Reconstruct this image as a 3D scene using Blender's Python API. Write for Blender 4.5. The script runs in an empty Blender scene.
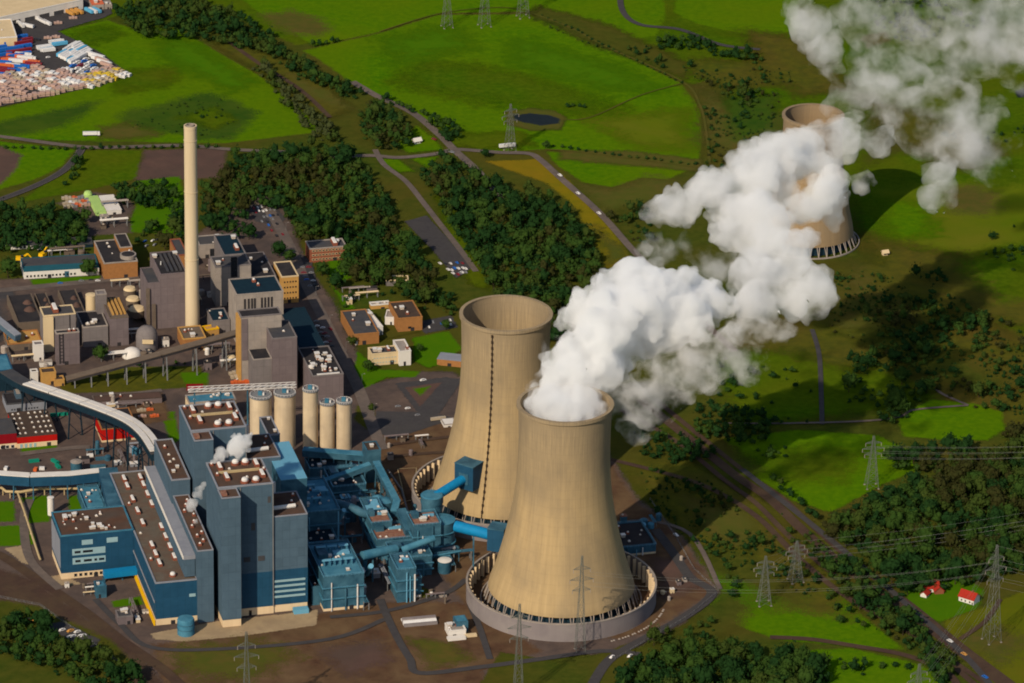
import bpy, bmesh, math, random
import numpy as np
from mathutils import Vector, Matrix, noise as mnoise
random.seed(7)
scene = bpy.context.scene
COL = scene.collection
R = math.radians
# ---------------------------------------------------------------- camera
W_, H_ = 1024, 683
FPX = 5000.0
CAM_H = 1690.0
PITCH, ROLL = R(23.7), 0.017
_F = Vector((0, math.cos(PITCH), -math.sin(PITCH)))
_R0 = Vector((1, 0, 0)); _U0 = Vector((0, math.sin(PITCH), math.cos(PITCH)))
_RT = (_R0*math.cos(ROLL) + _U0*math.sin(ROLL)).normalized()
_UP = (_U0*math.cos(ROLL) - _R0*math.sin(ROLL)).normalized()
CAM = Vector((0, 0, CAM_H))
cam_d = bpy.data.cameras.new('camera'); cam = bpy.data.objects.new('camera', cam_d); COL.objects.link(cam)
cam_d.sensor_width = 36; cam_d.lens = FPX/W_*36; cam_d.clip_start = 10; cam_d.clip_end = 60000
m3 = Matrix((_RT, _UP, -_F)).transposed()
cam.matrix_world = Matrix.Translation(CAM) @ m3.to_4x4()
scene.camera = cam
scene.render.resolution_x, scene.render.resolution_y = W_, H_

def proj(w):
    d = Vector(w) - CAM
    z = d.dot(_F)
    return (W_/2 + FPX*d.dot(_RT)/z, H_/2 - FPX*d.dot(_UP)/z)
def P(px, py, z=0.0):
    "the point at height z seen at pixel px, py"
    d = _F + _RT*((px-W_/2)/FPX) + _UP*((H_/2-py)/FPX)
    return CAM + d*((z-CAM_H)/d.z)
def solve(fn, lo, hi, n=44):
    "root of increasing-or-decreasing fn"
    flo = fn(lo)
    for _ in range(n):
        mid = (lo+hi)/2
        if (fn(mid) > 0) == (flo > 0): lo = mid
        else: hi = mid
    return (lo+hi)/2
def height_at(px, ptop, pbot):
    "height of a vertical edge with its top at (px, ptop) and foot on the row pbot"
    def f(h):
        w = P(px, ptop, h)
        return proj((w.x, w.y, 0))[1] - pbot
    return solve(f, 0, 400)
def mpp(px, py, z=0):
    return (P(px, py, z)-CAM).dot(_F)/FPX

# ---------------------------------------------------------------- render, light
scene.render.engine = 'CYCLES'
cy = scene.cycles
cy.use_denoising = True
try: cy.denoiser = 'OPENIMAGEDENOISE'
except Exception: pass
cy.max_bounces = 14; cy.diffuse_bounces = 3; cy.glossy_bounces = 2; cy.transmission_bounces = 4
cy.volume_bounces = 12; cy.transparent_max_bounces = 48
cy.filter_width = 1.9
cy.use_adaptive_sampling = True; cy.adaptive_threshold = 0.015
vs = scene.view_settings
vs.view_transform = 'Standard'; vs.look = 'None'; vs.gamma = 1; vs.use_curve_mapping = False; vs.exposure = 0.06
SUN_AZ, SUN_EL = R(60), R(35)          # direction in which shadows fall (from +x towards +y), elevation
world = bpy.data.worlds.new('World'); scene.world = world; world.use_nodes = True
nt = world.node_tree; bg = nt.nodes['Background']
sky = nt.nodes.new('ShaderNodeTexSky'); sky.sky_type = 'NISHITA'; sky.sun_disc = False
sky.sun_elevation = SUN_EL
to_sun = Vector((-math.cos(SUN_AZ)*math.cos(SUN_EL), -math.sin(SUN_AZ)*math.cos(SUN_EL), math.sin(SUN_EL)))
sky.sun_rotation = math.atan2(to_sun.x, to_sun.y)
nt.links.new(sky.outputs[0], bg.inputs[0]); bg.inputs[1].default_value = 0.095
sd = bpy.data.lights.new('sun', 'SUN'); so = bpy.data.objects.new('sun', sd); COL.objects.link(so)
sd.energy = 4.1; sd.angle = R(0.53); sd.color = (1.0, 0.86, 0.66)
so.rotation_euler = to_sun.to_track_quat('Z', 'Y').to_euler(); so.location = (0, 3000, 900)
# ---------------------------------------------------------------- materials
MATS = {}
def mat(name, col, col2=None, scale=.15, rough=.85, mode='noise', col3=None, scale2=.02, mix=.5, spec=.0, bump=0.0, metal=0.0, contrast=(.3, .7)):
    """procedural material on world position: col..col2 by fine noise, col3 added by broad noise; mode streak stretches the noise down walls, wave adds ribs"""
    if name in MATS: return MATS[name]
    m = bpy.data.materials.new(name); m.use_nodes = True; t = m.node_tree; N, L = t.nodes, t.links
    b = N['Principled BSDF']; b.inputs['Roughness'].default_value = rough; b.inputs['Specular IOR Level'].default_value = spec
    b.inputs['Metallic'].default_value = metal
    col2 = col2 or tuple(c*.7 for c in col)
    g = N.new('ShaderNodeNewGeometry'); mp = N.new('ShaderNodeMapping'); L.new(g.outputs['Position'], mp.inputs['Vector'])
    if mode == 'streak': mp.inputs['Scale'].default_value = (1, 1, .07)
    n = N.new('ShaderNodeTexNoise'); n.inputs['Scale'].default_value = scale; n.inputs['Detail'].default_value = 6; n.inputs['Roughness'].default_value = .65
    L.new(mp.outputs[0], n.inputs['Vector'])
    mr = N.new('ShaderNodeMapRange'); mr.inputs[1].default_value, mr.inputs[2].default_value = contrast
    L.new(n.outputs['Fac'], mr.inputs[0])
    mx = N.new('ShaderNodeMix'); mx.data_type = 'RGBA'
    mx.inputs[6].default_value = (*col, 1); mx.inputs[7].default_value = (*col2, 1); L.new(mr.outputs[0], mx.inputs[0])
    out = mx.outputs[2]
    if col3:
        n2 = N.new('ShaderNodeTexNoise'); n2.inputs['Scale'].default_value = scale2; n2.inputs['Detail'].default_value = 4; n2.inputs['Roughness'].default_value = .6
        n2.inputs['Distortion'].default_value = .4
        L.new(g.outputs['Position'], n2.inputs['Vector'])
        r2 = N.new('ShaderNodeMapRange'); r2.inputs[1].default_value, r2.inputs[2].default_value = .5-mix*.3, .5+mix*.3+.05; L.new(n2.outputs['Fac'], r2.inputs[0])
        m2 = N.new('ShaderNodeMix'); m2.data_type = 'RGBA'; m2.inputs[7].default_value = (*col3, 1)
        L.new(out, m2.inputs[6]); ml = N.new('ShaderNodeMath'); ml.operation = 'MULTIPLY'; ml.inputs[1].default_value = mix*1.2; ml.use_clamp = True
        L.new(r2.outputs[0], ml.inputs[0]); L.new(ml.outputs[0], m2.inputs[0]); out = m2.outputs[2]
    if mode == 'panel':
        # cladding joints in the part's own axes
        tc = N.new('ShaderNodeTexCoord'); sx = N.new('ShaderNodeSeparateXYZ'); L.new(tc.outputs['Object'], sx.inputs[0])
        ad = N.new('ShaderNodeMath'); L.new(sx.outputs['X'], ad.inputs[0]); L.new(sx.outputs['Y'], ad.inputs[1])
        last = None
        for src, size, wdt in ((ad.outputs[0], 5.5, .09), (sx.outputs['Z'], 7.5, .07)):
            k = N.new('ShaderNodeMath'); k.operation = 'MULTIPLY'; k.inputs[1].default_value = 1/size; L.new(src, k.inputs[0])
            fr = N.new('ShaderNodeMath'); fr.operation = 'FRACT'; L.new(k.outputs[0], fr.inputs[0])
            lt = N.new('ShaderNodeMath'); lt.operation = 'LESS_THAN'; lt.inputs[1].default_value = wdt; L.new(fr.outputs[0], lt.inputs[0])
            if last is None: last = lt.outputs[0]
            else:
                mxm = N.new('ShaderNodeMath'); mxm.operation = 'MAXIMUM'; L.new(last, mxm.inputs[0]); L.new(lt.outputs[0], mxm.inputs[1]); last = mxm.outputs[0]
        # every panel has its own slight tone
        fl = N.new('ShaderNodeVectorMath'); fl.operation = 'SNAP'; fl.inputs[1].default_value = (5.5, 5.5, 7.5); L.new(tc.outputs['Object'], fl.inputs[0])
        wn = N.new('ShaderNodeTexWhiteNoise'); L.new(fl.outputs[0], wn.inputs['Vector'])
        ton = N.new('ShaderNodeMapRange'); ton.inputs[3].default_value = .93; ton.inputs[4].default_value = 1.06; L.new(wn.outputs['Value'], ton.inputs[0])
        jm = N.new('ShaderNodeMath'); jm.operation = 'MULTIPLY_ADD'; jm.inputs[1].default_value = -.10; L.new(last, jm.inputs[0]); L.new(ton.outputs[0], jm.inputs[2])
        vm = N.new('ShaderNodeVectorMath'); vm.operation = 'SCALE'; L.new(out, vm.inputs[0]); L.new(jm.outputs[0], vm.inputs['Scale']); out = vm.outputs[0]
    L.new(out, b.inputs['Base Color'])
    if bump:
        bp = N.new('ShaderNodeBump'); bp.inputs['Strength'].default_value = bump; bp.inputs['Distance'].default_value = 1.0
        L.new(n.outputs['Fac'], bp.inputs['Height']); L.new(bp.outputs[0], b.inputs['Normal'])
    MATS[name] = m; return m
M = {}
def D(k, *a, **kw): M[k] = mat(k, *a, **kw)
# ground
D('bright_grass', (.040,.120,.002), (.070,.156,.002), scale=.16, col3=(.095,.140,.003), scale2=.006, mix=.6, contrast=(.38, .62))
D('mid_grass', (.030,.082,.002), (.056,.112,.003), scale=.16, col3=(.088,.088,.005), scale2=.008, mix=.6, contrast=(.38, .62))
D('lawn', (.046,.128,.003), (.060,.134,.003), scale=.1)
D('yellow_grass', (.165,.140,.006), (.125,.122,.006), scale=.08, col3=(.210,.118,.010), scale2=.010, mix=.5, contrast=(.38, .62))
D('olive_grass', (.078,.085,.008), (.046,.062,.008), scale=.10, col3=(.095,.060,.014), scale2=.011, mix=.6, contrast=(.38, .62))
D('rough_grass', (.028,.054,.006), (.054,.072,.009), scale=.11, col3=(.085,.062,.012), scale2=.009, mix=.7, contrast=(.38, .62))
D('grass_patch', (.020,.058,.006), (.034,.066,.008), scale=.10, col3=(.060,.095,.008), scale2=.02, mix=.6, contrast=(.38, .62))
D('brown_grass', (.095,.072,.018), (.070,.070,.014), scale=.08, col3=(.060,.085,.010), scale2=.014, mix=.5, contrast=(.38, .62))
D('yard_earth', (.088,.044,.028), (.048,.026,.018), scale=.09, col3=(.150,.098,.052), scale2=.04, mix=.8)
D('plant_ground', (.150,.104,.082), (.092,.066,.056), scale=.12, col3=(.050,.042,.042), scale2=.03, mix=.7)
D('pink_earth', (.110,.066,.052), (.085,.050,.044), scale=.06, col3=(.065,.050,.040), scale2=.03, mix=.5)
D('asphalt', (.062,.058,.060), (.046,.043,.046), scale=.2, col3=(.065,.060,.058), scale2=.05, mix=.4)
D('pale_road', (.165,.128,.108), (.120,.096,.084), scale=.2, col3=(.070,.062,.060), scale2=.05, mix=.5)
D('ballast', (.070,.042,.032), (.050,.032,.027), scale=.15, col3=(.100,.072,.040), scale2=.03, mix=.4)
D('concrete_apron', (.36,.27,.16), (.29,.21,.13), scale=.1, col3=(.2,.15,.1), scale2=.05, mix=.35)
D('water', (.006,.009,.010), (.009,.012,.012), rough=.5, spec=.08)
D('white_paint', (.7,.68,.64))
# buildings
D('blue_clad', (.014,.064,.122), (.010,.052,.102), scale=.15, mode='panel', rough=.6, spec=.15)
D('grey_clad', (.072,.116,.158), (.060,.098,.136), scale=.15, mode='panel', rough=.6)
D('pale_clad', (.24,.25,.28), (.19,.20,.235), scale=.15, mode='streak', rough=.55)
D('ice_clad', (.13,.33,.46), (.11,.29,.42), scale=.1, rough=.6)
D('blue_roof', (.045,.160,.240), (.032,.120,.190), scale=.15, rough=.6, col3=(.10,.26,.34), scale2=.1, mix=.4)
D('cyan_pipe', (.006,.190,.40), (.006,.155,.33), scale=.3, rough=.6, spec=.1)
D('plant_blue', (.022,.078,.122), (.014,.052,.086), scale=.25, rough=.6, col3=(.075,.19,.26), scale2=.09, mix=.5, spec=.15)
D('plant_dark', (.012,.030,.045), (.010,.022,.035), scale=.25)
D('base_wall', (.68,.52,.33), (.60,.45,.28), scale=.2, mode='streak')
D('brown_roof', (.110,.056,.036), (.070,.036,.026), scale=.14, col3=(.075,.066,.058), scale2=.05, mix=.7)
D('gravel_roof', (.125,.108,.086), (.092,.078,.064), scale=.2, col3=(.12,.06,.04), scale2=.08, mix=.5)
D('red_gravel', (.26,.10,.07), (.12,.06,.045), scale=.5, col3=(.3,.2,.14), scale2=.35, mix=.5)
D('dark_roof', (.030,.028,.032), (.022,.022,.026), scale=.2, col3=(.055,.048,.046), scale2=.06, mix=.5)
D('slate_roof', (.060,.062,.070), (.045,.047,.055), scale=.2, col3=(.085,.075,.068), scale2=.06, mix=.5)
D('brownish_roof', (.085,.058,.044), (.060,.042,.034), scale=.2, col3=(.04,.034,.032), scale2=.08, mix=.5)
D('grey_wall', (.185,.162,.158), (.150,.132,.130), scale=.12, mode='panel')
D('mauve_wall', (.165,.132,.134), (.135,.108,.112), scale=.12, mode='panel')
D('pale_wall', (.34,.29,.25), (.27,.23,.20), scale=.12, mode='panel', col3=(.2,.18,.17), scale2=.08, mix=.35)
D('cream_wall', (.62,.48,.29), (.52,.40,.24), scale=.12, mode='streak')
D('white_wall', (.66,.62,.57), (.58,.54,.50), scale=.12, mode='streak')
D('orange_brick', (.34,.155,.055), (.26,.120,.045), scale=.4)
D('ochre_wall', (.48,.27,.08), (.40,.22,.07), scale=.3)
D('red_brick', (.26,.085,.045), (.20,.066,.040), scale=.5)
D('red_clad', (.42,.012,.008), (.36,.010,.008), scale=.2, mode='streak', rough=.6)
D('crimson_clad', (.22,.008,.014), (.18,.007,.012), scale=.2, mode='streak', rough=.6)
D('glass', (.012,.014,.018), (.016,.019,.024), rough=.15, spec=.6)
D('pale_strip', (.27,.40,.43), (.23,.35,.39), rough=.4)
D('silo_concrete', (.62,.50,.34), (.46,.36,.24), scale=.16, mode='streak', col3=(.34,.27,.2), scale2=.07, mix=.4)
D('vent_metal', (.52,.44,.36), (.42,.35,.29), rough=.6)
D('rust', (.26,.085,.05), (.17,.06,.04), scale=.5)
D('pipe_white', (.66,.63,.60), (.55,.53,.51), rough=.5)
D('pipe_beige', (.45,.34,.18), (.36,.27,.15), rough=.6)
D('steel', (.20,.20,.20), (.15,.15,.155), rough=.5)
D('pylon_steel', (.135,.145,.130), (.105,.112,.102), rough=.6)
D('cable', (.24,.24,.22), (.22,.22,.20), rough=.6)
D('belt_brown', (.15,.115,.088), (.11,.085,.066), scale=.2)
D('stack_concrete', (.60,.485,.32), (.50,.40,.26), scale=.12, mode='streak')
D('yellow_paint', (.75,.42,.01), (.68,.38,.01), rough=.5)
D('green_paint', (.01,.22,.15), (.01,.18,.12), rough=.5)
D('teal_roof', (.022,.10,.13), (.018,.08,.105), rough=.6)
D('lime_paint', (.36,.52,.16), (.3,.45,.14), rough=.6)
D('tile_red', (.34,.030,.018), (.27,.024,.015), scale=.4)
D('bark', (.05,.035,.024), (.035,.025,.018), scale=.5)
for k, c in dict(white=(.70,.68,.66), pink=(.46,.30,.24), blue=(.010,.12,.46), sky=(.10,.38,.60), red=(.20,.012,.02), orange=(.60,.12,.03), amber=(.55,.27,.06), tan=(.42,.34,.24), black=(.02,.02,.024), grey=(.2,.2,.21), yellow=(.6,.42,.03)).items():
    D('paint_'+k, c, tuple(x*.85 for x in c), scale=.6, rough=.5, spec=.3)
# ---------------------------------------------------------------- tagging, mesh building
def tag(o, label=None, cat=None, group=None, kind=None):
    if label: o['label'] = label
    if cat: o['category'] = cat
    if group: o['group'] = group
    if kind: o['kind'] = kind
    return o
def empty(name, loc, rz=0.0, parent=None):
    o = bpy.data.objects.new(name, None); COL.objects.link(o); o.location = loc; o.rotation_euler = (0, 0, rz)
    o.empty_display_size = 2
    if parent: o.parent = parent
    return o
class MB:
    "collects shapes that belong to ONE mesh"
    def __init__(s): s.v, s.f, s.m, s.mats, s.sm = [], [], [], [], False
    def _mi(s, m):
        m = M[m] if isinstance(m, str) else m
        if m not in s.mats: s.mats.append(m)
        return s.mats.index(m)
    def add(s, vs, fs, m):
        n = len(s.v); s.v += [tuple(x) for x in vs]; i = s._mi(m)
        for f in fs: s.f.append(tuple(n+k for k in f)); s.m.append(i)
        return s
    def box(s, x0, x1, y0, y1, z0, z1, m, taper=0.0):
        t = taper
        vs = [(x0,y0,z0),(x1,y0,z0),(x1,y1,z0),(x0,y1,z0),(x0+t,y0+t,z1),(x1-t,y0+t,z1),(x1-t,y1-t,z1),(x0+t,y1-t,z1)]
        return s.add(vs, [(3,2,1,0),(4,5,6,7),(0,1,5,4),(1,2,6,5),(2,3,7,6),(3,0,4,7)], m)
    def lathe(s, prof, m, seg=24, c=(0,0), cap=True, closed=False):
        vs, fs, n = [], [], len(prof)
        for (r, z) in prof:
            for k in range(seg):
                a = 2*math.pi*k/seg; vs.append((c[0]+r*math.cos(a), c[1]+r*math.sin(a), z))
        for i in range(n-1 if not closed else n):
            j = (i+1) % n
            for k in range(seg):
                l = (k+1) % seg; fs.append((i*seg+k, i*seg+l, j*seg+l, j*seg+k))
        if cap and not closed: fs += [tuple(range(seg))[::-1], tuple((n-1)*seg+k for k in range(seg))]
        return s.add(vs, fs, m)
    def bar(s, p, q, w, h, m):
        "square bar from p to q"
        p, q = Vector(p), Vector(q); d = (q-p)
        if d.length < 1e-6: return s
        d.normalize(); a = d.cross(Vector((0,0,1)))
        if a.length < 1e-3: a = Vector((1,0,0))
        a.normalize(); b = a.cross(d); a *= w/2; b *= h/2
        vs = [p-a-b, p+a-b, p+a+b, p-a+b, q-a-b, q+a-b, q+a+b, q-a+b]
        return s.add(vs, [(3,2,1,0),(4,5,6,7),(0,1,5,4),(1,2,6,5),(2,3,7,6),(3,0,4,7)], m)
    def tube(s, pts, r, m, seg=10):
        pts = [Vector(p) for p in pts]; vs, fs = [], []
        for i, p in enumerate(pts):
            d = (pts[min(i+1, len(pts)-1)]-pts[max(i-1, 0)]).normalized()
            a = d.cross(Vector((0,0,1))); a = a.normalized() if a.length > 1e-3 else Vector((1,0,0)); b = a.cross(d)
            for k in range(seg):
                t = 2*math.pi*k/seg; vs.append(p+a*(r*math.cos(t))+b*(r*math.sin(t)))
        for i in range(len(pts)-1):
            for k in range(seg):
                l = (k+1) % seg; fs.append((i*seg+k, i*seg+l, (i+1)*seg+l, (i+1)*seg+k))
        fs += [tuple(range(seg))[::-1], tuple((len(pts)-1)*seg+k for k in range(seg))]
        return s.add(vs, fs, m)
    def build(s, name, parent=None, smooth=False, loc=None, rz=0):
        me = bpy.data.meshes.new(name); me.from_pydata(s.v, [], s.f)
        for m in s.mats: me.materials.append(m)
        me.polygons.foreach_set('material_index', s.m)
        if smooth: me.polygons.foreach_set('use_smooth', [True]*len(s.f))
        me.update()
        o = bpy.data.objects.new(name, me); COL.objects.link(o)
        if parent: o.parent = parent
        if loc is not None: o.location = loc; o.rotation_euler = (0, 0, rz)
        return o
def smooth_angle(o, deg=40):
    me = o.data; me.polygons.foreach_set('use_smooth', [True]*len(me.polygons))
    bm = bmesh.new(); bm.from_mesh(me)
    for e in bm.edges:
        e.smooth = len(e.link_faces) == 2 and e.calc_face_angle(0) < R(deg)
    bm.to_mesh(me); bm.free()
def copy_tree(o, parent=None):
    c = o.copy(); COL.objects.link(c)
    if parent: c.parent = parent
    for ch in list(o.children): copy_tree(ch, c)
    return c
def mesh_np(name, V, F):
    me = bpy.data.meshes.new(name)
    me.vertices.add(len(V)); me.vertices.foreach_set('co', np.asarray(V, np.float32).ravel())
    F = np.asarray(F, np.int32); k = F.shape[1]
    me.loops.add(F.size); me.loops.foreach_set('vertex_index', F.ravel())
    me.polygons.add(len(F)); me.polygons.foreach_set('loop_start', np.arange(0, F.size, k, dtype=np.int32))
    me.update(calc_edges=True); me.validate()
    return me
# ---------------------------------------------------------------- ground sheets
rs = random.Random(11)
def densify(pts, step, amp, seed=0, close=True):
    out = []; n = len(pts)
    for i in range(n if close else n-1):
        a, b = pts[i], pts[(i+1) % n]; L = (b-a).length; k = max(1, int(L/step))
        for j in range(k):
            p = a.lerp(b, j/k); q = Vector((p.x*.05, p.y*.05, seed*7.3))
            w = mnoise.noise_vector(q)*amp + mnoise.noise_vector(q*3.1)*amp*.5
            out.append(Vector((p.x+w.x, p.y+w.y, p.z)))
    if not close: out.append(pts[-1])
    return out
def soften(name):
    "copy of a ground material that thins out along the sheet's ragged rim"
    k = name+'_rim'
    if k in MATS: return MATS[k]
    m = M[name].copy(); m.name = k; t = m.node_tree; N, L = t.nodes, t.links; b = N['Principled BSDF']
    at = N.new('ShaderNodeAttribute'); at.attribute_name = 'cover'
    g = N.new('ShaderNodeNewGeometry'); n = N.new('ShaderNodeTexNoise'); n.inputs['Scale'].default_value = .07; n.inputs['Detail'].default_value = 7; n.inputs['Roughness'].default_value = .7
    L.new(g.outputs['Position'], n.inputs['Vector'])
    # speckle: single tufts of the one cover standing among the other
    sn = N.new('ShaderNodeVectorMath'); sn.operation = 'SNAP'; sn.inputs[1].default_value = (.45, .45, 1000); L.new(g.outputs['Position'], sn.inputs[0])
    wn = N.new('ShaderNodeTexWhiteNoise'); wn.noise_dimensions = '2D'; L.new(sn.outputs[0], wn.inputs['Vector'])
    mm = N.new('ShaderNodeMath'); mm.operation = 'MULTIPLY_ADD'; mm.inputs[1].default_value = .5; L.new(wn.outputs['Value'], mm.inputs[0])
    nn = N.new('ShaderNodeMath'); nn.operation = 'MULTIPLY_ADD'; nn.inputs[1].default_value = 1.1; nn.inputs[2].default_value = -.3; L.new(n.outputs['Fac'], nn.inputs[0]); L.new(nn.outputs[0], mm.inputs[2])
    r = N.new('ShaderNodeMath'); r.operation = 'GREATER_THAN'; L.new(at.outputs['Fac'], r.inputs[0]); L.new(mm.outputs[0], r.inputs[1])
    L.new(r.outputs[0], b.inputs['Alpha']); MATS[k] = m; return m
def poly_dist(X, Y, poly):
    "signed distance, inside positive"
    d = np.full(X.shape, 1e9); ins = np.zeros(X.shape, bool); n = len(poly)
    for i in range(n):
        (ax, ay), (bx, by) = poly[i], poly[(i+1) % n]
        ex, ey = bx-ax, by-ay; t = np.clip(((X-ax)*ex+(Y-ay)*ey)/(ex*ex+ey*ey+1e-9), 0, 1)
        d = np.minimum(d, np.hypot(X-ax-t*ex, Y-ay-t*ey))
        c = ((ay > Y) != (by > Y)) & (X < (bx-ax)*(Y-ay)/((by-ay) if abs(by-ay) > 1e-9 else 1e-9)+ax); ins ^= c
    return np.where(ins, d, -d)
def sheet(name, px, z, m, amp=4.0, kind='structure', soft=6.0):
    W = [P(x, y) for x, y in px]; poly = [(p.x, p.y) for p in W]
    x0, x1 = min(p[0] for p in poly)-soft, max(p[0] for p in poly)+soft; y0, y1 = min(p[1] for p in poly)-soft, max(p[1] for p in poly)+soft
    st = max(2.0, min(soft*.8, max(x1-x0, y1-y0)/40.0)); st = max(st, math.sqrt((x1-x0)*(y1-y0)/26000.0))
    nx, ny = int((x1-x0)/st)+2, int((y1-y0)/st)+2
    gx, gy = np.meshgrid(x0+np.arange(nx)*st, y0+np.arange(ny)*st)
    wx = np.sin(gx*.031+gy*.017)*amp*.5+np.sin(gy*.043-gx*.023+1.3)*amp*.5
    a = np.clip(poly_dist(gx+wx, gy+wx[::-1, ::-1]*.6, poly)/(2*soft)+.5, 0, 1)
    idx = np.arange(nx*ny).reshape(ny, nx); q = np.stack([idx[:-1, :-1], idx[:-1, 1:], idx[1:, 1:], idx[1:, :-1]], -1).reshape(-1, 4)
    af = a.ravel(); keep = af[q].max(1) > .01; q = q[keep]; used = np.unique(q); mp = np.zeros(nx*ny, np.int64); mp[used] = np.arange(len(used))
    me = mesh_np(name, np.stack([gx.ravel()[used], gy.ravel()[used], np.full(len(used), z)], 1), mp[q])
    at = me.attributes.new('cover', 'FLOAT', 'POINT'); at.data.foreach_set('value', af[used].astype(np.float32))
    me.materials.append(soften(m) if isinstance(m, str) else m)
    o = bpy.data.objects.new(name, me); COL.objects.link(o); o['kind'] = kind
    return o
def smooth_line(pts, k=5):
    out = []
    for i in range(len(pts)-1):
        p0, p1, p2, p3 = pts[max(i-1, 0)], pts[i], pts[i+1], pts[min(i+2, len(pts)-1)]
        for j in range(k):
            t = j/k
            out.append(.5*((2*p1)+(p2-p0)*t+(2*p0-5*p1+4*p2-p3)*t*t+(3*p1-p0-3*p2+p3)*t**3))
    return out+[pts[-1]]
def ribbon_mesh(mb, pts, w, z, m, off=0.0):
    vs, fs = [], []
    for i, p in enumerate(pts):
        d = (pts[min(i+1, len(pts)-1)]-pts[max(i-1, 0)]); d.z = 0; d.normalize(); n = Vector((-d.y, d.x, 0))
        for s in (off-w/2, off+w/2): vs.append((p.x+n.x*s, p.y+n.y*s, z))
    for i in range(len(pts)-1): fs.append((2*i, 2*i+1, 2*i+3, 2*i+2)[::-1])
    mb.add(vs, fs, m)
def road(name, px, w, z, m, edge=None, centre=False, amp=0.0):
    pts = smooth_line([P(x, y, 0) for x, y in px], 6)
    mb = MB(); ribbon_mesh(mb, pts, w, z, m)
    if edge: ribbon_mesh(mb, pts, .5, z+.004, edge, w/2-.7); ribbon_mesh(mb, pts, .5, z+.004, edge, -w/2+.7)
    if centre:
        for i in range(0, len(pts)-1, 2): ribbon_mesh(mb, pts[i:i+2], .5, z+.004, "white_paint")
    o = mb.build(name); o['kind'] = 'structure'
    return o
# ---------------------------------------------------------------- the land
g = MB(); g.add([(-14000,-4000,0),(14000,-4000,0),(14000,26000,0),(-14000,26000,0)], [(0,1,2,3)], 'rough_grass')
g.build('ground')['kind'] = 'structure'
Z = iter([.005*k for k in range(1, 400)])
M['lime_grass'] = mat('lime_grass', (.088,.122,.004), (.070,.116,.004), scale=.05, col3=(.13,.12,.012), scale2=.008, mix=.5)
M['lime_field'] = mat('lime_field', (.090,.105,.005), (.074,.100,.005), scale=.06, col3=(.14,.10,.012), scale2=.01, mix=.5)
SOFT = dict(field=3.5, grass_patch=13, heath=22, meadow=16, bare_earth=5, gravel_yard=5, plant_yard=4, earth_yard=5, verge=5, lawn=2.5, apron=.8, coal_yard=3, car_park=.8, flower_bed=.8, storage_yard=1.5, pond=2.5)
def S(name, px, m, amp=None, soft=None):
    soft = soft or SOFT[name]; return sheet(name, px, next(Z), m, min(soft*1.2, 14) if amp is None else amp*.6, soft=soft)
S('field', [(-60,-60),(1090,-60),(1090,60),(860,120),(760,70),(690,85),(610,47),(530,12),(445,14),(345,40),(300,46),(190,-5),(40,40),(-60,60)], 'mid_grass')
S('field', [(205,-40),(650,-40),(668,20),(660,35),(606,45),(534,11),(440,13),(380,32),(318,45),(262,13)], 'bright_grass')
S('field', [(262,14),(290,10),(318,18),(332,30),(320,36),(290,33),(268,22)], 'brown_grass', 6, soft=18)
S('field', [(305,51),(345,41),(380,33),(440,15),(528,14),(607,49),(682,83),(700,110),(704,140),(697,164),(640,156),(545,149),(480,152),(446,130),(400,105),(352,82)], 'bright_grass', 3)
S('field', [(52,34),(108,20),(128,27),(145,34),(175,28),(200,42),(257,75),(292,102),(320,132),(225,143),(150,142),(0,139),(-60,138),(-60,113),(0,108),(130,78)], 'bright_grass', 3)
S('grass_patch', [(117,117),(130,109),(150,108),(178,99),(205,92),(235,100),(257,113),(243,128),(232,139),(200,141),(178,134),(150,131),(128,125)], 'grass_patch', 6)  # darker green patch laid over the bright field
S('grass_patch', [(-20,126),(40,113),(98,100),(88,112),(60,128),(20,136),(-20,137)], 'grass_patch', 3)  # darker green wedge at the left end of the field
S('field', [(-60,139),(0,141),(74,150),(62,166),(35,180),(-60,205)], 'bright_grass', 3)
S('bare_earth', [(-40,143),(6,147),(22,156),(17,168),(0,184),(-40,200)], 'pink_earth', 3)
S('field', [(80,150),(140,150),(138,178),(90,190),(20,203),(40,188),(70,170)], 'mid_grass', 3)
S('bare_earth', [(143,150),(228,148),(226,178),(136,181)], 'pink_earth', 3)
S('field', [(136,181),(180,176),(184,235),(130,232)], 'lawn', 3)
S('gravel_yard', [(58,203),(96,192),(126,197),(134,206),(128,218),(134,232),(90,236),(85,215)], 'plant_ground', 4)
S('field', [(487,161),(537,159),(560,174),(600,215),(628,252),(636,262),(609,268),(596,245),(578,208),(543,182)], 'yellow_grass', 4)
S('field', [(546,151),(640,158),(698,166),(668,180),(640,178),(610,187),(580,182),(558,166)], 'bright_grass', 4)
S('field', [(578,186),(612,189),(650,176),(690,184),(676,196),(640,204),(604,212),(590,200)], 'brown_grass', 4, soft=18)
S('field', [(606,215),(640,206),(690,196),(760,200),(760,300),(650,270)], 'rough_grass', 4, soft=16)
S('field', [(683,84),(700,94),(735,112),(780,110),(790,180),(720,175),(702,150),(706,128)], 'olive_grass', 6, soft=16)
S('field', [(735,60),(800,55),(860,95),(870,190),(790,180),(800,140),(730,105)], 'mid_grass', 6, soft=22)
S('field', [(700,-40),(880,-40),(960,0),(1060,40),(1060,140),(960,160),(900,130),(840,90),(760,40),(670,25)], 'mid_grass', 6, soft=22)
S('field', [(675,-20),(800,-20),(800,28),(760,38),(700,24),(674,12)], 'bright_grass', 5)
S('field', [(840,180),(960,130),(1090,140),(1090,250),(960,262),(880,255),(860,230)], 'mid_grass', 8, soft=22)
S('field', [(872,190),(950,180),(1060,190),(1060,236),(960,254),(890,246)], 'lime_grass', 8, soft=22)
S('field', [(945,188),(975,184),(998,192),(1002,208),(985,216),(955,212)], 'brown_grass', 6, soft=18)
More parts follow.
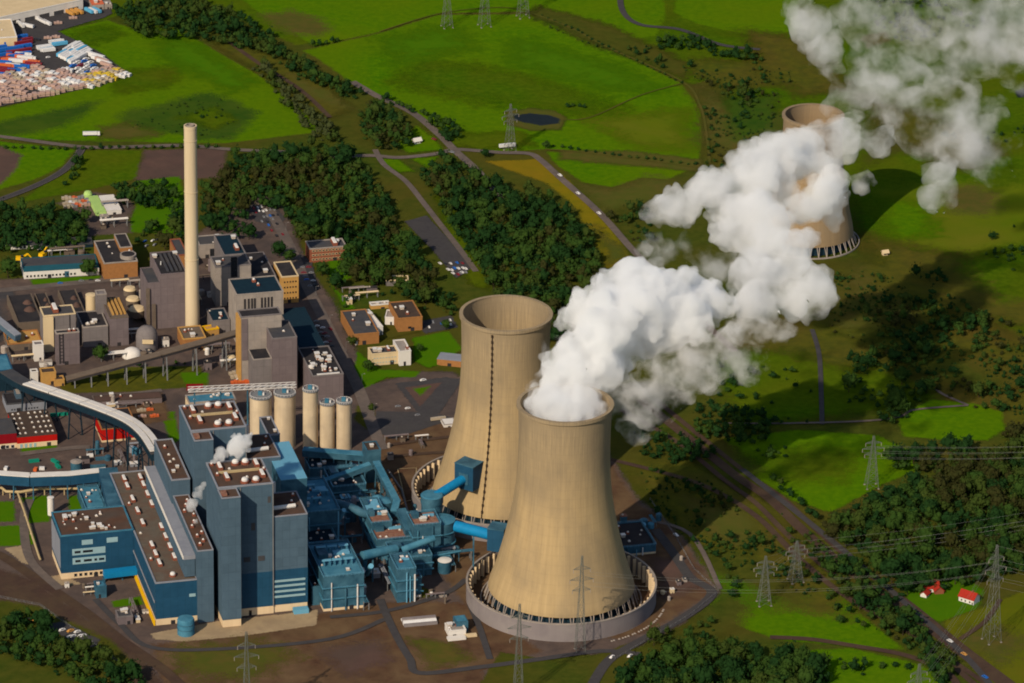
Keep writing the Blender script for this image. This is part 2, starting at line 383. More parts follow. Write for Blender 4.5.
S('field', [(930,262),(1090,245),(1090,350),(1020,340),(960,310),(905,270)], 'mid_grass', 8, soft=22)
S('heath', [(835,262),(930,285),(1090,372),(1090,450),(1000,425),(930,400),(860,390),(820,330)], 'olive_grass', 9)
S('heath', [(920,292),(952,288),(952,310),(925,308)], 'brown_grass', 6)
S('heath', [(832,300),(872,296),(868,330),(838,326)], 'brown_grass', 6)
S('field', [(720,330),(815,325),(930,395),(900,410),(820,418),(740,430),(720,380)], 'mid_grass', 6, soft=22)
S('field', [(897,416),(930,400),(975,404),(1004,412),(1004,430),(985,441),(945,440),(905,436)], 'bright_grass', 4)
S('field', [(720,438),(800,430),(880,436),(912,452),(915,470),(880,486),(830,512),(790,500),(745,470)], 'bright_grass', 4)
S('field', [(660,560),(730,560),(780,575),(838,590),(880,630),(905,650),(850,645),(780,640),(735,625),(700,600)], 'bright_grass', 5)
S('field', [(800,650),(850,648),(905,660),(945,675),(960,700),(780,700)], 'bright_grass', 5)
S('field', [(905,588),(952,572),(985,590),(975,610),(938,622),(910,610)], 'lawn', 4)
S('field', [(940,622),(985,606),(1060,580),(1060,720),(1000,700),(975,668),(948,640)], 'lime_field', 5)
S('field', [(-40,640),(20,655),(62,668),(110,700),(-40,720)], 'lime_field', 4)
S('field', [(48,668),(64,664),(130,683),(150,705),(60,705)], 'bright_grass', 3)
S('heath', [(630,470),(690,450),(760,500),(820,560),(860,620),(700,600),(690,540)], 'olive_grass', 8)
S('meadow', [(690,545),(735,560),(760,600),(735,628),(700,650),(660,650),(715,592)], 'rough_grass', 6)
S('field', [(420,60),(520,72),(600,100),(640,120),(560,112),(470,100),(400,84)], 'mid_grass', 6, soft=40)
S('field', [(520,40),(620,70),(660,90),(600,88),(520,66)], 'lawn', 6, soft=40)
S('field', [(380,40),(450,28),(470,48),(400,62)], 'lawn', 6, soft=40)
S('field', [(590,120),(680,110),(690,150),(640,146)], 'lime_grass', 6, soft=30)
S('field', [(60,40),(105,26),(120,34),(80,48)], 'mid_grass', 5, soft=22)
S('field', [(120,74),(180,66),(170,84),(120,92)], 'mid_grass', 6, soft=25)
S('field', [(150,30),(200,48),(250,84),(230,92),(170,60)], 'lawn', 6, soft=25)
S('field', [(102,128),(130,124),(160,134),(130,140),(100,137)], 'brown_grass', 4, soft=16)
S('grass_patch', [(180,118),(215,108),(236,120),(215,128)], 'mid_grass', 4, soft=14)
S('field', [(590,225),(622,248),(632,262),(612,264)], 'brown_grass', 4, soft=16)
S('field', [(740,460),(800,450),(860,456),(840,480),(790,480)], 'mid_grass', 5, soft=30)
S('field', [(690,575),(760,578),(800,600),(760,606)], 'lawn', 5, soft=22)
S('field', [(940,640),(985,625),(1030,640),(1000,665)], 'brown_grass', 5, soft=22)
S('heath', [(860,330),(960,330),(1060,380),(1000,392),(900,372)], 'rough_grass', 6, soft=30)
S('heath', [(965,270),(1040,280),(1060,330),(1000,322)], 'bright_grass', 6, soft=26)
S('field', [(950,60),(1060,60),(1060,130),(980,130)], 'mid_grass', 6, soft=30)
S('heath', [(690,500),(740,505),(770,540),(740,548),(700,530)], 'brown_grass', 6, soft=18)
S('heath', [(700,548),(752,552),(800,600),(760,596)], 'rough_grass', 6, soft=18)
S('heath', [(700,86),(735,112),(790,112),(786,150),(740,170),(704,140)], 'brown_grass', 6, soft=24)
S('heath', [(720,100),(775,96),(780,130),(735,140)], 'grass_patch', 6, soft=18)
S('heath', [(690,60),(790,62),(800,84),(730,88),(690,74)], 'olive_grass', 6, soft=22)
S('heath', [(536,6),(620,30),(690,66),(684,80),(606,50),(530,18)], 'rough_grass', 6, soft=14)
S('heath', [(560,150),(640,152),(702,160),(700,172),(640,166),(560,160)], 'brown_grass', 4, soft=8)
S('heath', [(850,262),(900,262),(940,300),(900,330),(850,320)], 'brown_grass', 6, soft=26)
S('heath', [(940,310),(1000,330),(1060,370),(1040,400),(960,360)], 'olive_grass', 6, soft=26)
S('heath', [(880,200),(930,205),(935,235),(890,238)], 'bright_grass', 6, soft=26)
S('heath', [(430,126),(470,134),(520,132),(530,146),(480,150),(450,146)], 'mid_grass', 4, soft=14)
S('heath', [(205,30),(290,62),(330,84),(350,110),(325,120),(270,80),(215,46)], 'olive_grass', 6, soft=14)
S('heath', [(286,72),(330,92),(352,110),(330,104),(296,86)], 'brown_grass', 6, soft=12)
S('lawn', [(418,126),(436,139),(442,150),(408,153),(398,146)], 'bright_grass', 2, soft=4)
S('lawn', [(374,159),(398,160),(414,172),(398,172)], 'bright_grass', 2, soft=4)
S('lawn', [(410,159),(438,157),(428,168)], 'bright_grass', 2, soft=4)
S('lawn', [(432,186),(446,200),(474,250),(490,290),(470,284),(450,246)], 'mid_grass', 2, soft=8)
S('lawn', [(210,224),(236,214),(250,236),(220,240)], 'mid_grass', 2, soft=6)
S('heath', [(860,236),(930,252),(1060,268),(1060,330),(960,320),(880,290)], 'olive_grass', 6, soft=30)
S('heath', [(960,262),(1060,250),(1060,300),(1000,300)], 'mid_grass', 6, soft=26)
S('heath', [(720,322),(800,318),(870,350),(860,372),(780,352),(720,352)], 'olive_grass', 6, soft=22)
S('heath', [(650,430),(720,440),(760,470),(740,490),(690,460),(640,450)], 'rough_grass', 6, soft=14)
S('heath', [(744,30),(800,40),(850,90),(800,96),(760,70)], 'olive_grass', 6, soft=26)
S('heath', [(860,96),(940,120),(1000,150),(960,170),(890,140)], 'olive_grass', 6, soft=28)
# plant yard
S('plant_yard', [(-40,282),(0,280),(150,270),(190,240),(250,196),(285,198),(296,238),(312,272),(330,300),(372,385),(420,372),(452,372),(600,440),(640,500),(660,515),(690,545),(719,592),(676,628),(622,655),(560,655),(520,668),(490,700),(160,700),(96,640),(40,598),(-40,560)], 'plant_ground', 2)
S('earth_yard', [(150,645),(260,628),(330,612),(400,602),(470,605),(540,652),(480,672),(500,700),(170,700)], 'yard_earth', 5)
S('earth_yard', [(385,430),(470,420),(600,446),(640,505),(660,518),(688,548),(716,590),(650,632),(620,640),(470,610),(430,560),(395,520),(372,470)], 'yard_earth', 2)
S('earth_yard', [(-40,555),(30,578),(80,612),(140,655),(180,700),(130,700),(90,665),(40,635),(-40,600)], 'ballast', 3)
S('verge', [(0,600),(40,606),(70,622),(110,640),(140,668),(120,700),(-40,690),(-40,590)], 'rough_grass', 3)
S('lawn', [(330,240),(352,262),(380,290),(392,306),(344,310),(330,285)], 'lawn', 3)
S('lawn', [(330,285),(352,278),(410,276),(440,292),(470,310),(466,350),(440,362),(416,352),(420,332),(380,340),(352,306)], 'rough_grass', 3)
S('lawn', [(412,338),(448,332),(462,350),(440,365),(428,368),(414,362)], 'lawn', 3)
S('lawn', [(356,352),(380,370),(420,372),(416,378),(386,378),(360,392),(352,372)], 'lawn', 2)
S('lawn', [(362,392),(372,404),(378,424),(366,430),(354,420)], 'olive_grass', 2)
S('lawn', [(60,379),(120,368),(200,366),(208,386),(130,392),(62,394)], 'olive_grass', 2)
S('lawn', [(180,373),(208,373),(208,384),(184,384)], 'lawn', 1)
S('lawn', [(160,412),(174,412),(180,440),(172,446)], 'lawn', .6)
S('lawn', [(20,449),(56,444),(58,449),(22,454)], 'lawn', .5)
S('lawn', [(-20,502),(13,502),(15,522),(-20,523)], 'lawn', .5)
S('lawn', [(21,498),(47,496),(50,522),(29,524)], 'lawn', .5)
S('lawn', [(-20,528),(30,525),(36,540),(34,545),(-20,548)], 'lawn', .5)
S('lawn', [(68,497),(84,495),(86,511),(70,513)], 'lawn', .5)
S('lawn', [(112,602),(140,597),(144,605),(114,608)], 'lawn', .5)
S('lawn', [(30,280),(100,276),(100,281),(32,285)], 'lawn', .5)
S('lawn', [(410,584),(430,590),(434,596),(412,600)], 'olive_grass', 1)
S('lawn', [(498,652),(560,662),(600,655),(640,640),(620,700),(470,700)], 'rough_grass', 3)
S('apron', [(150,634),(217,622),(306,612),(318,610),(317,626),(240,637),(208,640),(182,642),(154,640)], 'concrete_apron', .6)
S('apron', [(5,549),(28,545),(32,566),(22,563)], 'concrete_apron', .6)
S('apron', [(50,577),(62,575),(82,585),(60,586)], 'concrete_apron', .6)
S('coal_yard', [(-30,290),(12,288),(22,330),(-30,360)], 'asphalt', 1)
S('earth_yard', [(0,300),(60,292),(150,290),(150,320),(90,360),(20,350)], 'plant_ground', 3, soft=8)
S('earth_yard', [(95,398),(160,394),(170,420),(120,430)], 'yard_earth', 2, soft=5)
S('earth_yard', [(170,650),(260,640),(300,655),(250,680),(190,676)], 'brown_grass', 4, soft=22)
S('earth_yard', [(320,650),(380,640),(390,660),(350,676)], 'pink_earth', 4, soft=14)
S('earth_yard', [(410,640),(450,645),(470,660),(430,668)], 'brown_grass', 4, soft=12)
S('earth_yard', [(652,560),(690,560),(700,585),(664,600)], 'pink_earth', 4, soft=12)
# paved areas
S('car_park', [(404,222),(426,216),(447,238),(472,268),(456,279),(432,250)], 'asphalt', .8)
S('car_park', [(247,206),(274,203),(286,220),(278,226),(256,222)], 'asphalt', .8)
S('car_park', [(275,266),(296,252),(312,262),(318,290),(302,300)], 'asphalt', .8)
S('car_park', [(395,384),(446,378),(463,380),(438,415),(418,414)], 'asphalt', .8)
S('flower_bed', [(405,388),(442,383),(420,407)], 'pink_earth', .5)
S('lawn', [(413,389),(430,387),(420,397)], 'lawn', .5)
S('car_park', [(376,412),(430,413),(462,420),(440,424),(392,440),(376,432)], 'asphalt', 1)
S('storage_yard', [(-60,60),(0,30),(70,2),(105,-10),(112,14),(104,18),(58,32),(102,54),(131,75),(84,89),(0,107),(-60,118)], 'asphalt', 1.5)
S('car_park', [(46,626),(62,622),(100,640),(94,648),(80,647)], 'asphalt', 1)
S('car_park', [(418,322),(452,316),(458,328),(424,334)], 'asphalt', .8)
S('grass_patch', [(506,112),(532,109),(556,112),(566,119),(560,130),(530,131),(506,125)], 'brown_grass', 2, soft=5)
S('pond', [(513,116),(530,114),(550,116),(561,120),(558,124),(540,126),(514,121)], 'water', 2)
S('pond', [(1016,92),(1028,88),(1036,96),(1018,98)], 'water', 2)
S('bare_earth', [(862,36),(886,32),(892,42),(868,48)], 'brown_grass', 2)
# roads
def RD(name, px, w, m, **k):
    z = next(Z); next(Z); return road(name, px, w, z, m, **k)
RD('road', [(352,82),(378,97),(412,113),(438,134),(456,152),(476,170),(500,196),(520,214)], 8, 'pale_road')
RD('road', [(330,158),(370,156),(400,158),(438,154),(456,150),(500,153),(528,154),(540,160),(560,178),(600,214),(634,252),(680,300),(735,352)], 7, 'pale_road')
RD('road', [(375,150),(384,165),(406,182),(424,204),(438,222),(460,250),(476,272)], 5.5, 'pale_road')
RD('road', [(-40,134),(0,137),(60,145),(100,148),(180,146),(232,150),(300,153)], 7, 'pale_road')
RD('road', [(-40,212),(0,200),(36,186),(62,172),(76,158),(82,148)], 8, 'asphalt', edge='pale_road')
RD('road', [(256,198),(270,212),(284,236),(294,256),(306,284),(324,320),(340,352),(358,388),(372,425),(382,450)], 10, 'pale_road')
RD('road', [(-40,293),(0,291),(60,285),(120,279),(146,274)], 9, 'pale_road')
RD('road', [(330,118),(300,90),(256,62),(226,40)], 5, 'ballast')
RD('road', [(620,-20),(622,10),(640,25),(680,30),(720,45),(760,50)], 6, 'asphalt')
RD('track', [(545,150),(575,152),(640,160),(700,168)], 2.4, 'brown_grass')
RD('track', [(530,13),(570,28),(608,48),(682,82),(700,106),(706,130),(710,165)], 2.4, 'brown_grass')
RD('track', [(560,120),(590,118),(640,96),(682,84)], 1.7, 'brown_grass')
RD('track', [(380,32),(440,14),(500,8),(536,13)], 1.7, 'brown_grass')
RD('track', [(700,176),(760,182),(800,196)], 1.7, 'brown_grass')
RD('track', [(812,330),(819,355),(821,390),(822,425)], 4, 'asphalt')  # only a dark strip across the grass, in asphalt colour
RD('railway', [(640,400),(690,440),(738,478),(770,500),(806,534),(850,572),(900,606),(950,645),(1010,690)], 9, 'ballast')
RD('railway', [(610,460),(680,478),(720,494),(760,520),(800,560),(850,600),(920,640),(980,690)], 5.5, 'ballast')
RD('railway', [(655,400),(704,440),(752,478),(784,500),(820,534),(864,572),(912,606),(960,645),(1020,690)], 5, 'ballast')
RD('railway', [(620,410),(676,442),(726,482),(756,504),(790,538),(832,574),(884,610),(936,650),(994,690)], 5, 'ballast')
RD('road', [(742,470),(780,500),(830,540),(870,574),(908,606),(940,634),(970,662),(998,695)], 5.5, 'asphalt')
RD('track', [(770,638),(810,640),(850,646),(905,656),(945,672),(960,690)], 6, 'ballast')
RD('track', [(720,424),(790,424),(860,422),(898,418),(912,411),(940,408),(968,406)], 3, 'pale_road')
RD('track', [(968,406),(945,396),(936,390)], 3, 'pale_road')
RD('track', [(1000,600),(985,622),(960,640)], 4, 'ballast')
RD('railway', [(-40,540),(0,556),(34,578),(84,612),(120,640),(160,668),(190,695)], 9, 'ballast')
RD('road', [(655,530),(672,552),(690,578),(712,594),(684,618),(640,642),(608,662),(590,690)], 8, 'asphalt')
RD('road', [(640,655),(600,652),(540,660),(480,668),(420,674),(410,660),(398,640),(386,615),(380,600)], 6, 'asphalt')
RD('road', [(470,605),(480,630),(490,660)], 5, 'asphalt')
RD('road', [(330,618),(380,613),(420,603),(450,592),(466,580)], 5, 'asphalt')
RD('road', [(30,500),(24,520),(30,560),(60,590)], 7, 'pale_road')
RD('road', [(95,600),(120,625),(150,648),(220,650),(330,640),(385,620)], 5, 'asphalt')
RD('path', [(640,520),(690,535),(720,590)], 4, 'pale_road')
RD('road', [(20,455),(70,449),(90,448)], 7, 'pale_road')
RD('road', [(92,398),(130,395),(162,391)], 6, 'pale_road')
RD('track', [(468,436),(430,440),(388,446)], 5, 'ballast')
RD('track', [(470,452),(430,454),(384,458)], 5, 'ballast')
# ---------------------------------------------------------------- buildings
def frame_px(fl, xr, yb, ybot=None, h=None, rot=14.5, d=None, w=None):
    a = R(rot); u = Vector((math.cos(a), math.sin(a), 0)); v = Vector((-math.sin(a), math.cos(a), 0))
    if h is None: h = height_at(fl[0], fl[1], ybot)
    A = P(fl[0], fl[1], h)
    if w is None: w = solve(lambda t: proj(A+u*t)[0]-xr, .5, 900)
    if d is None: d = solve(lambda t: proj(A+v*t)[1]-yb, .5, 900)
    return Vector((A.x, A.y, 0)), a, w, d, h
def box_walls(mb, w, d, z0, z1, m):
    mb.add([(0,0,z0),(w,0,z0),(w,d,z0),(0,d,z0),(0,0,z1),(w,0,z1),(w,d,z1),(0,d,z1)],
           [(0,1,5,4),(1,2,6,5),(2,3,7,6),(3,0,4,7),(4,5,6,7),(3,2,1,0)], m)
def shell(root, w, d, h, bands, roof, cap, para=1.0):
    """walls in bands [(material, top fraction)], parapet and roof sheet, as parts of root"""
    z = 0
    for i, (m, fr) in enumerate(bands):
        z1 = h*fr if fr <= 1 else fr
        mb = MB(); box_walls(mb, w, d, z, z1, m)
        nm = 'wall' if len(bands) == 1 else ('base_wall' if i == 0 else 'lower_wall' if i < len(bands)-1 else 'upper_wall')
        mb.build(nm, root); z = z1
    mb = MB(); t = .9
    mb.box(-.15, w+.15, -.15, t, h, h+para, cap); mb.box(-.15, w+.15, d-t, d+.15, h, h+para, cap)
    mb.box(-.15, t, t, d-t, h, h+para, cap); mb.box(w-t, w+.15, t, d-t, h, h+para, cap)
    mb.build('parapet', root)
    mb = MB(); mb.box(t, w-t, t, d-t, h, h+.25, roof); return mb.build('roof', root)
def windows(root, w, d, spec, name='window'):
    """spec rows: face, a0, a1 (fractions along the face), z0, z1 (m), count, glass, frame"""
    for (face, a0, a1, z0, z1, n, gl, fr) in spec:
        L = w if face in 'fb' else d
        for k in range(n):
            s0 = (a0+(a1-a0)*(k+.14)/n)*L if n > 1 else a0*L; s1 = (a0+(a1-a0)*(k+.86)/n)*L if n > 1 else a1*L
            mb = MB()
            def bx(p0, p1, q0, q1, o0, o1, m):
                if face == 'f': mb.box(p0, p1, -o1, -o0, q0, q1, m)
                elif face == 'l': mb.box(-o1, -o0, d-p1, d-p0, q0, q1, m)
                else: mb.box(w+o0, w+o1, p0, p1, q0, q1, m)
            bx(s0, s1, z0, z1, 0, .12, fr); e = min(.35, (s1-s0)*.15)
            bx(s0+e, s1-e, z0+.3, z1-.3, .12, .2, gl)
            mb.build(name, root)
def vents(root_or_roof, w, d, z, items, name='roof_vent'):
    """items: (u, v, kind): box, long, dome, stack, rust"""
    for it in items:
        u, v, k = it[:3]; s = it[3] if len(it) > 3 else 1; mb = MB(); x, y = u*w, v*d
        if k == 'box': mb.box(x-1.6*s, x+1.6*s, y-1.6*s, y+1.6*s, z, z+2.2*s, 'vent_metal'); mb.box(x-2*s, x+2*s, y-2*s, y+2*s, z+2.2*s, z+2.7*s, 'pipe_white')
        elif k == 'long': mb.box(x-1.7*s, x+1.7*s, y-5*s, y+5*s, z, z+2.4*s, 'rust'); mb.box(x-1.3*s, x+1.3*s, y-4.6*s, y+4.6*s, z+2.4*s, z+3.4*s, 'pipe_white', taper=.4)
        elif k == 'dome': mb.lathe([(2.6*s, z), (2.6*s, z+1.4*s)], 'rust', 12, (x, y)); mb.lathe([(2.0*s, z+1.4*s), (2.0*s, z+2.4*s), (1.4*s, z+3.2*s), (.1, z+3.5*s)], 'pipe_white', 12, (x, y))
        elif k == 'stack': mb.lathe([(1.1*s, z), (1.0*s, z+7*s), (1.3*s, z+7*s), (1.3*s, z+7.6*s)], 'pipe_white', 10, (x, y))
        elif k == 'rust': mb.box(x-1.2*s, x+1.2*s, y-1.2*s, y+1.2*s, z, z+1.6*s, 'rust'); mb.lathe([(.9*s, z+1.6*s), (.7*s, z+2.5*s), (.1, z+2.8*s)], 'pipe_white', 8, (x, y))
        elif k == 'light': mb.box(x-1.0*s, x+1.0*s, y-1.0*s, y+1.0*s, z, z+.7*s, 'vent_metal'); mb.lathe([(.85*s, z+.7*s), (.5*s, z+1.3*s), (.05, z+1.45*s)], 'pipe_white', 8, (x, y))
        mb.build(name, root_or_roof)
BLD = {}
def bld(name, label, cat, fl, xr, yb=None, ybot=None, h=None, rot=14.5, d=None, w=None, wall='grey_wall', bands=None, roof='dark_roof', cap='grey_wall',
        win=(), vent=(), para=1.0, group=None, key=None, rnd=0):
    A, a, w, d, h = frame_px(fl, xr, yb, ybot, h, rot, d, w)
    root = empty(name, A, a); tag(root, label, cat, group)
    shell(root, w, d, h, bands or [(wall, 1.0)], roof, cap, para)
    windows(root, w, d, win)
    vv = list(vent)
    r = random.Random(int(fl[0]*7+fl[1]))
    for k in range(rnd): vv.append((r.uniform(.1, .9), r.uniform(.12, .88), r.choice(['rust', 'light', 'light', 'box']), r.uniform(.6, 1.1)))
    vents(root, w, d, h+.25, vv)
    if h < 48 and w > 5:
        q = MB(); u = r.uniform(.2, .75); q.box(w*u, w*u+min(3.2, w*.2), -.16, -.02, .05, min(3.6, h*.5), 'dark_roof'); q.build('door', root)
    root['dims'] = [w, d, h]
    if key: BLD[key] = root
    return root
def loc(root, u, v, z):
    "world point at fractions u, v of the building and height z"
    w, d, h = root['dims']; a = root.rotation_euler.z
    return Vector((root.location.x+math.cos(a)*u*w-math.sin(a)*v*d, root.location.y+math.sin(a)*u*w+math.cos(a)*v*d, z))
def sub_box(root, name, x0, x1, y0, y1, z0, z1, wallm, roofm=None, capm=None, para=.8):
    mb = MB(); mb.box(x0, x1, y0, y1, z0, z1, wallm)
    o = mb.build(name, root)
    if roofm:
        q = MB(); t = .8
        q.box(x0+t, x1-t, y0+t, y1-t, z1+.02, z1+.25, roofm); q.build('roof', o)
        if capm:
            q = MB(); q.box(x0-.1, x1+.1, y0-.1, y0+t, z1+.01, z1+para, capm); q.box(x0-.1, x1+.1, y1-t, y1+.1, z1+.01, z1+para, capm)
            q.box(x0-.1, x0+t, y0+t, y1-t, z1+.01, z1+para, capm); q.box(x1-t, x1+.1, y0+t, y1-t, z1+.01, z1+para, capm); q.build('parapet', o)
    return o

# the two boiler houses
def boiler(dx, dy, label, front):
    F = lambda x, y: (x+dx, y+dy)
    hh = height_at(273.2, 484.8, 614.5)
    A, a, w, d, h = frame_px(F(217.5, 489), F(273.2, 0)[0], 463.8+dy, h=hh)
    root = empty('boiler_house', A, a); tag(root, label, 'boiler house', 'grey blue clad boiler houses')
    root['dims'] = [w, d, h]
    hb = 6.5
    shell(root, w, d, h, [('base_wall', hb), ('blue_clad', .33), ('grey_clad', 1.0)], 'brown_roof', 'pale_clad', 1.2)
    vents(root, w, d, h+.25, [(.2,.78,'long'),(.24,.36,'long'),(.86,.78,'long'),(.88,.36,'long'),(.5,.86,'dome',1.25),(.68,.86,'dome',1.25),(.52,.14,'dome',1.25),(.72,.14,'dome',1.25),(.08,.9,'rust'),(.1,.5,'rust'),(.95,.55,'rust'),(.36,.7,'light'),(.6,.33,'light')])
    q = MB(); q.box(w*.14, w*.88, d*.55, d*.55+2.2, h+.26, h+1.6, 'pipe_beige'); q.build('roof_walkway', root)
    # stair tower standing forward of the facade
    tw = w*.34; td = 15.5
    o = sub_box(root, 'stair_tower', 0, tw, -td, -.05, hb, h-1.0, 'grey_clad', 'brown_roof', 'pale_clad')
    q = MB(); q.box(.2, tw-.2, -td+.3, -.05, 0, hb-.01, 'base_wall'); q.build('base_wall', o)
    q = MB(); q.box(1, 5, -td*.75, -td*.35, h-2.2, h+1.2, 'red_gravel'); q.build('roof_unit', o)
    # lower annex on the right
    aw = solve(lambda t: proj(Vector((A.x, A.y, 0))+Vector((math.cos(a), math.sin(a), 0))*(w+t)+Vector((0, 0, 60)))[0]-F(307.8, 0)[0], 2, 120)
    ah = h-28
    for (nm, y0, y1, z1) in (('annex', .02*d, .92*d, ah),):
        sub_box(root, nm, w+.02, w+aw, y0, y1, hb, z1, 'grey_clad', 'brown_roof', 'pale_clad')
        q = MB(); q.box(w+.05, w+aw-.2, y0+.2, y1-.2, 0, hb-.02, 'base_wall'); q.build('annex_base', root)
        q = MB(); q.box(w+.03, w+aw+.12, y0-.12, y1, hb+.05, h*.33, 'blue_clad'); q.build('annex_lower_wall', root)
    q = MB(); q.tube([(w+aw*.35, d*.95, ah), (w+aw*.35, d*.95, ah+9)], 1.3, 'pipe_white'); q.build('vent_pipe', root)
    q = MB(); q.tube([(w+1.5, d*.28, ah+1.8), (w+aw*.75, d*.32, ah+1.8)], 1.6, 'pipe_white', 8); q.build('roof_tank', root)
    vents(root, w+aw, d, ah+.3, [(1-.18*aw/w, .5, 'rust'), (1-.1*aw/w, .75, 'rust')])
    for (u, z, ww, hh_) in ((.46, .42, 5, 4), (.72, .42, 5, 4), (.60, .66, 3, 6), (.90, .86, 2.2, 5)):
        q = MB(); q.box(w*u, w*u+ww, -.3, -.02, h*z, h*z+hh_, 'slate_roof'); q.build('louvre', root)
    for u in (.40, .985):
        q = MB(); q.box(w*u, w*u+.7, -.6, -.02, hb, h-.5, 'steel'); q.build('downpipe', root)
    if front:
        for k in range(4):
            z = 13+k*4.3 - 4
            q = MB(); q.box(w+aw*.02, w+aw*.93, -.5+.02*d, -.2+.02*d, z+hb-3, z+hb-1.3, 'pale_strip'); q.build('window_strip', root)
        q = MB(); q.box(w+aw*.55, w+aw*.98, -6, -.3, 0, 4, 'ice_clad'); q.build('loading_bay', root)
        q = MB(); q.box(w*.55, w*.60, -.3, .0, .1, 4.6, 'glass'); q.build('door', root)
    return root
BH1 = boiler(0, 0, 'front boiler house, tall grey and blue block with stair tower, nearest the bare yard', True)
BH2 = boiler(-27.0, -57.0, 'rear boiler house, tall grey block standing beside the cream silos', False)

# turbine hall
th_h = height_at(155.3, 584, 626)
TH = bld('turbine_hall', 'long blue turbine hall with rows of white vents on its brown roof', 'turbine hall', (155.3, 584), 197.5, 474, h=th_h,
    bands=[('base_wall', 5.5), ('blue_clad', 1.0)], roof='gravel_roof', cap='pale_clad')
w, d, h = TH['dims']
vents(TH, w, d, h+.25, [(.24+.02*(k%2), .06+.0, 'rust', .01) for k in range(0)] +
      [(.28, f, 'long', .9) for f in (.16, .24, .32, .52, .63, .74, .86, .93)] + [(.68, f, 'long', .9) for f in (.20, .29, .38, .47, .68, .77, .86, .93)] +
      [(.47, .05, 'dome'), (.80, .12, 'stack', .6), (.86, .08, 'rust'), (.9, .2, 'rust'), (.83, .35, 'rust'), (.84, .52, 'light'), (.14, .44, 'light'), (.12, .2, 'rust'), (.15, .7, 'rust')])
q = MB(); q.box(-.7, -.25, d*.01, d*.48, h*.52, h*.52+1.5, 'pale_clad'); q.build('wall_trim', TH)
q = MB(); q.box(-1.6, -.4, d*.0, d*.55, 0, 4.2, 'yellow_paint'); q.build('yellow_walkway', TH)
q = MB(); q.box(w*.62, w*.80, -.2, -.02, .1, 4.8, 'dark_roof'); q.build('door', TH)
q = MB(); q.box(w*.8, w*.95, -.25, -.03, h*.62, h*.62+2.4, 'pale_strip'); q.build('window_strip', TH)
p = P(186, 634); q = MB(); q.lathe([(6.4, 0), (6.4, 12), (5.8, 13.2), (.1, 13.8)], 'blue_roof', 28); q.lathe([(6.6, 5), (6.6, 5.5)], 'plant_blue', 28); q.lathe([(6.6, 9), (6.6, 9.5)], 'plant_blue', 28)
o = q.build('water_tank', loc=(p.x, p.y, 0)); smooth_angle(o); tag(o, 'round blue tank on the pale apron before the turbine hall', 'tank')
# bunker bay between hall and boiler houses
bb_h = height_at(198.7, 551.5, 623)
BB = bld('bunker_bay', 'narrow grey bunker bay between turbine hall and boiler houses, its roof stepping down', 'bunker building', (171.5, 481), 190, 441, h=bb_h+13,
    bands=[('grey_clad', 1.0)], roof='brown_roof', cap='pale_clad', vent=[(.3,.2,'box',.7),(.6,.3,'box',.7),(.35,.45,'light'),(.6,.5,'light'),(.45,.62,'light'),(.4,.8,'rust')])
w, d, h2 = BB['dims']
L2 = solve(lambda t: proj(loc(BB, 0, -t/d, bb_h))[1]-552, 5, 400)
o = sub_box(BB, 'lower_bay', 1.0, w-1, -L2, -.05, 0, bb_h, 'grey_clad', 'brown_roof', 'pale_clad')
for (u, v) in ((.35,.1),(.6,.16),(.4,.25),(.7,.3),(.35,.42),(.55,.5),(.7,.62),(.3,.7),(.5,.8),(.68,.88)):
    x, y = w*u, -L2*(1-v); q = MB(); q.box(x-1.2, x+1.2, y-1.2, y+1.2, bb_h+.26, bb_h+2, 'rust'); q.lathe([(.9, bb_h+2), (.6, bb_h+2.8), (.05, bb_h+3)], 'pipe_white', 8, (x, y)); q.build('roof_vent', o)
q = MB(); q.box(-8, .9, -L2*.93, d*.95, bb_h-9, bb_h-6, 'pale_clad'); q.box(-8.6, -8.02, -L2*.93, d*.95, bb_h-8.5, bb_h-5.6, 'white_wall'); q.box(-7.4, .5, -L2*.93+.2, d*.95-.2, h+1.2, bb_h-9, 'grey_clad'); q.build('conveyor_gallery', BB)
# workshop wing
WS = bld('workshop_wing', 'blue workshop wing with pale window strips and cluttered brown roof', 'workshop', (60.4, 537), 133.5, 513, ybot=580,
    bands=[('base_wall', 5.4), ('blue_clad', 1.0)], roof='brown_roof', cap='blue_roof', rnd=26)
w, d, h = WS['dims']
zf = lambda y: h*(1-(y-536)/43.0)
def strip(x0, x1, y0, y1, notes=()):
    f0, f1 = (x0-60.4)/73.1, (x1-60.4)/73.1
    q = MB(); q.box(f0*w, f1*w, -.25, -.02, y0, y1, 'pale_strip')
    o = q.build('window_strip', WS)
    for (a, b) in notes:
        q = MB(); q.box((f0+(f1-f0)*a)*w, (f0+(f1-f0)*b)*w, -.34, -.26, y0+(y1-y0)*.3, y1-(y1-y0)*.32, 'glass'); q.build('pane', o)
strip(71.8, 105, h*.545, h*.69, [(.07,.25),(.32,.62)]); strip(72, 105, h*.335, h*.48, [(.08,.24),(.34,.58),(.66,.74),(.80,.96)])
strip(81.5, 92.5, h*.77, h*.88); strip(106.5, 117.5, h*.77, h*.88)
windows(WS, w, d, [('f', .16, .79, 1.6, 4.6, 9, 'glass', 'base_wall')])
q = MB(); q.box(-.4, -.02, d*.05, d*.95, h*.25, h*.9, 'pale_clad'); q.build('side_cladding', WS)
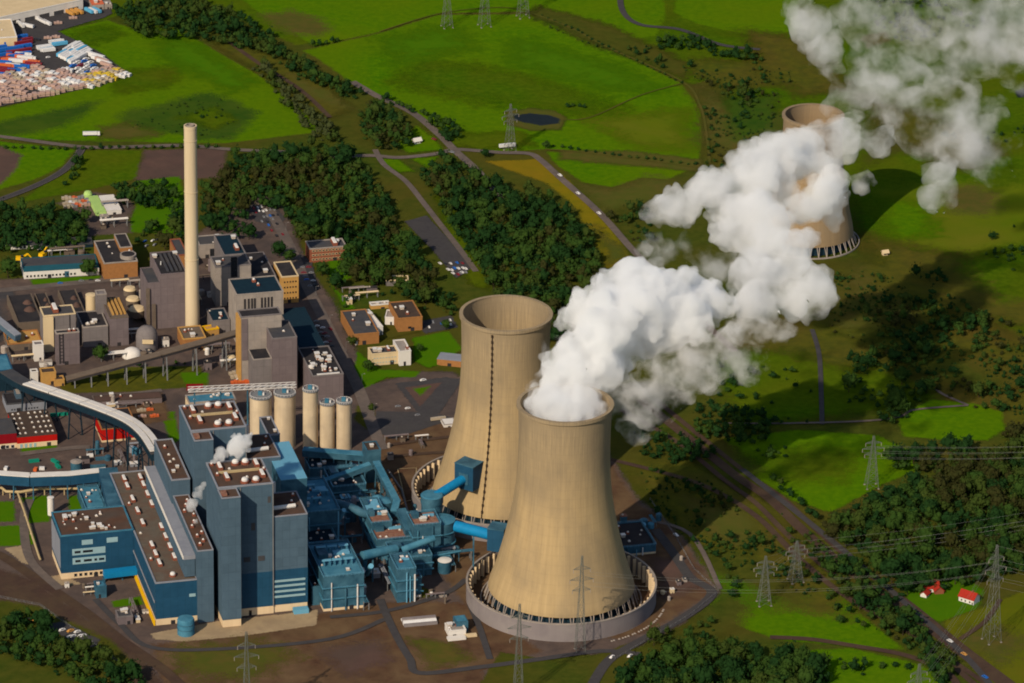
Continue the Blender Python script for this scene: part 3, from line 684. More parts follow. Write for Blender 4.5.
# bridges by the hall
a = P(104, 582.5); b = P(141, 578); q = MB(); q.bar((a.x, a.y, 7), (b.x, b.y, 7), 7, 4.5, 'cyan_pipe'); q.bar((a.x, a.y, 0), (a.x, a.y, 4.8), 2, 2, 'plant_blue'); q.bar(((a.x+b.x)/2, (a.y+b.y)/2, 0), ((a.x+b.x)/2, (a.y+b.y)/2, 4.8), 1, 1, 'plant_blue')
tag(q.build('footbridge'), 'bright cyan covered footbridge leading to the turbine hall', 'footbridge')
bld('gate_house', 'small blue gatehouse at the end of the cyan footbridge', 'gatehouse', (96, 588), 106.5, 582, ybot=599, wall='plant_blue', roof='blue_roof', cap='plant_blue', vent=[(.3,.5,'box',.6)])
bld('transformer_house', 'low dark transformer house in the yard left of the turbine hall', 'transformer house', (118, 618), 133, 611, ybot=626, wall='mauve_wall', roof='slate_roof', cap='grey_wall', rnd=3)

# light blue roof east of the rear boiler house
bld('filter_house', 'building with flat ice blue roof standing before the cream silos', 'filter house', (281, 480.5), 307, 444, h=76, bands=[('plant_blue', 1.0)], roof='ice_clad', cap='ice_clad', para=.4)
bld('switch_house', 'dark roofed block in the gap behind the front boiler house', 'switchgear building', (268, 436), 280, 418, h=48, wall='grey_clad', roof='dark_roof', cap='pale_clad', rnd=2)

# silos
sil = [(260.8, 396, 447, 10.8), (284.8, 393.5, 445, 10.8), (310.5, 390, 448, 7.6), (327.2, 403.5, 448, 7.3), (344, 402, 448, 7.7)]
for i, (x, yt, yb, r) in enumerate(sil):
    hh = height_at(x, yt, yb); p = P(x, yb); rr = r*mpp(x, yb); rr_ = rr
    lab = ['leftmost of the wide cream silos, partly behind the rear boiler house', 'wide cream silo second from the left beside the tall slim one', 'slim tallest cream silo in the middle of the silo row', 'slim cream silo second from the right end of the row', 'slim cream silo at the right end of the row'][i]
    root = empty('silo', p); tag(root, lab, 'silo', 'cream concrete silos')
    q = MB(); q.lathe([(rr, 0), (rr, hh)], 'silo_concrete', 36); smooth_angle(q.build('body', root))
    q = MB(); q.lathe([(rr+.5, hh+.02), (rr+.5, hh+.6), (rr*.2, hh+1.1)], 'steel', 36); q.build('roof', root)
    q = MB()
    for k in range(20):
        t = 2*math.pi*k/20; x_, y_ = rr*math.cos(t), rr*math.sin(t); q.bar((x_, y_, hh+.5), (x_, y_, hh+2), .22, .22, 'pipe_white')
    q.lathe([(rr+.1, hh+1.9), (rr+.1, hh+2.15), (rr-.15, hh+2.15), (rr-.15, hh+1.9)], 'pipe_white', 20, closed=True); q.build('railing', root)
    q = MB(); q.box(-2, 1.2, -1.5, 1.5, hh+1, hh+4, 'blue_roof'); q.box(1.6, 3, -1, 1, hh+1, hh+3, 'pipe_white'); q.build('filter_unit', root)
p0, p1 = P(188, 391, 42), P(296, 386, 42)
root = empty('pipe_bridge', (p0.x, p0.y, 0)); tag(root, 'white railed pipe bridge running along the tops of the two wide silos', 'pipe bridge')
q = MB(); L = p1-p0; n = 16
for s in (-2.2, 2.2):
    nn = Vector((-L.y, L.x, 0)).normalized()*s
    q.bar(nn+Vector((0,0,p0.z)), L+nn+Vector((0,0,p0.z)), .5, .5, 'pipe_white'); q.bar(nn+Vector((0,0,p0.z+2.6)), L+nn+Vector((0,0,p0.z+2.6)), .4, .4, 'pipe_white')
    for k in range(n):
        a_ = L*(k/n); b_ = L*((k+1)/n); q.bar(a_+nn+Vector((0,0,p0.z)), b_+nn+Vector((0,0,p0.z+2.6)), .25, .25, 'pipe_white')
q.build('truss', root)
q = MB(); q.tube([Vector((0,0,p0.z+1)), L+Vector((0,0,p0.z+1))], .9, 'pipe_white'); q.build('pipe', root)
for f in (.06, .3, .55):
    q = MB(); a_ = L*f; q.bar(a_, a_+Vector((0,0,p0.z-.3)), 1.2, 1.2, 'plant_blue'); q.build('support', root)
bld('silo_pump_house', 'pale pump house with small roof pipes behind the rear boiler house', 'pump house', (189, 404), 236, 396, h=20, wall='base_wall', roof='blue_roof', cap='pale_wall', rnd=8)

# ---------------------------------------------------------------- the blue flue gas plant
def tubeobj(name, label, cat, pts, r, m, group=None, legs=(), legm='plant_blue', legw=1.2, parent=None, seg=12):
    p0 = Vector(pts[0]); root = empty(name, (p0.x, p0.y, 0)); tag(root, label, cat, group)
    o_ = Vector((p0.x, p0.y, 0))
    q = MB(); q.tube([Vector(p)-o_ for p in pts], r, m, seg); smooth_angle(q.build('duct', root), 60)
    for f in legs:
        i = min(int(f*(len(pts)-1)), len(pts)-2); t = f*(len(pts)-1)-i; p = Vector(pts[i]).lerp(Vector(pts[i+1]), t)-o_
        q = MB(); q.bar((p.x, p.y, 0), (p.x, p.y, p.z-r), legw, legw, legm); q.build('support', root)
    return root
def gallery(name, label, cat, pts, w, h, side, top, legs=8, legm='plant_blue', group=None, ribs=0):
    """covered belt gallery: sides and floor, roof in its own material, trestles"""
    pts = [Vector(p) for p in pts]; o_ = Vector((pts[0].x, pts[0].y, 0)); root = empty(name, o_); tag(root, label, cat, group)
    q, t = MB(), MB()
    for i in range(len(pts)-1):
        a, b = pts[i]-o_, pts[i+1]-o_; e = (b-a).normalized()*.2
        q.bar(a-e*0, b+e, w, h, side); up = Vector((0,0,h/2+.35)); t.bar(a+up, b+up+e, w+.5, .7, top)
    q.build('gallery', root); t.build('roof', root)
    if ribs:
        r = MB(); L = sum((pts[i+1]-pts[i]).length for i in range(len(pts)-1)); s = 0
        for i in range(len(pts)-1):
            seg = (pts[i+1]-pts[i]); n = max(1, int(seg.length/ribs))
            for k in range(n):
                c = pts[i]+seg*(k/n)-o_; dd = seg.normalized(); r.bar(c+Vector((0,0,h/2+.75)), c+dd*.9+Vector((0,0,h/2+.75)), w+.7, .5, 'steel')
        r.build('roof_ribs', root)
    tot = len(pts)-1
    for k in range(legs):
        f = (k+.5)/legs*tot; i = int(f); p = pts[i].lerp(pts[i+1], f-i)-o_; dd = (pts[i+1]-pts[i]); dd.z = 0; dd.normalize(); n_ = Vector((-dd.y, dd.x, 0))*w*.42
        r = MB(); zt = p.z-h/2
        if zt < 2: continue
        for s in (1, -1): r.bar((p.x+n_.x*s*1.5, p.y+n_.y*s*1.5, 0), (p.x+n_.x*s, p.y+n_.y*s, zt), .9, .9, legm)
        for j in range(max(1, int(zt/10))):
            z0, z1 = zt*j/max(1, int(zt/10)), zt*(j+1)/max(1, int(zt/10)); r.bar((p.x+n_.x*1.3, p.y+n_.y*1.3, z0), (p.x-n_.x*1.2, p.y-n_.y*1.2, z1), .45, .45, legm)
        r.build('trestle', root)
    return root
PZ = lambda x, y, z: P(x, y, z)
def house(name, label, cat, fl, xr, yb, ybot=None, h=None, hs=(), rnd=4, roof='blue_roof', wall='plant_blue', base=None, **kw):
    b = bld(name, label, cat, fl, xr, yb, ybot, h, bands=([('base_wall', base)] if base else [])+[(wall, 1.0)], roof=roof, cap=wall, rnd=rnd, **kw)
    w, d, hh = b['dims']
    rh = random.Random(int(fl[0]*3+fl[1])); q = MB()
    for z in (hh+1.1, hh+2.0):
        q.box(-.2, w+.2, -.25, -.1, z, z+.14, 'ice_clad'); q.box(-.2, w+.2, d+.1, d+.25, z, z+.14, 'ice_clad'); q.box(-.25, -.1, 0, d, z, z+.14, 'ice_clad'); q.box(w+.1, w+.25, 0, d, z, z+.14, 'ice_clad')
    for k in range(int(w/3)+1): q.box(k*3, k*3+.14, -.25, -.1, hh, hh+2, 'ice_clad')
    q.build('railing', b)
    for k in range(3):
        x = rh.uniform(.05, .95)*w; q = MB(); q.tube([(x, -.9, .2), (x, -.9, hh*rh.uniform(.6, 1.0))], rh.uniform(.35, .7), rh.choice(['blue_roof', 'ice_clad', 'plant_blue', 'pipe_white']), 8); q.build('pipe', b)
    if hh > 12:
        for f in (.36, .68):
            q = MB(); q.box(-1.3, w+1.3, -1.4, -.05, hh*f, hh*f+.25, 'blue_roof'); q.box(-1.3, -.05, -.05, d, hh*f, hh*f+.25, 'blue_roof'); q.box(-1.3, w+1.3, -1.4, -1.3, hh*f+1, hh*f+1.12, 'ice_clad'); q.build('walkway', b)
        q = MB(); q.box(w*.1, w*.34, d*.55, d*.85, hh+.26, hh+rh.uniform(2.5, 5), 'plant_blue'); q.box(w*.5, w*.9, d*.62, d*.72, hh+.26, hh+1.8, 'ice_clad'); q.build('roof_unit', b)
    for (u, v, s) in hs:   # gantries on the roof, H shaped
        q = MB(); x, y = u*w, v*d
        for k in (-1, 1): q.box(x+k*2.2*s-.5*s, x+k*2.2*s+.5*s, y-2.2*s, y+1.6*s, hh+.26, hh+3.4*s, 'blue_roof')
        q.box(x-3.6*s, x+3.6*s, y+.2*s, y+2.2*s, hh+3.4*s, hh+4.4*s, 'ice_clad'); q.build('roof_gantry', b)
    return b
house('filter_block', 'blue filter block with six ice blue gantries on its roof, beside the front boiler house', 'filter block', (323.5, 578), 364, 545, ybot=612, base=2.5, rnd=10,
      hs=[(.22,.35,1),(.48,.35,1),(.76,.35,1),(.24,.75,1),(.52,.75,1),(.8,.75,1)])
bld('filter_hopper', 'small blue hopper building at the left foot of the filter block', 'hopper', (312, 588), 324, 576, ybot=606, wall='plant_blue', roof='plant_dark', cap='plant_blue', rnd=2)
house('filter_block', 'blue filter block with ice blue gantries, just below the belt gallery by the silos', 'filter block', (304, 514), 340, 482, h=33, rnd=10,
      hs=[(.2,.3,.95),(.5,.3,.95),(.2,.7,.95),(.5,.7,.95),(.78,.5,.95)])
house('fan_house', 'dark blue fan house squeezed between the two filter blocks', 'fan house', (309, 545), 338, 520, h=18, rnd=7, roof='plant_dark')
house('gravel_roof_house', 'blue building with speckled red gravel roof at the middle of the flue gas plant', 'process building', (376.5, 541), 411, 526, ybot=560, roof='red_gravel', rnd=6)
house('process_building', 'blue building with flat ice blue roof patch behind the red gravel roof', 'process building', (371, 524), 392, 512, h=22, roof='red_gravel', rnd=3)
house('pump_house', 'small blue block with brown roof and pale base before the flue gas plant', 'pump house', (400.2, 580.5), 421.6, 574.5, ybot=600, base=3, roof='red_gravel', rnd=2)
house('scrubber_house', 'blue block with sloping roof behind the small brown roofed pump house', 'scrubber building', (397.5, 571), 416, 556, h=27, rnd=4)
house('scrubber_house', 'low wide dark blue block right of the red gravel roof', 'scrubber building', (394, 560), 432, 544, h=16, roof='plant_blue', rnd=6)
house('gypsum_house', 'blue building with long red gravel roof beside the round blue tower', 'process building', (413.5, 526.5), 441, 514, h=30, roof='red_gravel', rnd=3)
house('process_building', 'low blue block below the belt galleries, left of the white lagoon edge', 'process building', (333, 488), 366, 470, h=14, roof='plant_dark', rnd=8)
house('process_building', 'small blue block with ice blue roof under the slanting belt gallery', 'process building', (366, 513), 384, 500, h=20, roof='ice_clad', rnd=3)
house('process_building', 'flat dark blue block right under the cream silos', 'process building', (310, 470), 352, 459, h=10, roof='plant_dark', rnd=6)
house('recirculation_house', 'blue building with brown roof right of and behind the front cooling tower', 'pump house', (612, 549.5), 656, 526, ybot=558, base=2.0, roof='dark_roof', rnd=10)
for (x, y, hh, r, lab) in ((441, 551, 27, 10.5, 'broad blue absorber tower with flat roof near the cyan duct'), (385, 520, 17, 6.5, 'squat blue absorber tank behind the red gravel roof'), (378, 512, 13, 4.2, 'small blue round tank between the galleries')):
    p = P(x, y); root = empty('absorber', p); tag(root, lab, 'absorber tower', 'blue absorber towers')
    q = MB(); q.lathe([(r, 0), (r, hh)], 'plant_blue', 32); smooth_angle(q.build('body', root)); q = MB(); q.lathe([(r+.3, hh+.02), (r*.2, hh+1.6)], 'blue_roof', 32); q.build('roof', root)
    for z in (hh*.35, hh*.7):
        q = MB(); q.lathe([(r+1.1, z), (r+1.1, z+.3), (r+.02, z+.3), (r+.02, z)], 'blue_roof', 28, closed=True); q.build('gantry_ring', root)
# flue gas ducts into the towers
p = P(431.5, 541); hh = height_at(431.5, 495, 541); root = empty('flue_tower', p); tag(root, 'round blue flue gas tower feeding the upper cyan duct', 'flue tower')
q = MB(); q.lathe([(8.2, 0), (8.2, hh-6), (8.8, hh-6), (8.8, hh)], 'plant_blue', 32); smooth_angle(q.build('body', root)); q = MB(); q.lathe([(8.8, hh+.02), (8.0, hh+.8), (.2, hh+1.2)], 'blue_roof', 32); q.build('roof', root)
RT = P(503, 503)      # rear tower centre on the ground
FT = P(561, 599)      # front tower centre
zb = 40
def aim(px, py, tgt, rad):
    "point on the sight line at distance rad from the tower axis, on the near side"
    def f(z):
        w_ = P(px, py, z); return math.hypot(w_.x-tgt.x, w_.y-tgt.y)-rad
    # near side: larger z gives nearer to the camera
    zs = [k*1.0 for k in range(0, 140)]
    return P(px, py, min(zs, key=lambda z: abs(f(z))+(0 if P(px, py, z).y < tgt.y else 1e3)))
E1 = aim(468, 476, RT, 50)
tubeobj('flue_duct', 'upper cyan flue gas duct crossing from the round tower to the rear cooling tower', 'duct', [Vector((p.x, p.y, hh-3)), Vector((p.x, p.y, hh-3)).lerp(E1, .5), E1], 3.7, 'cyan_pipe')
rz = math.atan2(RT.y-E1.y, RT.x-E1.x)-math.pi/2
q = MB(); q.box(-8.5, 8.5, -6, 10, -9, 11, 'blue_clad'); q.box(-8.8, 8.8, -6.3, 10, 11.02, 11.6, 'plant_blue'); q.box(-4.2, 4.2, -6.5, -6.02, -4.4, 4.4, 'plant_blue')
o = q.build('duct_housing', loc=E1, rz=rz); tag(o, 'dark blue box on the shell of the rear cooling tower where the cyan duct enters', 'duct housing')
ex, ey = FT.x-52*math.cos(.30), FT.y+52*math.sin(.30); ez = solve(lambda z: proj((ex, ey, z))[1]-536, 2, 90); E2 = Vector((ex, ey, ez)); S2 = P(455.5, 526, E2.z+1)
tubeobj('flue_duct', 'lower cyan flue gas duct leading to the front cooling tower', 'duct', [S2, S2.lerp(E2, .5), E2], 4.3, 'cyan_pipe', legs=(.45,))
rz = math.atan2(FT.y-E2.y, FT.x-E2.x)-math.pi/2
q = MB(); q.box(-6.5, 6.5, -5, 8, -10, 8, 'blue_clad'); q.box(-6.8, 6.8, -5.3, 8, 8.02, 8.6, 'plant_blue'); q.box(-5, 5, -5.4, -5.05, -5, 5, 'plant_blue')
o = q.build('duct_housing', loc=E2, rz=rz); tag(o, 'dark blue box at the left shell of the front cooling tower below the cyan duct', 'duct housing')
# belt galleries of the blue plant
gallery('belt_gallery', 'long blue belt gallery running right below the cream silos', 'belt gallery', [PZ(303, 452, 16), PZ(366, 457, 16)], 7, 5, 'plant_blue', 'blue_roof', 5, group='blue belt galleries of the flue gas plant')
gallery('belt_gallery', 'blue belt gallery slanting down left from the transfer tower to the filter block', 'belt gallery', [PZ(370, 466, 22), PZ(321, 484, 12)], 5, 4, 'plant_blue', 'blue_roof', 4, group='blue belt galleries of the flue gas plant')
gallery('belt_gallery', 'blue belt gallery running from the transfer tower toward the absorber towers', 'belt gallery', [PZ(376, 464, 22), PZ(397, 504, 20)], 5, 4.5, 'plant_blue', 'blue_roof', 4, group='blue belt galleries of the flue gas plant')
gallery('belt_gallery', 'short blue belt gallery dropping beside the gypsum building', 'belt gallery', [PZ(397, 503, 20), PZ(394, 514, 18)], 5, 4.5, 'plant_blue', 'blue_roof', 1, group='blue belt galleries of the flue gas plant')
gallery('belt_gallery', 'broad blue duct gallery lying beside the red gravel roof', 'belt gallery', [PZ(401, 512, 24), PZ(410, 534, 18)], 7, 5, 'plant_blue', 'plant_blue', 1, group='blue belt galleries of the flue gas plant')
bld('transfer_tower', 'slim blue transfer tower where the belt galleries meet right of the silos', 'transfer tower', (367, 452), 381, 443, h=28, wall='plant_blue', roof='brownish_roof', cap='plant_blue', vent=[(.5,.5,'box',.8)])
tubeobj('flue_duct', 'broad blue flue duct lying from the front filter block to the gravel roofed building', 'duct', [PZ(362, 556, 24), PZ(380, 552, 24), PZ(396, 549, 22)], 3.6, 'blue_roof', legs=(.3, .8))
tubeobj('flue_duct', 'blue flue duct bending from the rear filter block round to the absorber tanks', 'duct', smooth_line([PZ(336, 503, 26), PZ(352, 508, 26), PZ(366, 514, 22), PZ(382, 513, 18)], 4), 3.4, 'plant_blue', legs=(.2, .6))
tubeobj('flue_duct', 'light blue duct slanting over the scrubber blocks to the broad absorber tower', 'duct', [PZ(402, 550, 20), PZ(418, 544, 24), PZ(434, 538, 26)], 2.6, 'blue_roof', legs=(.3,))
tubeobj('flue_duct', 'pale vertical duct standing in the dark gap beside the front filter block', 'duct', [PZ(367, 574, 2), PZ(369, 570, 14), PZ(371, 566, 26)], 2.0, 'ice_clad')
tubeobj('flue_duct', 'pale slanting duct at the right end of the rear filter block', 'duct', [PZ(340, 518, 20), PZ(344, 510, 30)], 1.8, 'ice_clad')
# lagoons
for i, (pts, lab) in enumerate((([(327,488),(349,482),(355,494),(337,498)], 'brown settling basin with pale kerbs left of the leaning gallery'), ([(352,482),(378,478),(380,492),(357,494)], 'brown settling basin with small tanks under the leaning gallery'), ([(398,470),(416,469),(414,500),(406,502)], 'brown gravel bed with pale kerb left of the rear tower ring'))):
    W = [P(x, y) for x, y in pts]; q = MB(); c = W[0]; zz = next(Z)
    q.add([(p_.x-c.x, p_.y-c.y, zz) for p_ in W], [tuple(range(len(W)))] if (W[1]-W[0]).cross(W[2]-W[1]).z > 0 else [tuple(range(len(W)))[::-1]], 'yard_earth')
    for k in range(len(W)):
        a, b = W[k]-c, W[(k+1) % len(W)]-c; q.bar((a.x, a.y, .5), (b.x, b.y, .5), 1.1, 1.0, 'pipe_beige')
    tag(q.build('settling_basin', loc=(c.x, c.y, 0)), lab, 'basin')
def tank(x, y, r, h, wall, top, lab, cat='tank', name='tank', group=None, cone=.8):
    p = P(x, y); root = empty(name, p); tag(root, lab, cat, group)
    q = MB(); q.lathe([(r, 0), (r, h)], wall, 24); smooth_angle(q.build('body', root))
    q = MB(); q.lathe([(r+.15, h+.01), (r+.15, h+.3), (.1, h+.3+cone)], top, 24); q.build('lid', root); return root
tank(444.5, 572, 5.2, 10, 'plant_blue', 'white_wall', 'blue tank with white lid before the absorber tower')
tank(76.5, 473, 4.6, 10, 'plant_blue', 'pale_wall', 'blue tank with pale lid by the pipes left of the turbine hall')
tank(346, 477, 3.0, 4, 'cream_wall', 'pipe_white', 'small cream tank under the belt gallery by the silos')
tank(331, 476, 3.0, 4, 'cream_wall', 'cream_wall', 'squat cream tank left of the other under the belt gallery')
tank(386, 506, 3.6, 6, 'cream_wall', 'cream_wall', 'cream tank at the foot of the leaning belt gallery')
tank(316, 470, 3.2, 5, 'cream_wall', 'cream_wall', 'cream round tank right of the ice blue roof')
tank(51, 515, 2.6, 15, 'white_wall', 'white_wall', 'slim white upright tank on the lawn behind the workshop wing', cone=.4)
tank(417, 507, 3.5, 4, 'yellow_paint', 'cream_wall', 'low yellow rimmed tank beside the rear tower ring')
# pipe bridge in front of the flue plant
tubeobj('pipe_bridge', 'thin blue pipe bridge on posts before the absorber tower', 'pipe bridge', [PZ(415, 557, 9), PZ(440, 555, 9), PZ(461, 551, 9)], .8, 'blue_roof', legs=(.05, .35, .65, .95), legw=.6)
tubeobj('pipe_bridge', 'grey pipe bridge running along the fence of the rear cooling tower', 'pipe bridge', [PZ(388, 470, 4), PZ(402, 490, 4), PZ(408, 512, 4)], .7, 'steel', legs=(.1, .5, .9), legw=.5)
# ---------------------------------------------------------------- cooling towers
def tower_mat(name, c1, c2, c3):
    "cast concrete shell: fine vertical ribs, rain streaks below the rim, lift bands"
    m = bpy.data.materials.new(name); m.use_nodes = True; t = m.node_tree; N, L = t.nodes, t.links; b = N['Principled BSDF']
    b.inputs['Roughness'].default_value = .9; b.inputs['Specular IOR Level'].default_value = .1
    tc = N.new('ShaderNodeTexCoord'); sp = N.new('ShaderNodeSeparateXYZ'); L.new(tc.outputs['Object'], sp.inputs[0])
    at = N.new('ShaderNodeMath'); at.operation = 'ARCTAN2'; L.new(sp.outputs['Y'], at.inputs[0]); L.new(sp.outputs['X'], at.inputs[1])
    cb = N.new('ShaderNodeCombineXYZ'); s1 = N.new('ShaderNodeMath'); s1.operation = 'MULTIPLY'; s1.inputs[1].default_value = 22; L.new(at.outputs[0], s1.inputs[0])
    s2 = N.new('ShaderNodeMath'); s2.operation = 'MULTIPLY'; s2.inputs[1].default_value = .012; L.new(sp.outputs['Z'], s2.inputs[0])
    L.new(s1.outputs[0], cb.inputs[0]); L.new(s2.outputs[0], cb.inputs[1])
    def noise(vec, sc, det, lo, hi):
        n = N.new('ShaderNodeTexNoise'); n.inputs['Scale'].default_value = sc; n.inputs['Detail'].default_value = det; n.inputs['Roughness'].default_value = .6; L.new(vec, n.inputs['Vector'])
        r = N.new('ShaderNodeMapRange'); r.inputs[1].default_value = lo; r.inputs[2].default_value = hi; L.new(n.outputs['Fac'], r.inputs[0]); return r.outputs[0]
    def mix(f, a, col, amt):
        x = N.new('ShaderNodeMix'); x.data_type = 'RGBA'; k = N.new('ShaderNodeMath'); k.operation = 'MULTIPLY'; k.inputs[1].default_value = amt; L.new(f, k.inputs[0]); L.new(k.outputs[0], x.inputs[0])
        if isinstance(a, tuple): x.inputs[6].default_value = (*a, 1)
        else: L.new(a, x.inputs[6])
        x.inputs[7].default_value = (*col, 1); return x.outputs[2]
    c = mix(noise(cb.outputs[0], .55, 5, .35, .68), c1, c2, .7)
    c = mix(noise(cb.outputs[0], 3.0, 4, .46, .76), c, c3, .30)
    # dark streaks hang from the rim
    zf = N.new('ShaderNodeMapRange'); zf.inputs[1].default_value = 85; zf.inputs[2].default_value = 160; L.new(sp.outputs['Z'], zf.inputs[0])
    st = N.new('ShaderNodeMath'); st.operation = 'MULTIPLY'; L.new(zf.outputs[0], st.inputs[0]); L.new(noise(cb.outputs[0], 3.2, 4, .42, .62), st.inputs[1])
    c = mix(st.outputs[0], c, c3, .95)
    c = mix(zf.outputs[0], c, (.27, .215, .145), .55)
    # faint lift joints
    w = N.new('ShaderNodeMath'); w.operation = 'FRACT'; q = N.new('ShaderNodeMath'); q.operation = 'MULTIPLY'; q.inputs[1].default_value = .14; L.new(sp.outputs['Z'], q.inputs[0]); L.new(q.outputs[0], w.inputs[0])
    gt = N.new('ShaderNodeMath'); gt.operation = 'GREATER_THAN'; gt.inputs[1].default_value = .86; L.new(w.outputs[0], gt.inputs[0]); c = mix(gt.outputs[0], c, c3, .07)
    pn = N.new('ShaderNodeMapping'); pn.inputs['Scale'].default_value = (.03, .03, .018); L.new(tc.outputs['Object'], pn.inputs['Vector'])
    c = mix(noise(pn.outputs[0], 1.0, 5, .42, .66), c, (.20, .155, .10), .6)
    L.new(c, b.inputs['Base Color']); return m
TM = tower_mat('tower_concrete', (.410,.295,.150), (.315,.225,.115), (.150,.108,.066))
TM3 = tower_mat('tower_concrete_shaded', (.29,.20,.105), (.22,.15,.085), (.11,.075,.05))  # darker, browner mix: the plume's shade is put into this concrete
def cooling_tower(pos, label, prof, H, ring_r, ring_h, n_col=44, mt=TM, ladder=None, z0=11.8, fins=True):
    root = empty('cooling_tower', pos); tag(root, label, 'cooling tower')
    th = 1.1
    zz = [k/60 for k in range(61)]
    def rad(f):
        for (a, ra), (b, rb) in zip(prof, prof[1:]):
            if a <= f <= b:
                # catmull in the table
                i = prof.index((a, ra)); p0 = prof[max(i-1, 0)][1]; p3 = prof[min(i+2, len(prof)-1)][1]; t = (f-a)/(b-a)
                return .5*(2*ra+(rb-p0)*t+(2*p0-5*ra+4*rb-p3)*t*t+(3*ra-p0-3*rb+p3)*t**3)
        return prof[-1][1]
    out = [(rad(f), z0+(H-z0)*f) for f in zz]
    inn = [(r-th, z) for r, z in out][::-1]
    q = MB(); q.lathe(out+inn, mt, 96, closed=True); smooth_angle(q.build('shell', root), 50)
    rt = out[-1][0]
    q = MB(); q.lathe([(rt+.02, H-3.2), (rt+1.3, H-2.4), (rt+1.3, H+.12), (rt-th-.4, H+.12), (rt-th-.4, H-.5), (rt+.02, H-.5)], mt, 96, closed=True); smooth_angle(q.build('rim', root), 50)
    rb, rg = out[0][0]-.5, out[0][0]+3.2
    for k in range(n_col):
        t = 2*math.pi*k/n_col
        for s in (-1, 1):
            t2 = t+s*math.pi/n_col*.35
            q = MB(); q.bar((rg*math.cos(t), rg*math.sin(t), 0), (rb*math.cos(t2), rb*math.sin(t2), z0+.4), .62, .62, 'pale_wall'); q.build('column', root)
    q = MB(); q.lathe([(rg+2.5, .1), (rg+2.5, 1.5), (rg+1.7, 1.5), (rg+1.7, .1)], 'pale_wall', 72, closed=True); q.build('basin_rim', root)
    q = MB(); q.lathe([(out[0][0]-2.5, .3), (out[0][0]-5, z0+2)], 'plant_dark', 48); q.build('fill_pack', root)
    if ladder:
        tx, n = ladder
        q = MB()
        L_ = [(math.cos(tx)*(r+.5), math.sin(tx)*(r+.5), z) for r, z in out[:-1:2]]
        q.tube(L_, .42, 'rust_dark', 6)
        for (x, y, z) in [L_[i] for i in range(1, len(L_), 1)]: q.box(x-.75, x+.75, y-.7, y+.5, z-1.1, z+.9, 'rust_dark')
        q.build('ladder', root)
    if ring_r:
        rr = empty('noise_barrier', pos); tag(rr, label_ring[label], 'noise barrier')
        q = MB(); q.lathe([(ring_r, .1), (ring_r, ring_h), (ring_r-.8, ring_h), (ring_r-.8, .1)], 'barrier', 96, closed=True); smooth_angle(q.build('barrier_wall', rr), 50)
        q = MB(); q.lathe([(ring_r+.35, ring_h+.02), (ring_r+.35, ring_h+.7), (ring_r-1.2, ring_h+.7), (ring_r-1.2, ring_h+.02)], 'pale_wall', 96, closed=True); q.build('coping', rr)
        for k in range(64):
            t = 2*math.pi*(k+.5)/64; c, s = math.cos(t), math.sin(t)
            q = MB(); a = ring_r-1.0; b_ = ring_r-3.4
            q.add([(a*c-.5*s, a*s+.5*c, .1), (b_*c-.5*s, b_*s+.5*c, .1), (b_*c+.5*s, b_*s-.5*c, .1), (a*c+.5*s, a*s-.5*c, .1), (a*c-.5*s, a*s+.5*c, ring_h-.4), (b_*c-.5*s, b_*s+.5*c, ring_h-.4), (b_*c+.5*s, b_*s-.5*c, ring_h-.4), (a*c+.5*s, a*s-.5*c, ring_h-.4)],
                  [(3,2,1,0),(4,5,6,7),(0,1,5,4),(1,2,6,5),(2,3,7,6),(3,0,4,7)], 'base_wall'); q.build('buttress', rr)
    return root
D('rust_dark', (.045,.030,.022), (.035,.024,.018), scale=.4)
D('barrier', (.215,.185,.185), (.175,.152,.155), scale=.1, mode='streak', col3=(.28,.25,.23), scale2=.05, mix=.3)
s_ = mpp(561, 599)
HT = height_at(566.5, 403, 599)
PF = [(f, q_/2*s_) for f, q_ in ((0, 146.5), (.12, 131.5), (.24, 118.5), (.36, 107.5), (.47, 99.5), (.58, 94), (.69, 91.3), (.80, 90.6), (.90, 91.2), (1.0, 92.4))]
la, lb, lc = 'front cooling tower with a white steam plume rising from its rim', 'rear cooling tower without steam, dark ladder line down its tan shell', 'distant third cooling tower half hidden behind the steam plume'
label_ring = {la: 'grey ring wall round the foot of the front cooling tower', lb: 'ring wall round the foot of the rear cooling tower, mostly hidden'}
cooling_tower(Vector((FT.x, FT.y, 0)), la, PF, HT, 95*s_, 14.5)
ang = math.atan2(-math.cos(.13), -math.sin(.13)) 
cooling_tower(Vector((RT.x, RT.y, 0)), lb, PF, HT, 95*s_, 14.5, ladder=(-math.pi/2-.30, 1))
CT3 = P(808, 240); s3 = mpp(808, 240); H3 = height_at(813.5, 114.5, 240)
cooling_tower(Vector((CT3.x, CT3.y, 0)), lc, [(0, 45*s3), (.2, 40*s3), (.45, 34*s3), (.7, 30.5*s3), (.88, 29.5*s3), (1, 29.5*s3)], H3, 0, 0, n_col=36, mt=TM3, z0=9)
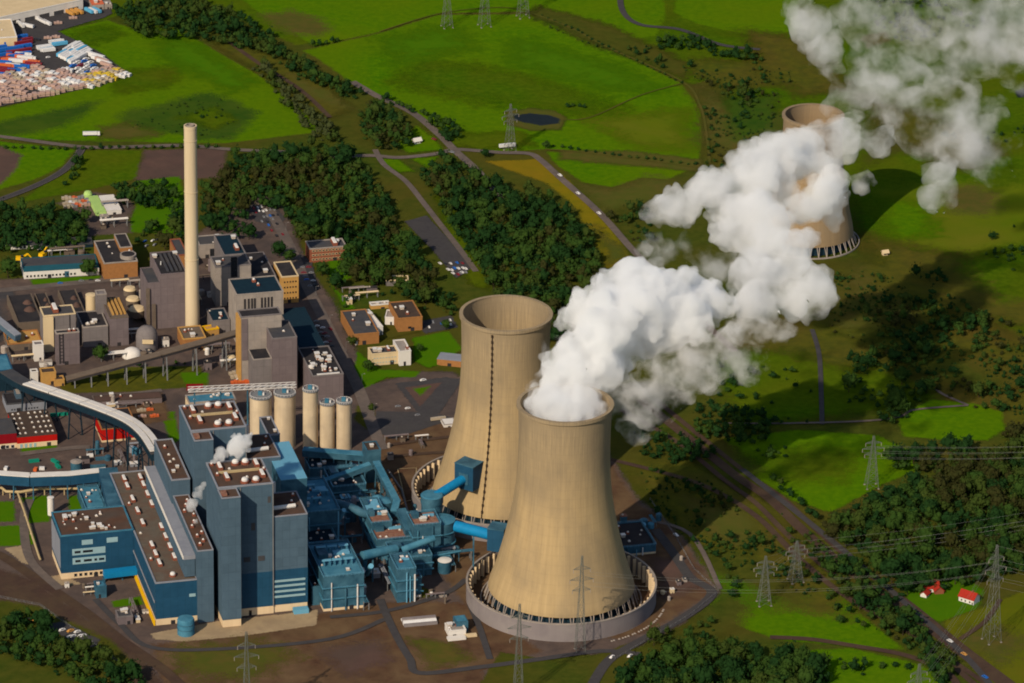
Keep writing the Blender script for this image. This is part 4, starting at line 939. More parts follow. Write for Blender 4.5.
# ---------------------------------------------------------------- chimney
p = P(192.5, 329); hh = height_at(191, 125.5, 329); r1 = 7.2*mpp(192, 329); r2 = 5.9*mpp(191, 125)*.96
root = empty('chimney', p); tag(root, 'tall pale concrete chimney rising from the old plant', 'chimney')
q = MB(); n = 24; outp = [(r1+(r2-r1)*(k/n)**.8, hh*k/n) for k in range(n+1)]
q.lathe(outp+[(outp[-1][0]-.8, hh), (outp[-1][0]-.8, hh-8)], 'stack_concrete', 40, cap=True); smooth_angle(q.build('shaft', root))
q = MB(); q.lathe([(r2+.02, hh-3), (r2+.15, hh-2.5), (r2+.15, hh+.1), (r2-1, hh+.1), (r2-1, hh-.4), (r2+.02, hh-.4)], 'stack_concrete', 40, closed=True); q.build('rim', root)
q = MB(); q.lathe([(r2-1.9, hh-3), (r2-1.9, hh+.9), (r2-2.3, hh+.9), (r2-2.3, hh-3)], 'pale_wall', 32, closed=True); q.build('flue', root)
for z in (hh*.35, hh*.68, hh*.93):
    rr_ = r1+(r2-r1)*(z/hh)**.8; q = MB(); q.lathe([(rr_+.35, z), (rr_+.35, z+.25), (rr_-.02, z+.25), (rr_-.02, z)], 'stack_concrete', 32, closed=True); q.build('gallery', root)
# ---------------------------------------------------------------- the old plant
gw = 'grey windowless'
B = bld
b = B('boiler_house', 'mauve grey old boiler house with striped skylights left of the tall chimney', 'boiler house', (160.3, 275.4), 186.6, 253.5, ybot=329, wall='mauve_wall', roof='dark_roof', cap='mauve_wall', vent=[(.1,.8,'box'),(.2,.45,'stack',.4),(.9,.85,'box')])
w, d, h = b['dims']
for k in range(4):
    q = MB(); x = w*(.3+.17*k); q.box(x, x+1.8, d*.12, d*.9, h+.26, h+1.6, 'slate_roof'); q.build('skylight', b)
sub_box(b, 'side_bay', -w*.5, -.05, d*.0, d*.7, 0, h*.86, 'mauve_wall', 'slate_roof', 'mauve_wall')
for k in range(2): q = MB(); q.box(-w*.5-1.2+k*w*.22, -w*.5+1.8+k*w*.22, -1.6, -.05, 0, h*(.78-.3*k), 'belt_brown'); q.build('duct', b)
B('machine_hall', 'grey hall with long slate roof behind the chimney', 'machine hall', (199.5, 246), 226, 237, ybot=259, wall='pale_wall', roof='slate_roof', cap='pale_wall', rnd=4, win=[('f', .38, .58, 0.5, 9, 1, 'glass', 'grey_wall')])
B('machine_hall', 'rust coloured brick end wall block left behind the chimney', 'machine hall', (177.5, 256), 188, 240, h=16, wall='orange_brick', roof='slate_roof', cap='red_brick')
B('workshop', 'dark roofed block with pale roof box behind the grey filter building', 'workshop', (224, 256), 246, 236, h=20, wall='grey_wall', roof='plant_dark', cap='grey_wall', vent=[(.7,.3,'long'),(.8,.8,'box')])
B('filter_building', 'pale grey filter building with one dark doorway high on its front', 'filter building', (215.6, 268), 251, 257.5, ybot=307, wall='pale_wall', roof='slate_roof', cap='grey_wall', rnd=3, win=[('f', .42, .62, 26, 45, 1, 'glass', 'grey_wall')])
b = B('bunker_house', 'pale bunker house with vertical dark slots along its front', 'bunker house', (236.3, 295.8), 283.4, 280, ybot=345, wall='pale_wall', roof='plant_dark', cap='pale_wall', vent=[(.5,.75,'rust',1.3),(.55,.5,'rust')])
w, d, h = b['dims']
for u in (.16,.24,.31,.37,.52,.59,.66,.73):
    q = MB(); q.box(w*u, w*u+1.6, -.35, -.02, h*.35, h*.92, 'dark_roof'); q.build('window', b)
b = B('boiler_house', 'grey old boiler house below the slotted bunker house, with orange brown left edge', 'boiler house', (241, 318), 281.5, 311, ybot=383, wall='pale_wall', roof='dark_roof', cap='grey_wall')
w, d, h = b['dims']; q = MB(); q.box(-1.6, -.05, -.4, d, 0, h*.98, 'ochre_wall'); q.build('cladding', b); q = MB(); q.box(w*.02, w*.16, -.5, -.02, h*.35, h*.98, 'mauve_wall'); q.build('lift_shaft', b)
b = B('boiler_house', 'mauve grey boiler house with flat green grey roof, its left wall in sunlight', 'boiler house', (272.2, 339.6), 297, 322.8, ybot=392, wall='mauve_wall', roof='slate_roof', cap='grey_wall', vent=[(.6,.4,'light')])
w, d, h = b['dims']; sub_box(b, 'side_bay', -w*.75, -.05, d*.05, d*.75, 0, h*.62, 'grey_wall', 'dark_roof', 'pale_wall')
B('turbine_hall', 'long dark blue roofed old turbine hall right of the grey boiler houses', 'turbine hall', (299.5, 348), 325, 309.5, h=24, wall='grey_wall', roof='plant_dark', cap='plant_dark', para=.5)
b = B('switch_hall', 'dark roofed hall with many small white roof vents and a grey front', 'switchgear building', (312.6, 377), 343.5, 349, ybot=404, wall='mauve_wall', roof='dark_roof', cap='grey_wall', rnd=34)
w, d, h = b['dims']; q = MB(); q.box(w*.15, w*.88, .4, 1.6, h+.26, h+1.9, 'pipe_white'); q.build('roof_pipe', b)
tank(311.5, 395, 2.4, 26, 'white_wall', 'white_wall', 'slim white stack at the left front of the vented hall', 'chimney', 'stack')
B('store_hall', 'flat dark roofed store between the filter building and the ochre office', 'store', (252, 278), 276, 254, h=24, wall='grey_wall', roof='dark_roof', cap='grey_wall', para=.5, rnd=3)
b = B('office_building', 'ochre office block with dark flat roof beside the plant road', 'office building', (281.5, 277.8), 298.6, 263, ybot=304, wall='ochre_wall', roof='dark_roof', cap='cream_wall')
windows(b, *b['dims'][:2], [('f', .1, .92, z, z+2.0, 5, 'glass', 'ochre_wall') for z in (4, 9, 14, 19)])
b = B('office_building', 'red brick office building with pale window bands beside the wood', 'office building', (309.8, 249.8), 346.5, 242, ybot=263, wall='red_brick', roof='slate_roof', cap='pale_wall', vent=[(.72,.5,'long',1.2),(.8,.6,'box')])
windows(b, *b['dims'][:2], [('f', .05, .95, z, z+1.9, 10, 'glass', 'cream_wall') for z in (2, 6, 10)])
b = B('workshop', 'low building with dark roof and orange brick front, left of the white sheds', 'workshop', (353.6, 335.4), 379, 311.8, ybot=345.5, wall='orange_brick', roof='slate_roof', cap='orange_brick', rnd=3)
windows(b, *b['dims'][:2], [('f', .06, .16, .2, 4, 1, 'white_wall', 'white_wall')])
b = B('workshop', 'low building with brown roof and bright orange brick front, behind the white sheds', 'workshop', (398, 319.5), 422.4, 303, ybot=332.5, wall='orange_brick', roof='brownish_roof', cap='orange_brick', rnd=3)
windows(b, *b['dims'][:2], [('f', .40, .56, 2.5, 5, 1, 'glass', 'orange_brick')])
B('shed', 'white walled shed with dark roof hatch between the two orange brick workshops', 'shed', (376.5, 328), 383, 311, ybot=336, rot=20, wall='white_wall', roof='white_wall', cap='white_wall', vent=[(.5,.7,'box')])
B('shed', 'small white shed with canopy right of the white walled shed', 'shed', (385, 318), 394, 310.5, ybot=325, rot=-4, wall='white_wall', roof='pale_wall', cap='white_wall')
B('garage', 'tiny orange and white garages behind the white sheds', 'garage', (371, 306), 390, 303, ybot=310, wall='ochre_wall', roof='pale_wall', cap='white_wall', rnd=3)
b = B('canteen', 'cream two storey building with dark front roof terrace', 'canteen', (371.4, 355), 398.3, 348.5, ybot=366, wall='cream_wall', roof='slate_roof', cap='cream_wall', vent=[(.2,.5,'box'),(.35,.4,'box'),(.7,.6,'long',.7)])
windows(b, *b['dims'][:2], [('f', .06, .94, z, z+1.2, 8, 'pale_strip', 'cream_wall') for z in (2, 6)])
B('canteen_annex', 'white annex with pale roof right of the cream canteen', 'annex', (399.4, 352.4), 411, 341, ybot=366, wall='white_wall', roof='pale_wall', cap='white_wall', rnd=2)
B('barn', 'low brown building with pale grey roof beside the rear cooling tower', 'barn', (437, 359), 474, 352.5, ybot=365, rot=-12, wall='orange_brick', roof='pale_clad', cap='pale_clad', para=.3)
B('bunker', 'low flat grey roofed bunker in the clearing of the wood', 'bunker', (386, 281), 408.5, 276.5, ybot=286.5, wall='grey_wall', roof='brown_grass', cap='cream_wall', rot=4)
b = B('gas_works', 'orange brick building with dark roof and two low roofed wings, left of the chimney', 'works building', (104, 264.2), 137.6, 241.8, ybot=280, wall='orange_brick', roof='dark_roof', cap='pale_wall', rnd=4)
w, d, h = b['dims']; sub_box(b, 'roof_storey', w*.62, w*.98, d*.45, d*1.05, h+.3, h+4, 'orange_brick', 'dark_roof', 'pale_wall'); q = MB(); q.lathe([(7, h+.3), (7, h+3.5), (6.6, h+3.5)], 'pale_wall', 28, (w*.78, d*.2)); q.lathe([(5.8, h+3.52), (.2, h+3.7)], 'dark_roof', 28, (w*.78, d*.2)); q.build('round_roof', b)
b = B('workshop', 'long low workshop with teal striped roof and white front', 'workshop', (23.8, 272), 99, 258.5, ybot=279.5, rot=11, wall='white_wall', roof='slate_roof', cap='teal_roof', para=.5)
w, d, h = b['dims']; q = MB(); q.box(.9, w-1, d*.04, d*.38, h+.27, h+.5, 'teal_roof'); q.build('roof_stripe', b); windows(b, w, d, [('f', .02, .7, 1.5, 4, 14, 'glass', 'white_wall'), ('f', .54, .60, 0, 5.5, 1, 'plant_blue', 'plant_blue')])
b = B('garage', 'white fronted garage row with dark roof at the yard edge', 'garage', (6, 247), 37, 242, ybot=250, rot=11, wall='white_wall', roof='slate_roof', cap='slate_roof', para=.4); windows(b, *b['dims'][:2], [('f', .3, .9, .5, 3, 5, 'glass', 'white_wall')])
B('garage', 'short white fronted shed right of the garage row', 'garage', (37.5, 247), 59, 242, ybot=250, rot=11, wall='white_wall', roof='slate_roof', cap='slate_roof', para=.4)
B('store_hall', 'long blue black roofed store behind the yellow machines', 'store', (59.5, 246), 93, 238.5, ybot=249, rot=11, wall='plant_dark', roof='slate_roof', cap='slate_roof', para=.4)
b = B('market_hall', 'small lime green and white hall in the gravel yard behind the wood', 'hall', (107, 211), 121.5, 196, ybot=215, rot=16, wall='white_wall', roof='white_wall', cap='white_wall', para=.4); w, d, h = b['dims']
q = MB(); q.box(-w*.75, -.05, -.2, d*1.1, 0, h*.9, 'lime_paint', taper=.6); q.build('wing', b); q = MB(); q.lathe([(4, .1), (4, 4), (2.8, 6.2), (.1, 7)], 'lime_paint', 16, (-w*.65, d*1.2)); q.build('round_bay', b)
# coal stores and west end
for (fl, xr, yb, yb2, lab) in (((18, 323), 43, 295, 333, 'coal store with low tan walls at the left edge of the old plant'), ((44, 317), 56, 293, 324, 'narrow coal store with dark floor behind the cream tower block'), ((70, 319), 88, 290, 326, 'coal store with dark floor left of the cream tank')):
    A, a, w, d, h = frame_px(fl, xr, yb, yb2); root = empty('coal_store', A, a); tag(root, lab, 'coal store', 'open coal stores')
    q = MB(); q.box(0, w, 0, 1, 0, h, 'belt_brown'); q.box(0, 1, 1, d, 0, h, 'belt_brown'); q.box(w-1, w, 1, d, 0, h, 'belt_brown'); q.build('wall', root)
    q = MB(); q.box(1.1, w-1.1, 1.1, d, 0, h-1, 'dark_roof'); q.build('coal_bed', root)
    q = MB(); q.lathe([(w*.24, h-.98), (w*.18, h+.6), (w*.07, h+2.2), (.1, h+2.6)], 'pink_earth', 14, (w*.68, d*.45)); q.lathe([(w*.2, h-.98), (w*.1, h+1.2), (.1, h+2)], 'pink_earth', 12, (w*.7, d*.7)); q.build('heap', root)
b = B('tower_block', 'cream sided tower block with white hut on its roof at the coal stores', 'works tower', (43.3, 316.8), 75.6, 308, ybot=352, wall='grey_wall', roof='slate_roof', cap='cream_wall', vent=[(.42,.6,'long',1.3)])
w, d, h = b['dims']; q = MB(); q.box(-.4, w*.30, -1.8, -.05, 0, h*.99, 'cream_wall'); q.build('lit_side', b); q = MB(); q.box(w*.80, w*.83, -.3, -.02, h*.4, h, 'dark_roof'); q.build('downpipe', b)  # cream slab on the front stands in for the lit left face
b = B('works_tower', 'lower grey works tower with dark ladder bands before the cream tower block', 'works tower', (56, 334.5), 79.3, 331, ybot=366, wall='mauve_wall', roof='dark_roof', cap='pale_wall', vent=[(.6,.5,'rust'),(.8,.5,'rust')])
w, d, h = b['dims']; q = MB(); q.box(w*.12, w*.17, -.4, -.02, 2, h, 'dark_roof'); q.box(w*.27, w*.32, -.4, -.02, 2, h, 'dark_roof'); [q.box(w*.17, w*.27, -.35, -.05, z, z+.6, 'dark_roof') for z in range(3, int(h), 3)]; q.build('ladder', b)
B('works_tower', 'grey block with black roof and white tanks on it beside the cream silo', 'works tower', (82.8, 328.3), 108, 313, ybot=348, wall='grey_wall', roof='dark_roof', cap='pale_wall', vent=[(.25,.2,'light',1.6),(.45,.25,'light',1.8),(.55,.3,'box')])
B('works_tower', 'narrow tall grey tower standing right of the cream silo', 'works tower', (97, 295.5), 106.6, 291, ybot=334, wall='grey_wall', roof='grey_wall', cap='pale_wall')
tank(91.5, 322, 4.6, 25, 'cream_wall', 'cream_wall', 'cream upright silo left of the narrow grey tower', 'silo', 'storage_silo')
b = B('works_block', 'brown grey block with ochre ribbed top right of the narrow grey tower', 'works building', (110, 319), 128.4, 299, ybot=347, wall='mauve_wall', roof='belt_brown', cap='belt_brown')
w, d, h = b['dims']; [ (lambda q: (q.box(w*u, w*u+1.6, d*.15, d*.9, h+.26, h+2, 'ochre_wall'), q.build('roof_rib', b)))(MB()) for u in (.2, .42, .64, .84)]
for (x, y, r, h_, lab) in ((130, 300, 5.5, 10, 'rear cream bin left of the mauve boiler house'), (133, 310, 6, 10, 'middle cream bin left of the mauve boiler house'), (137, 321, 7, 11, 'front cream bin left of the mauve boiler house')):
    p = P(x, y); root = empty('bin', p); tag(root, lab, 'bin', 'cream bins by the old boiler house'); q = MB(); q.lathe([(r*.5, 0), (r*.5, 2), (r, 5), (r, h_)], 'belt_brown', 20); q.build('body', root); q = MB(); q.lathe([(r+.1, h_+.01), (r*.8, h_+1.8), (.1, h_+2.4)], 'cream_wall', 20); q.build('lid', root)
p = P(147, 349); root = empty('dome_silo', p); tag(root, 'squat dark grey domed silo before the mauve boiler house', 'silo'); q = MB(); q.lathe([(9.2, 0), (9.2, 12), (8, 17), (5, 20), (.1, 21)], 'grey_wall', 28); smooth_angle(q.build('body', root)); q = MB(); q.box(-3, 6, -10.2, -9, 9, 12.5, 'cream_wall'); q.build('hatch', root)
p = P(132, 357); root = empty('salt_dome', p); tag(root, 'low white domed store left end of the brown conveyor', 'store'); q = MB(); q.lathe([(8.2, 0), (8.2, 3), (6.4, 6.2), (3.4, 8), (.1, 8.6)], 'white_wall', 24); smooth_angle(q.build('dome', root)); q = MB(); q.lathe([(8.5, .02), (8.5, .8), (8.25, .8)], 'pale_wall', 24); q.build('base', root)
B('works_block', 'rusty low works block right under the chimney', 'works building', (183, 340), 206, 328, h=10, wall='orange_brick', roof='belt_brown', cap='ochre_wall', rnd=6)
B('works_block', 'pale canopy building between chimney and pale bunker house', 'works building', (212, 322), 230, 310, h=12, wall='grey_wall', roof='plant_dark', cap='grey_wall', rnd=4)
B('kiosk', 'small ochre box beside the chimney foot', 'kiosk', (206, 331), 219, 327, h=7, rot=25, wall='ochre_wall', roof='ochre_wall', cap='yellow_paint')
# long conveyors
gallery('belt_conveyor', 'long brown open belt conveyor climbing from the ochre hut toward the chimney', 'conveyor', [PZ(66, 380, 6), PZ(110, 368.5, 14), PZ(160, 355, 22), PZ(239, 333, 30)], 8, 2.2, 'dark_roof', 'belt_brown', 8, 'steel', ribs=0)
up = gallery('coal_conveyor', 'broad white topped twin coal conveyor curving into the bunker bay', 'conveyor', smooth_line([PZ(6, 374, 20), PZ(28, 387, 22), PZ(62, 398.5, 28), PZ(100, 412, 36), PZ(128, 424, 44), PZ(145, 437.5, 52), PZ(158, 457, 58)], 4), 11, 5.5, 'plant_dark', 'slate_roof', 9, 'plant_dark')
ptsC = smooth_line([PZ(28, 387, 22), PZ(62, 398.5, 28), PZ(100, 412, 36), PZ(128, 424, 44), PZ(145, 437.5, 52), PZ(157, 455.5, 58)], 5)
o_ = up.location
def roof_strip(pts, off, w, z0, z1, m, name, parent):
    vs, fs = [], []; n = len(pts)
    for i, p in enumerate(pts):
        d_ = pts[min(i+1, n-1)]-pts[max(i-1, 0)]; nn = Vector((-d_.y, d_.x, 0)).normalized()
        for (a_, z) in ((off-w/2, z0), (off+w/2, z0), (off+w/2, z1), (off-w/2, z1)): c_ = p+nn*a_; vs.append((c_.x, c_.y, c_.z+z))
    for i in range(n-1):
        for k in range(4): l = (k+1) % 4; fs.append((i*4+k, i*4+l, i*4+4+l, i*4+4+k)[::-1])
    fs += [(0, 1, 2, 3), (n*4-1, n*4-2, n*4-3, n*4-4)]
    q = MB(); q.add(vs, fs, m); return q.build(name, parent)
for s in (-2.9, 2.9):
    for k in range(0, len(ptsC)-1, 4):
        seg = [p_-o_ for p_ in ptsC[k:k+5]]
        if len(seg) > 1:
            seg[-1] = seg[-1].lerp(seg[-2], .12); roof_strip(seg, s, 4.8, 3.5, 4.6, 'white_wall', 'roof_panel', up)
gallery('coal_conveyor', 'white topped blue conveyor gallery running level left of the turbine hall', 'conveyor', [PZ(-14, 477, 16), PZ(30, 480, 16), PZ(70, 478.5, 16), PZ(106, 474.5, 17)], 7, 8, 'blue_clad', 'white_wall', 7)
gallery('belt_gallery', 'blue inclined gallery from the level conveyor down to the workshop wing', 'belt gallery', [PZ(108, 473, 24), PZ(117.5, 512, 30)], 14, 8, 'blue_clad', 'plant_blue', 3)
tubeobj('pipe_bridge', 'beige pipe bridge on posts crossing the lawns by the level conveyor', 'pipe bridge', [PZ(-12, 486, 6), PZ(2, 488, 6), PZ(6, 491.5, 6), PZ(20, 492, 6), PZ(40, 488.5, 6), PZ(62, 488.5, 6), PZ(84, 488.5, 6)], 1.1, 'pipe_beige', legs=(.02,.2,.38,.55,.7,.85,.98), legm='pipe_beige', legw=.8)
tubeobj('pipe_bridge', 'beige pipe running straight from the pipe bridge past the lawns to the fence', 'pipe bridge', [PZ(17.5, 492, 5), PZ(24, 510, 5), PZ(32, 535, 4), PZ(40, 559, 3)], .9, 'pipe_beige', legs=(.1,.35,.6,.9), legm='pipe_beige', legw=.7)
house('pump_house', 'low blue plant block behind the workshop wing beside the inclined gallery', 'pump house', (86, 510), 106, 488, h=9, rnd=6)
B('transfer_house', 'big blue block cut by the left edge where the twin conveyor starts', 'transfer building', (-26, 374), 13, 358, h=18, wall='plant_dark', roof='blue_roof', cap='blue_clad', rnd=3)
b = B('office_building', 'grey two storey office with dark roof and roof hut under the twin conveyor', 'office building', (6.5, 405), 46.5, 394, ybot=413, wall='pale_clad', roof='dark_roof', cap='slate_roof')
w, d, h = b['dims']; sub_box(b, 'roof_hut', w*.28, w*.42, d*.4, d*.9, h+.3, h+4.5, 'grey_clad', 'pale_wall'); windows(b, w, d, [('f', .1, .3, 1.6, 3.4, 3, 'glass', 'pale_clad'), ('f', .45, .8, 1.6, 3.4, 5, 'glass', 'pale_clad')])
b = B('workshop', 'workshop with bright red front band and brown roof dotted with white vents', 'workshop', (17.2, 437.6), 57, 413, ybot=449, bands=[('base_wall', .45), ('red_clad', 1.0)], roof='brownish_roof', cap='brownish_roof', para=.4,
      vent=[(u, v, 'light', .9) for u in (.1,.24,.5,.66,.8,.92) for v in (.12,.32,.52,.72,.9)])
windows(b, *b['dims'][:2], [('f', .04, .5, .4, 4.2, 4, 'pale_strip', 'base_wall')])
b = B('workshop', 'darker crimson fronted workshop cut by the left edge of the view', 'workshop', (-16, 436), 16.6, 421, ybot=451, bands=[('base_wall', .35), ('crimson_clad', 1.0)], roof='slate_roof', cap='slate_roof', para=.4)
windows(b, *b['dims'][:2], [('f', .3, .95, .4, 3.4, 4, 'glass', 'white_wall')])
B('workshop', 'red fronted shed in the shade under the twin conveyor', 'workshop', (101.5, 430), 137, 411, ybot=443, bands=[('base_wall', .18), ('red_clad', 1.0)], roof='dark_roof', cap='orange_brick', para=.5)  # dark roof colour carries the conveyor's shadow
B('house', 'ochre works house with flat roof at the low end of the brown conveyor', 'works house', (41.5, 374), 56, 369, ybot=386, wall='ochre_wall', roof='brownish_roof', cap='ochre_wall')
B('annex', 'small ochre annex right of the ochre works house', 'annex', (54.5, 381), 64.5, 377, ybot=387, wall='ochre_wall', roof='brownish_roof', cap='ochre_wall')
B('lift_tower', 'slim white tower between twin conveyor and ochre works house', 'lift tower', (31, 373), 38, 370, ybot=385, wall='white_wall', roof='brownish_roof', cap='white_wall')
b = B('bunker_house', 'white and grey crusher tower left behind the twin conveyor', 'crusher house', (34, 346), 43.5, 342, ybot=362, wall='white_wall', roof='grey_wall', cap='white_wall')
gallery('belt_gallery', 'grey belt gallery slanting in at the left edge to the rusty crusher roof', 'belt gallery', [PZ(-14, 312, 20), PZ(18, 338, 12)], 6, 5, 'grey_clad', 'pale_clad', 2)
B('crusher_hall', 'rusty roofed low hall with white globe left of the cream tower block', 'crusher house', (8, 345), 42, 333, ybot=352, wall='belt_brown', roof='ochre_wall', cap='orange_brick', vent=[(.25,.5,'dome',1.4),(.6,.4,'rust'),(.8,.6,'rust')])
B('shed', 'long low pale roofed shed below the brown conveyor', 'shed', (95, 402), 162, 396, h=5, rot=11, wall='mauve_wall', roof='pink_earth', cap='brownish_roof', para=.3, rnd=4)
B('container_office', 'red container office on the lawn edge below the brown conveyor', 'container', (186.5, 386), 203, 384.2, h=4.5, rot=4, wall='crimson_clad', roof='crimson_clad', cap='crimson_clad', para=.2)
# small yard structures
A, a, w, d, h = frame_px((404.5, 622), 437.5, 613.5, 628); root = empty('storage_tent', A, a-.02); tag(root, 'low white and violet striped tunnel shed on the brown yard', 'shed')
q = MB(); prof = [(-1+2*k/10) for k in range(11)]
ptsv = []; n = 11
for x in (0, w):
    for t in prof: ptsv.append((x, d*(.5+t*.5), h*1.25*math.sqrt(max(0, 1-.75*t*t))-h*.6 if abs(t) < 1 else 0))
fs = [(i, i+1, n+i+1, n+i)[::-1] for i in range(n-1)]+[tuple(range(n)), tuple(range(n, 2*n))[::-1]]
q.add(ptsv, fs, 'paint_white'); q.build('roof', root)
for y0, y1, z in ((.02, .16, .3), (.42, .62, .66)):
    q = MB(); q.box(-.05, w+.05, d*y0, d*y1, h*.02, h*z+ .2*h, 'barrier'); q.build('stripe', root)
b = B('works_hut', 'small white works hut with blue box roof in front of the noise barrier', 'hut', (449, 632), 466, 624, h=5, wall='white_wall', roof='pale_wall', cap='white_wall', rnd=4)
w, d, h = b['dims']; sub_box(b, 'blue_box', w*.55, w*1.25, d*.5, d*1.3, 0, 9, 'plant_blue', 'blue_roof'); q = MB(); q.box(-2, w*.9, -6, -1, 0, 2.2, 'white_wall'); q.box(w*.9, w*1.6, -3, .5, 0, 2, 'cream_wall'); q.build('loading_ramp', b)
def container(x, y, L, m, rz, label, name='container', group='shipping containers'):
    p = P(x, y); root = empty(name, p, R(rz)); tag(root, label, 'container', group)
    q = MB(); q.box(-L/2, L/2, -1.25, 1.25, .2, 2.7, m)
    for k in range(int(L/1.2)):
        x0 = -L/2+.4+k*1.2; q.box(x0, x0+.5, -1.33, -1.26, .4, 2.5, m)
    q.build('body', root)
    q = MB(); [q.box(sx*L/2-.1, sx*L/2+.1, sy*1.25-.1, sy*1.25+.1, 0, 2.8, m) for sx in (-1, 1) for sy in (-1, 1)]; q.build('frame', root)
    return root
for (x, y, L, m, rz, lab) in ((59, 416, 14, 'green_paint', 14, 'long teal green container beside the red fronted workshop'), (55, 463, 8, 'green_paint', -50, 'tilted green skip right of the orange tank in the yard'), (58, 468, 6, 'green_paint', -60, 'small green skip just below the other tilted one'), (34, 462.5, 8, 'green_paint', 18, 'dull green container left of the green skips'), (35.5, 471, 4, 'paint_orange', 80, 'orange red box standing in the yard by the level conveyor'), (42, 470, 4, 'paint_white', 0, 'small white box beside the orange red one'), (90, 457, 5, 'paint_white', 10, 'white box by the blue pipes near the turbine hall'), (6, 470, 4, 'paint_white', 80, 'white box at the left end of the level conveyor'),
        (103, 460, 12, 'plant_blue', 12, 'long blue box row end by the conveyor junction'), (98, 468, 12, 'plant_blue', 12, 'blue box below the long blue one at the conveyor junction'), (777 -360, 318, 4, 'paint_blue', 10, 'small blue box behind the brown roofed orange workshop')):
    container(x, y, L, m, rz, lab, 'container', 'boxes in the power station yards')
def vehicle_excavator(x, y, rz, label):
    p = P(x, y); root = empty('excavator', p, R(rz)); tag(root, label, 'excavator', 'yellow excavators')
    q = MB(); q.box(-3.5, 3.5, -2.6, -1.2, 0, 1.4, 'paint_black'); q.box(-3.5, 3.5, 1.2, 2.6, 0, 1.4, 'paint_black'); q.build('tracks', root)
    q = MB(); q.box(-3.8, 2.8, -2.4, 2.4, 1.5, 4.2, 'yellow_paint', taper=.3); q.build('body', root)
    q = MB(); q.box(.6, 2.8, -2.2, -.2, 4.22, 5.8, 'glass', taper=.2); q.build('cab', root)
    q = MB(); q.bar((2.5, .8, 3.5), (7, .8, 6.5), 1.1, 1.3, 'yellow_paint'); q.bar((7, .8, 6.5), (10, .8, 2.6), .9, 1.0, 'yellow_paint'); q.box(9.2, 11.2, -.2, 1.8, 1.4, 2.8, 'yellow_paint', taper=.3); q.build('arm', root)
vehicle_excavator(20, 261, 5, 'yellow excavator at the left end of the teal striped workshop'); vehicle_excavator(43, 257, 60, 'yellow excavator with raised arm behind the teal striped workshop')
# houses on the right
def cottage(x, y, w, d, h, rz, label, wallm='white_wall', chim=True, roofm='tile_red'):
    p = P(x, y); root = empty('house', p, R(rz)); tag(root, label, 'house', 'red roofed farmhouses' if roofm == 'tile_red' else None)
    q = MB(); q.box(-w/2, w/2, -d/2, d/2, 0, h, wallm); q.add([(-w/2, -d/2, h), (-w/2, d/2, h), (-w/2, 0, h+d*.42), (w/2, -d/2, h), (w/2, d/2, h), (w/2, 0, h+d*.42)], [(0, 2, 1), (3, 4, 5)], wallm); q.build('wall', root)
    q = MB(); e = .7; zr = h+d*.42
    for s in (-1, 1):
        y0 = s*(d/2+e); z0 = h-e*.84; vs = [(-w/2-e, y0, z0), (w/2+e, y0, z0), (w/2+e, 0, zr), (-w/2-e, 0, zr), (-w/2-e, y0, z0+.35), (w/2+e, y0, z0+.35), (w/2+e, 0, zr+.35), (-w/2-e, 0, zr+.35)]
        q.add(vs, [(0,1,2,3),(4,5,6,7),(0,1,5,4),(1,2,6,5),(2,3,7,6),(3,0,4,7)], roofm)
    rf = q.build('roof', root)
    if chim: q = MB(); q.box(w*.2, w*.2+.9, -.5, .4, zr-1, zr+1.6, 'red_brick'); q.build('chimney', rf)
    windows_ = [(-.35, 1), (-.1, 1), (.2, 1)]
    for u, _ in windows_: q = MB(); q.box(w*u, w*u+1.2, -d/2-.08, -d/2-.01, 1, 2.4, 'glass'); q.build('window', root)
    q = MB(); q.box(w*.38, w*.38+1, -d/2-.08, -d/2-.01, 0, 2.1, 'bark'); q.build('door', root)
cottage(930, 590, 12, 9, 4, 10, 'red roofed farmhouse nearest the dark wood, with low side wing'); cottage(938, 592, 8, 7, 3, 100, 'small red roofed barn joined close to the farmhouse', 'red_brick', False); cottage(969, 601, 13, 9, 4.5, -35, 'red roofed house with white gable beside the hedge'); cottage(925, 596, 6, 5, 2.6, 60, 'tiny red roofed shed left of the farmhouse', chim=False)
cottage(885, 255, 5, 4, 3, 20, 'tiny pale hut in the meadow right of the distant cooling tower', 'cream_wall', False, 'cream_wall')
cottage(417, 143, 7, 5, 3, 30, 'tiny white hut beside the tree grove near the road fork', chim=False, roofm='white_wall')
# warehouse at the top left
b = B('warehouse', 'huge cream roofed warehouse at the top left corner of the view', 'warehouse', (-60, 31), 83, -90, h=10, rot=36, wall='white_wall', roof='cream_wall', cap='white_wall', rnd=14)
windows(b, *b['dims'][:2], [('f', .06, .98, .3, 5, 9, 'slate_roof', 'white_wall')])
B('warehouse', 'cream warehouse corner at the left edge by the lorry yard', 'warehouse', (-30, 40), 17, 22, h=9, rot=12, wall='cream_wall', roof='cream_wall', cap='white_wall', rnd=3)
B('shed', 'orange roofed shed at the right end of the lorry yard', 'shed', (92, 5), 104, -1, h=6, rot=15, wall='pale_wall', roof='paint_orange', cap='paint_orange', para=.3, rnd=2)
B('shed', 'pale roofed shed right of the orange roofed one at the lorry yard', 'shed', (104.5, 5), 112, 1, h=5, rot=15, wall='pale_wall', roof='pale_wall', cap='pale_wall', para=.3, rnd=2)
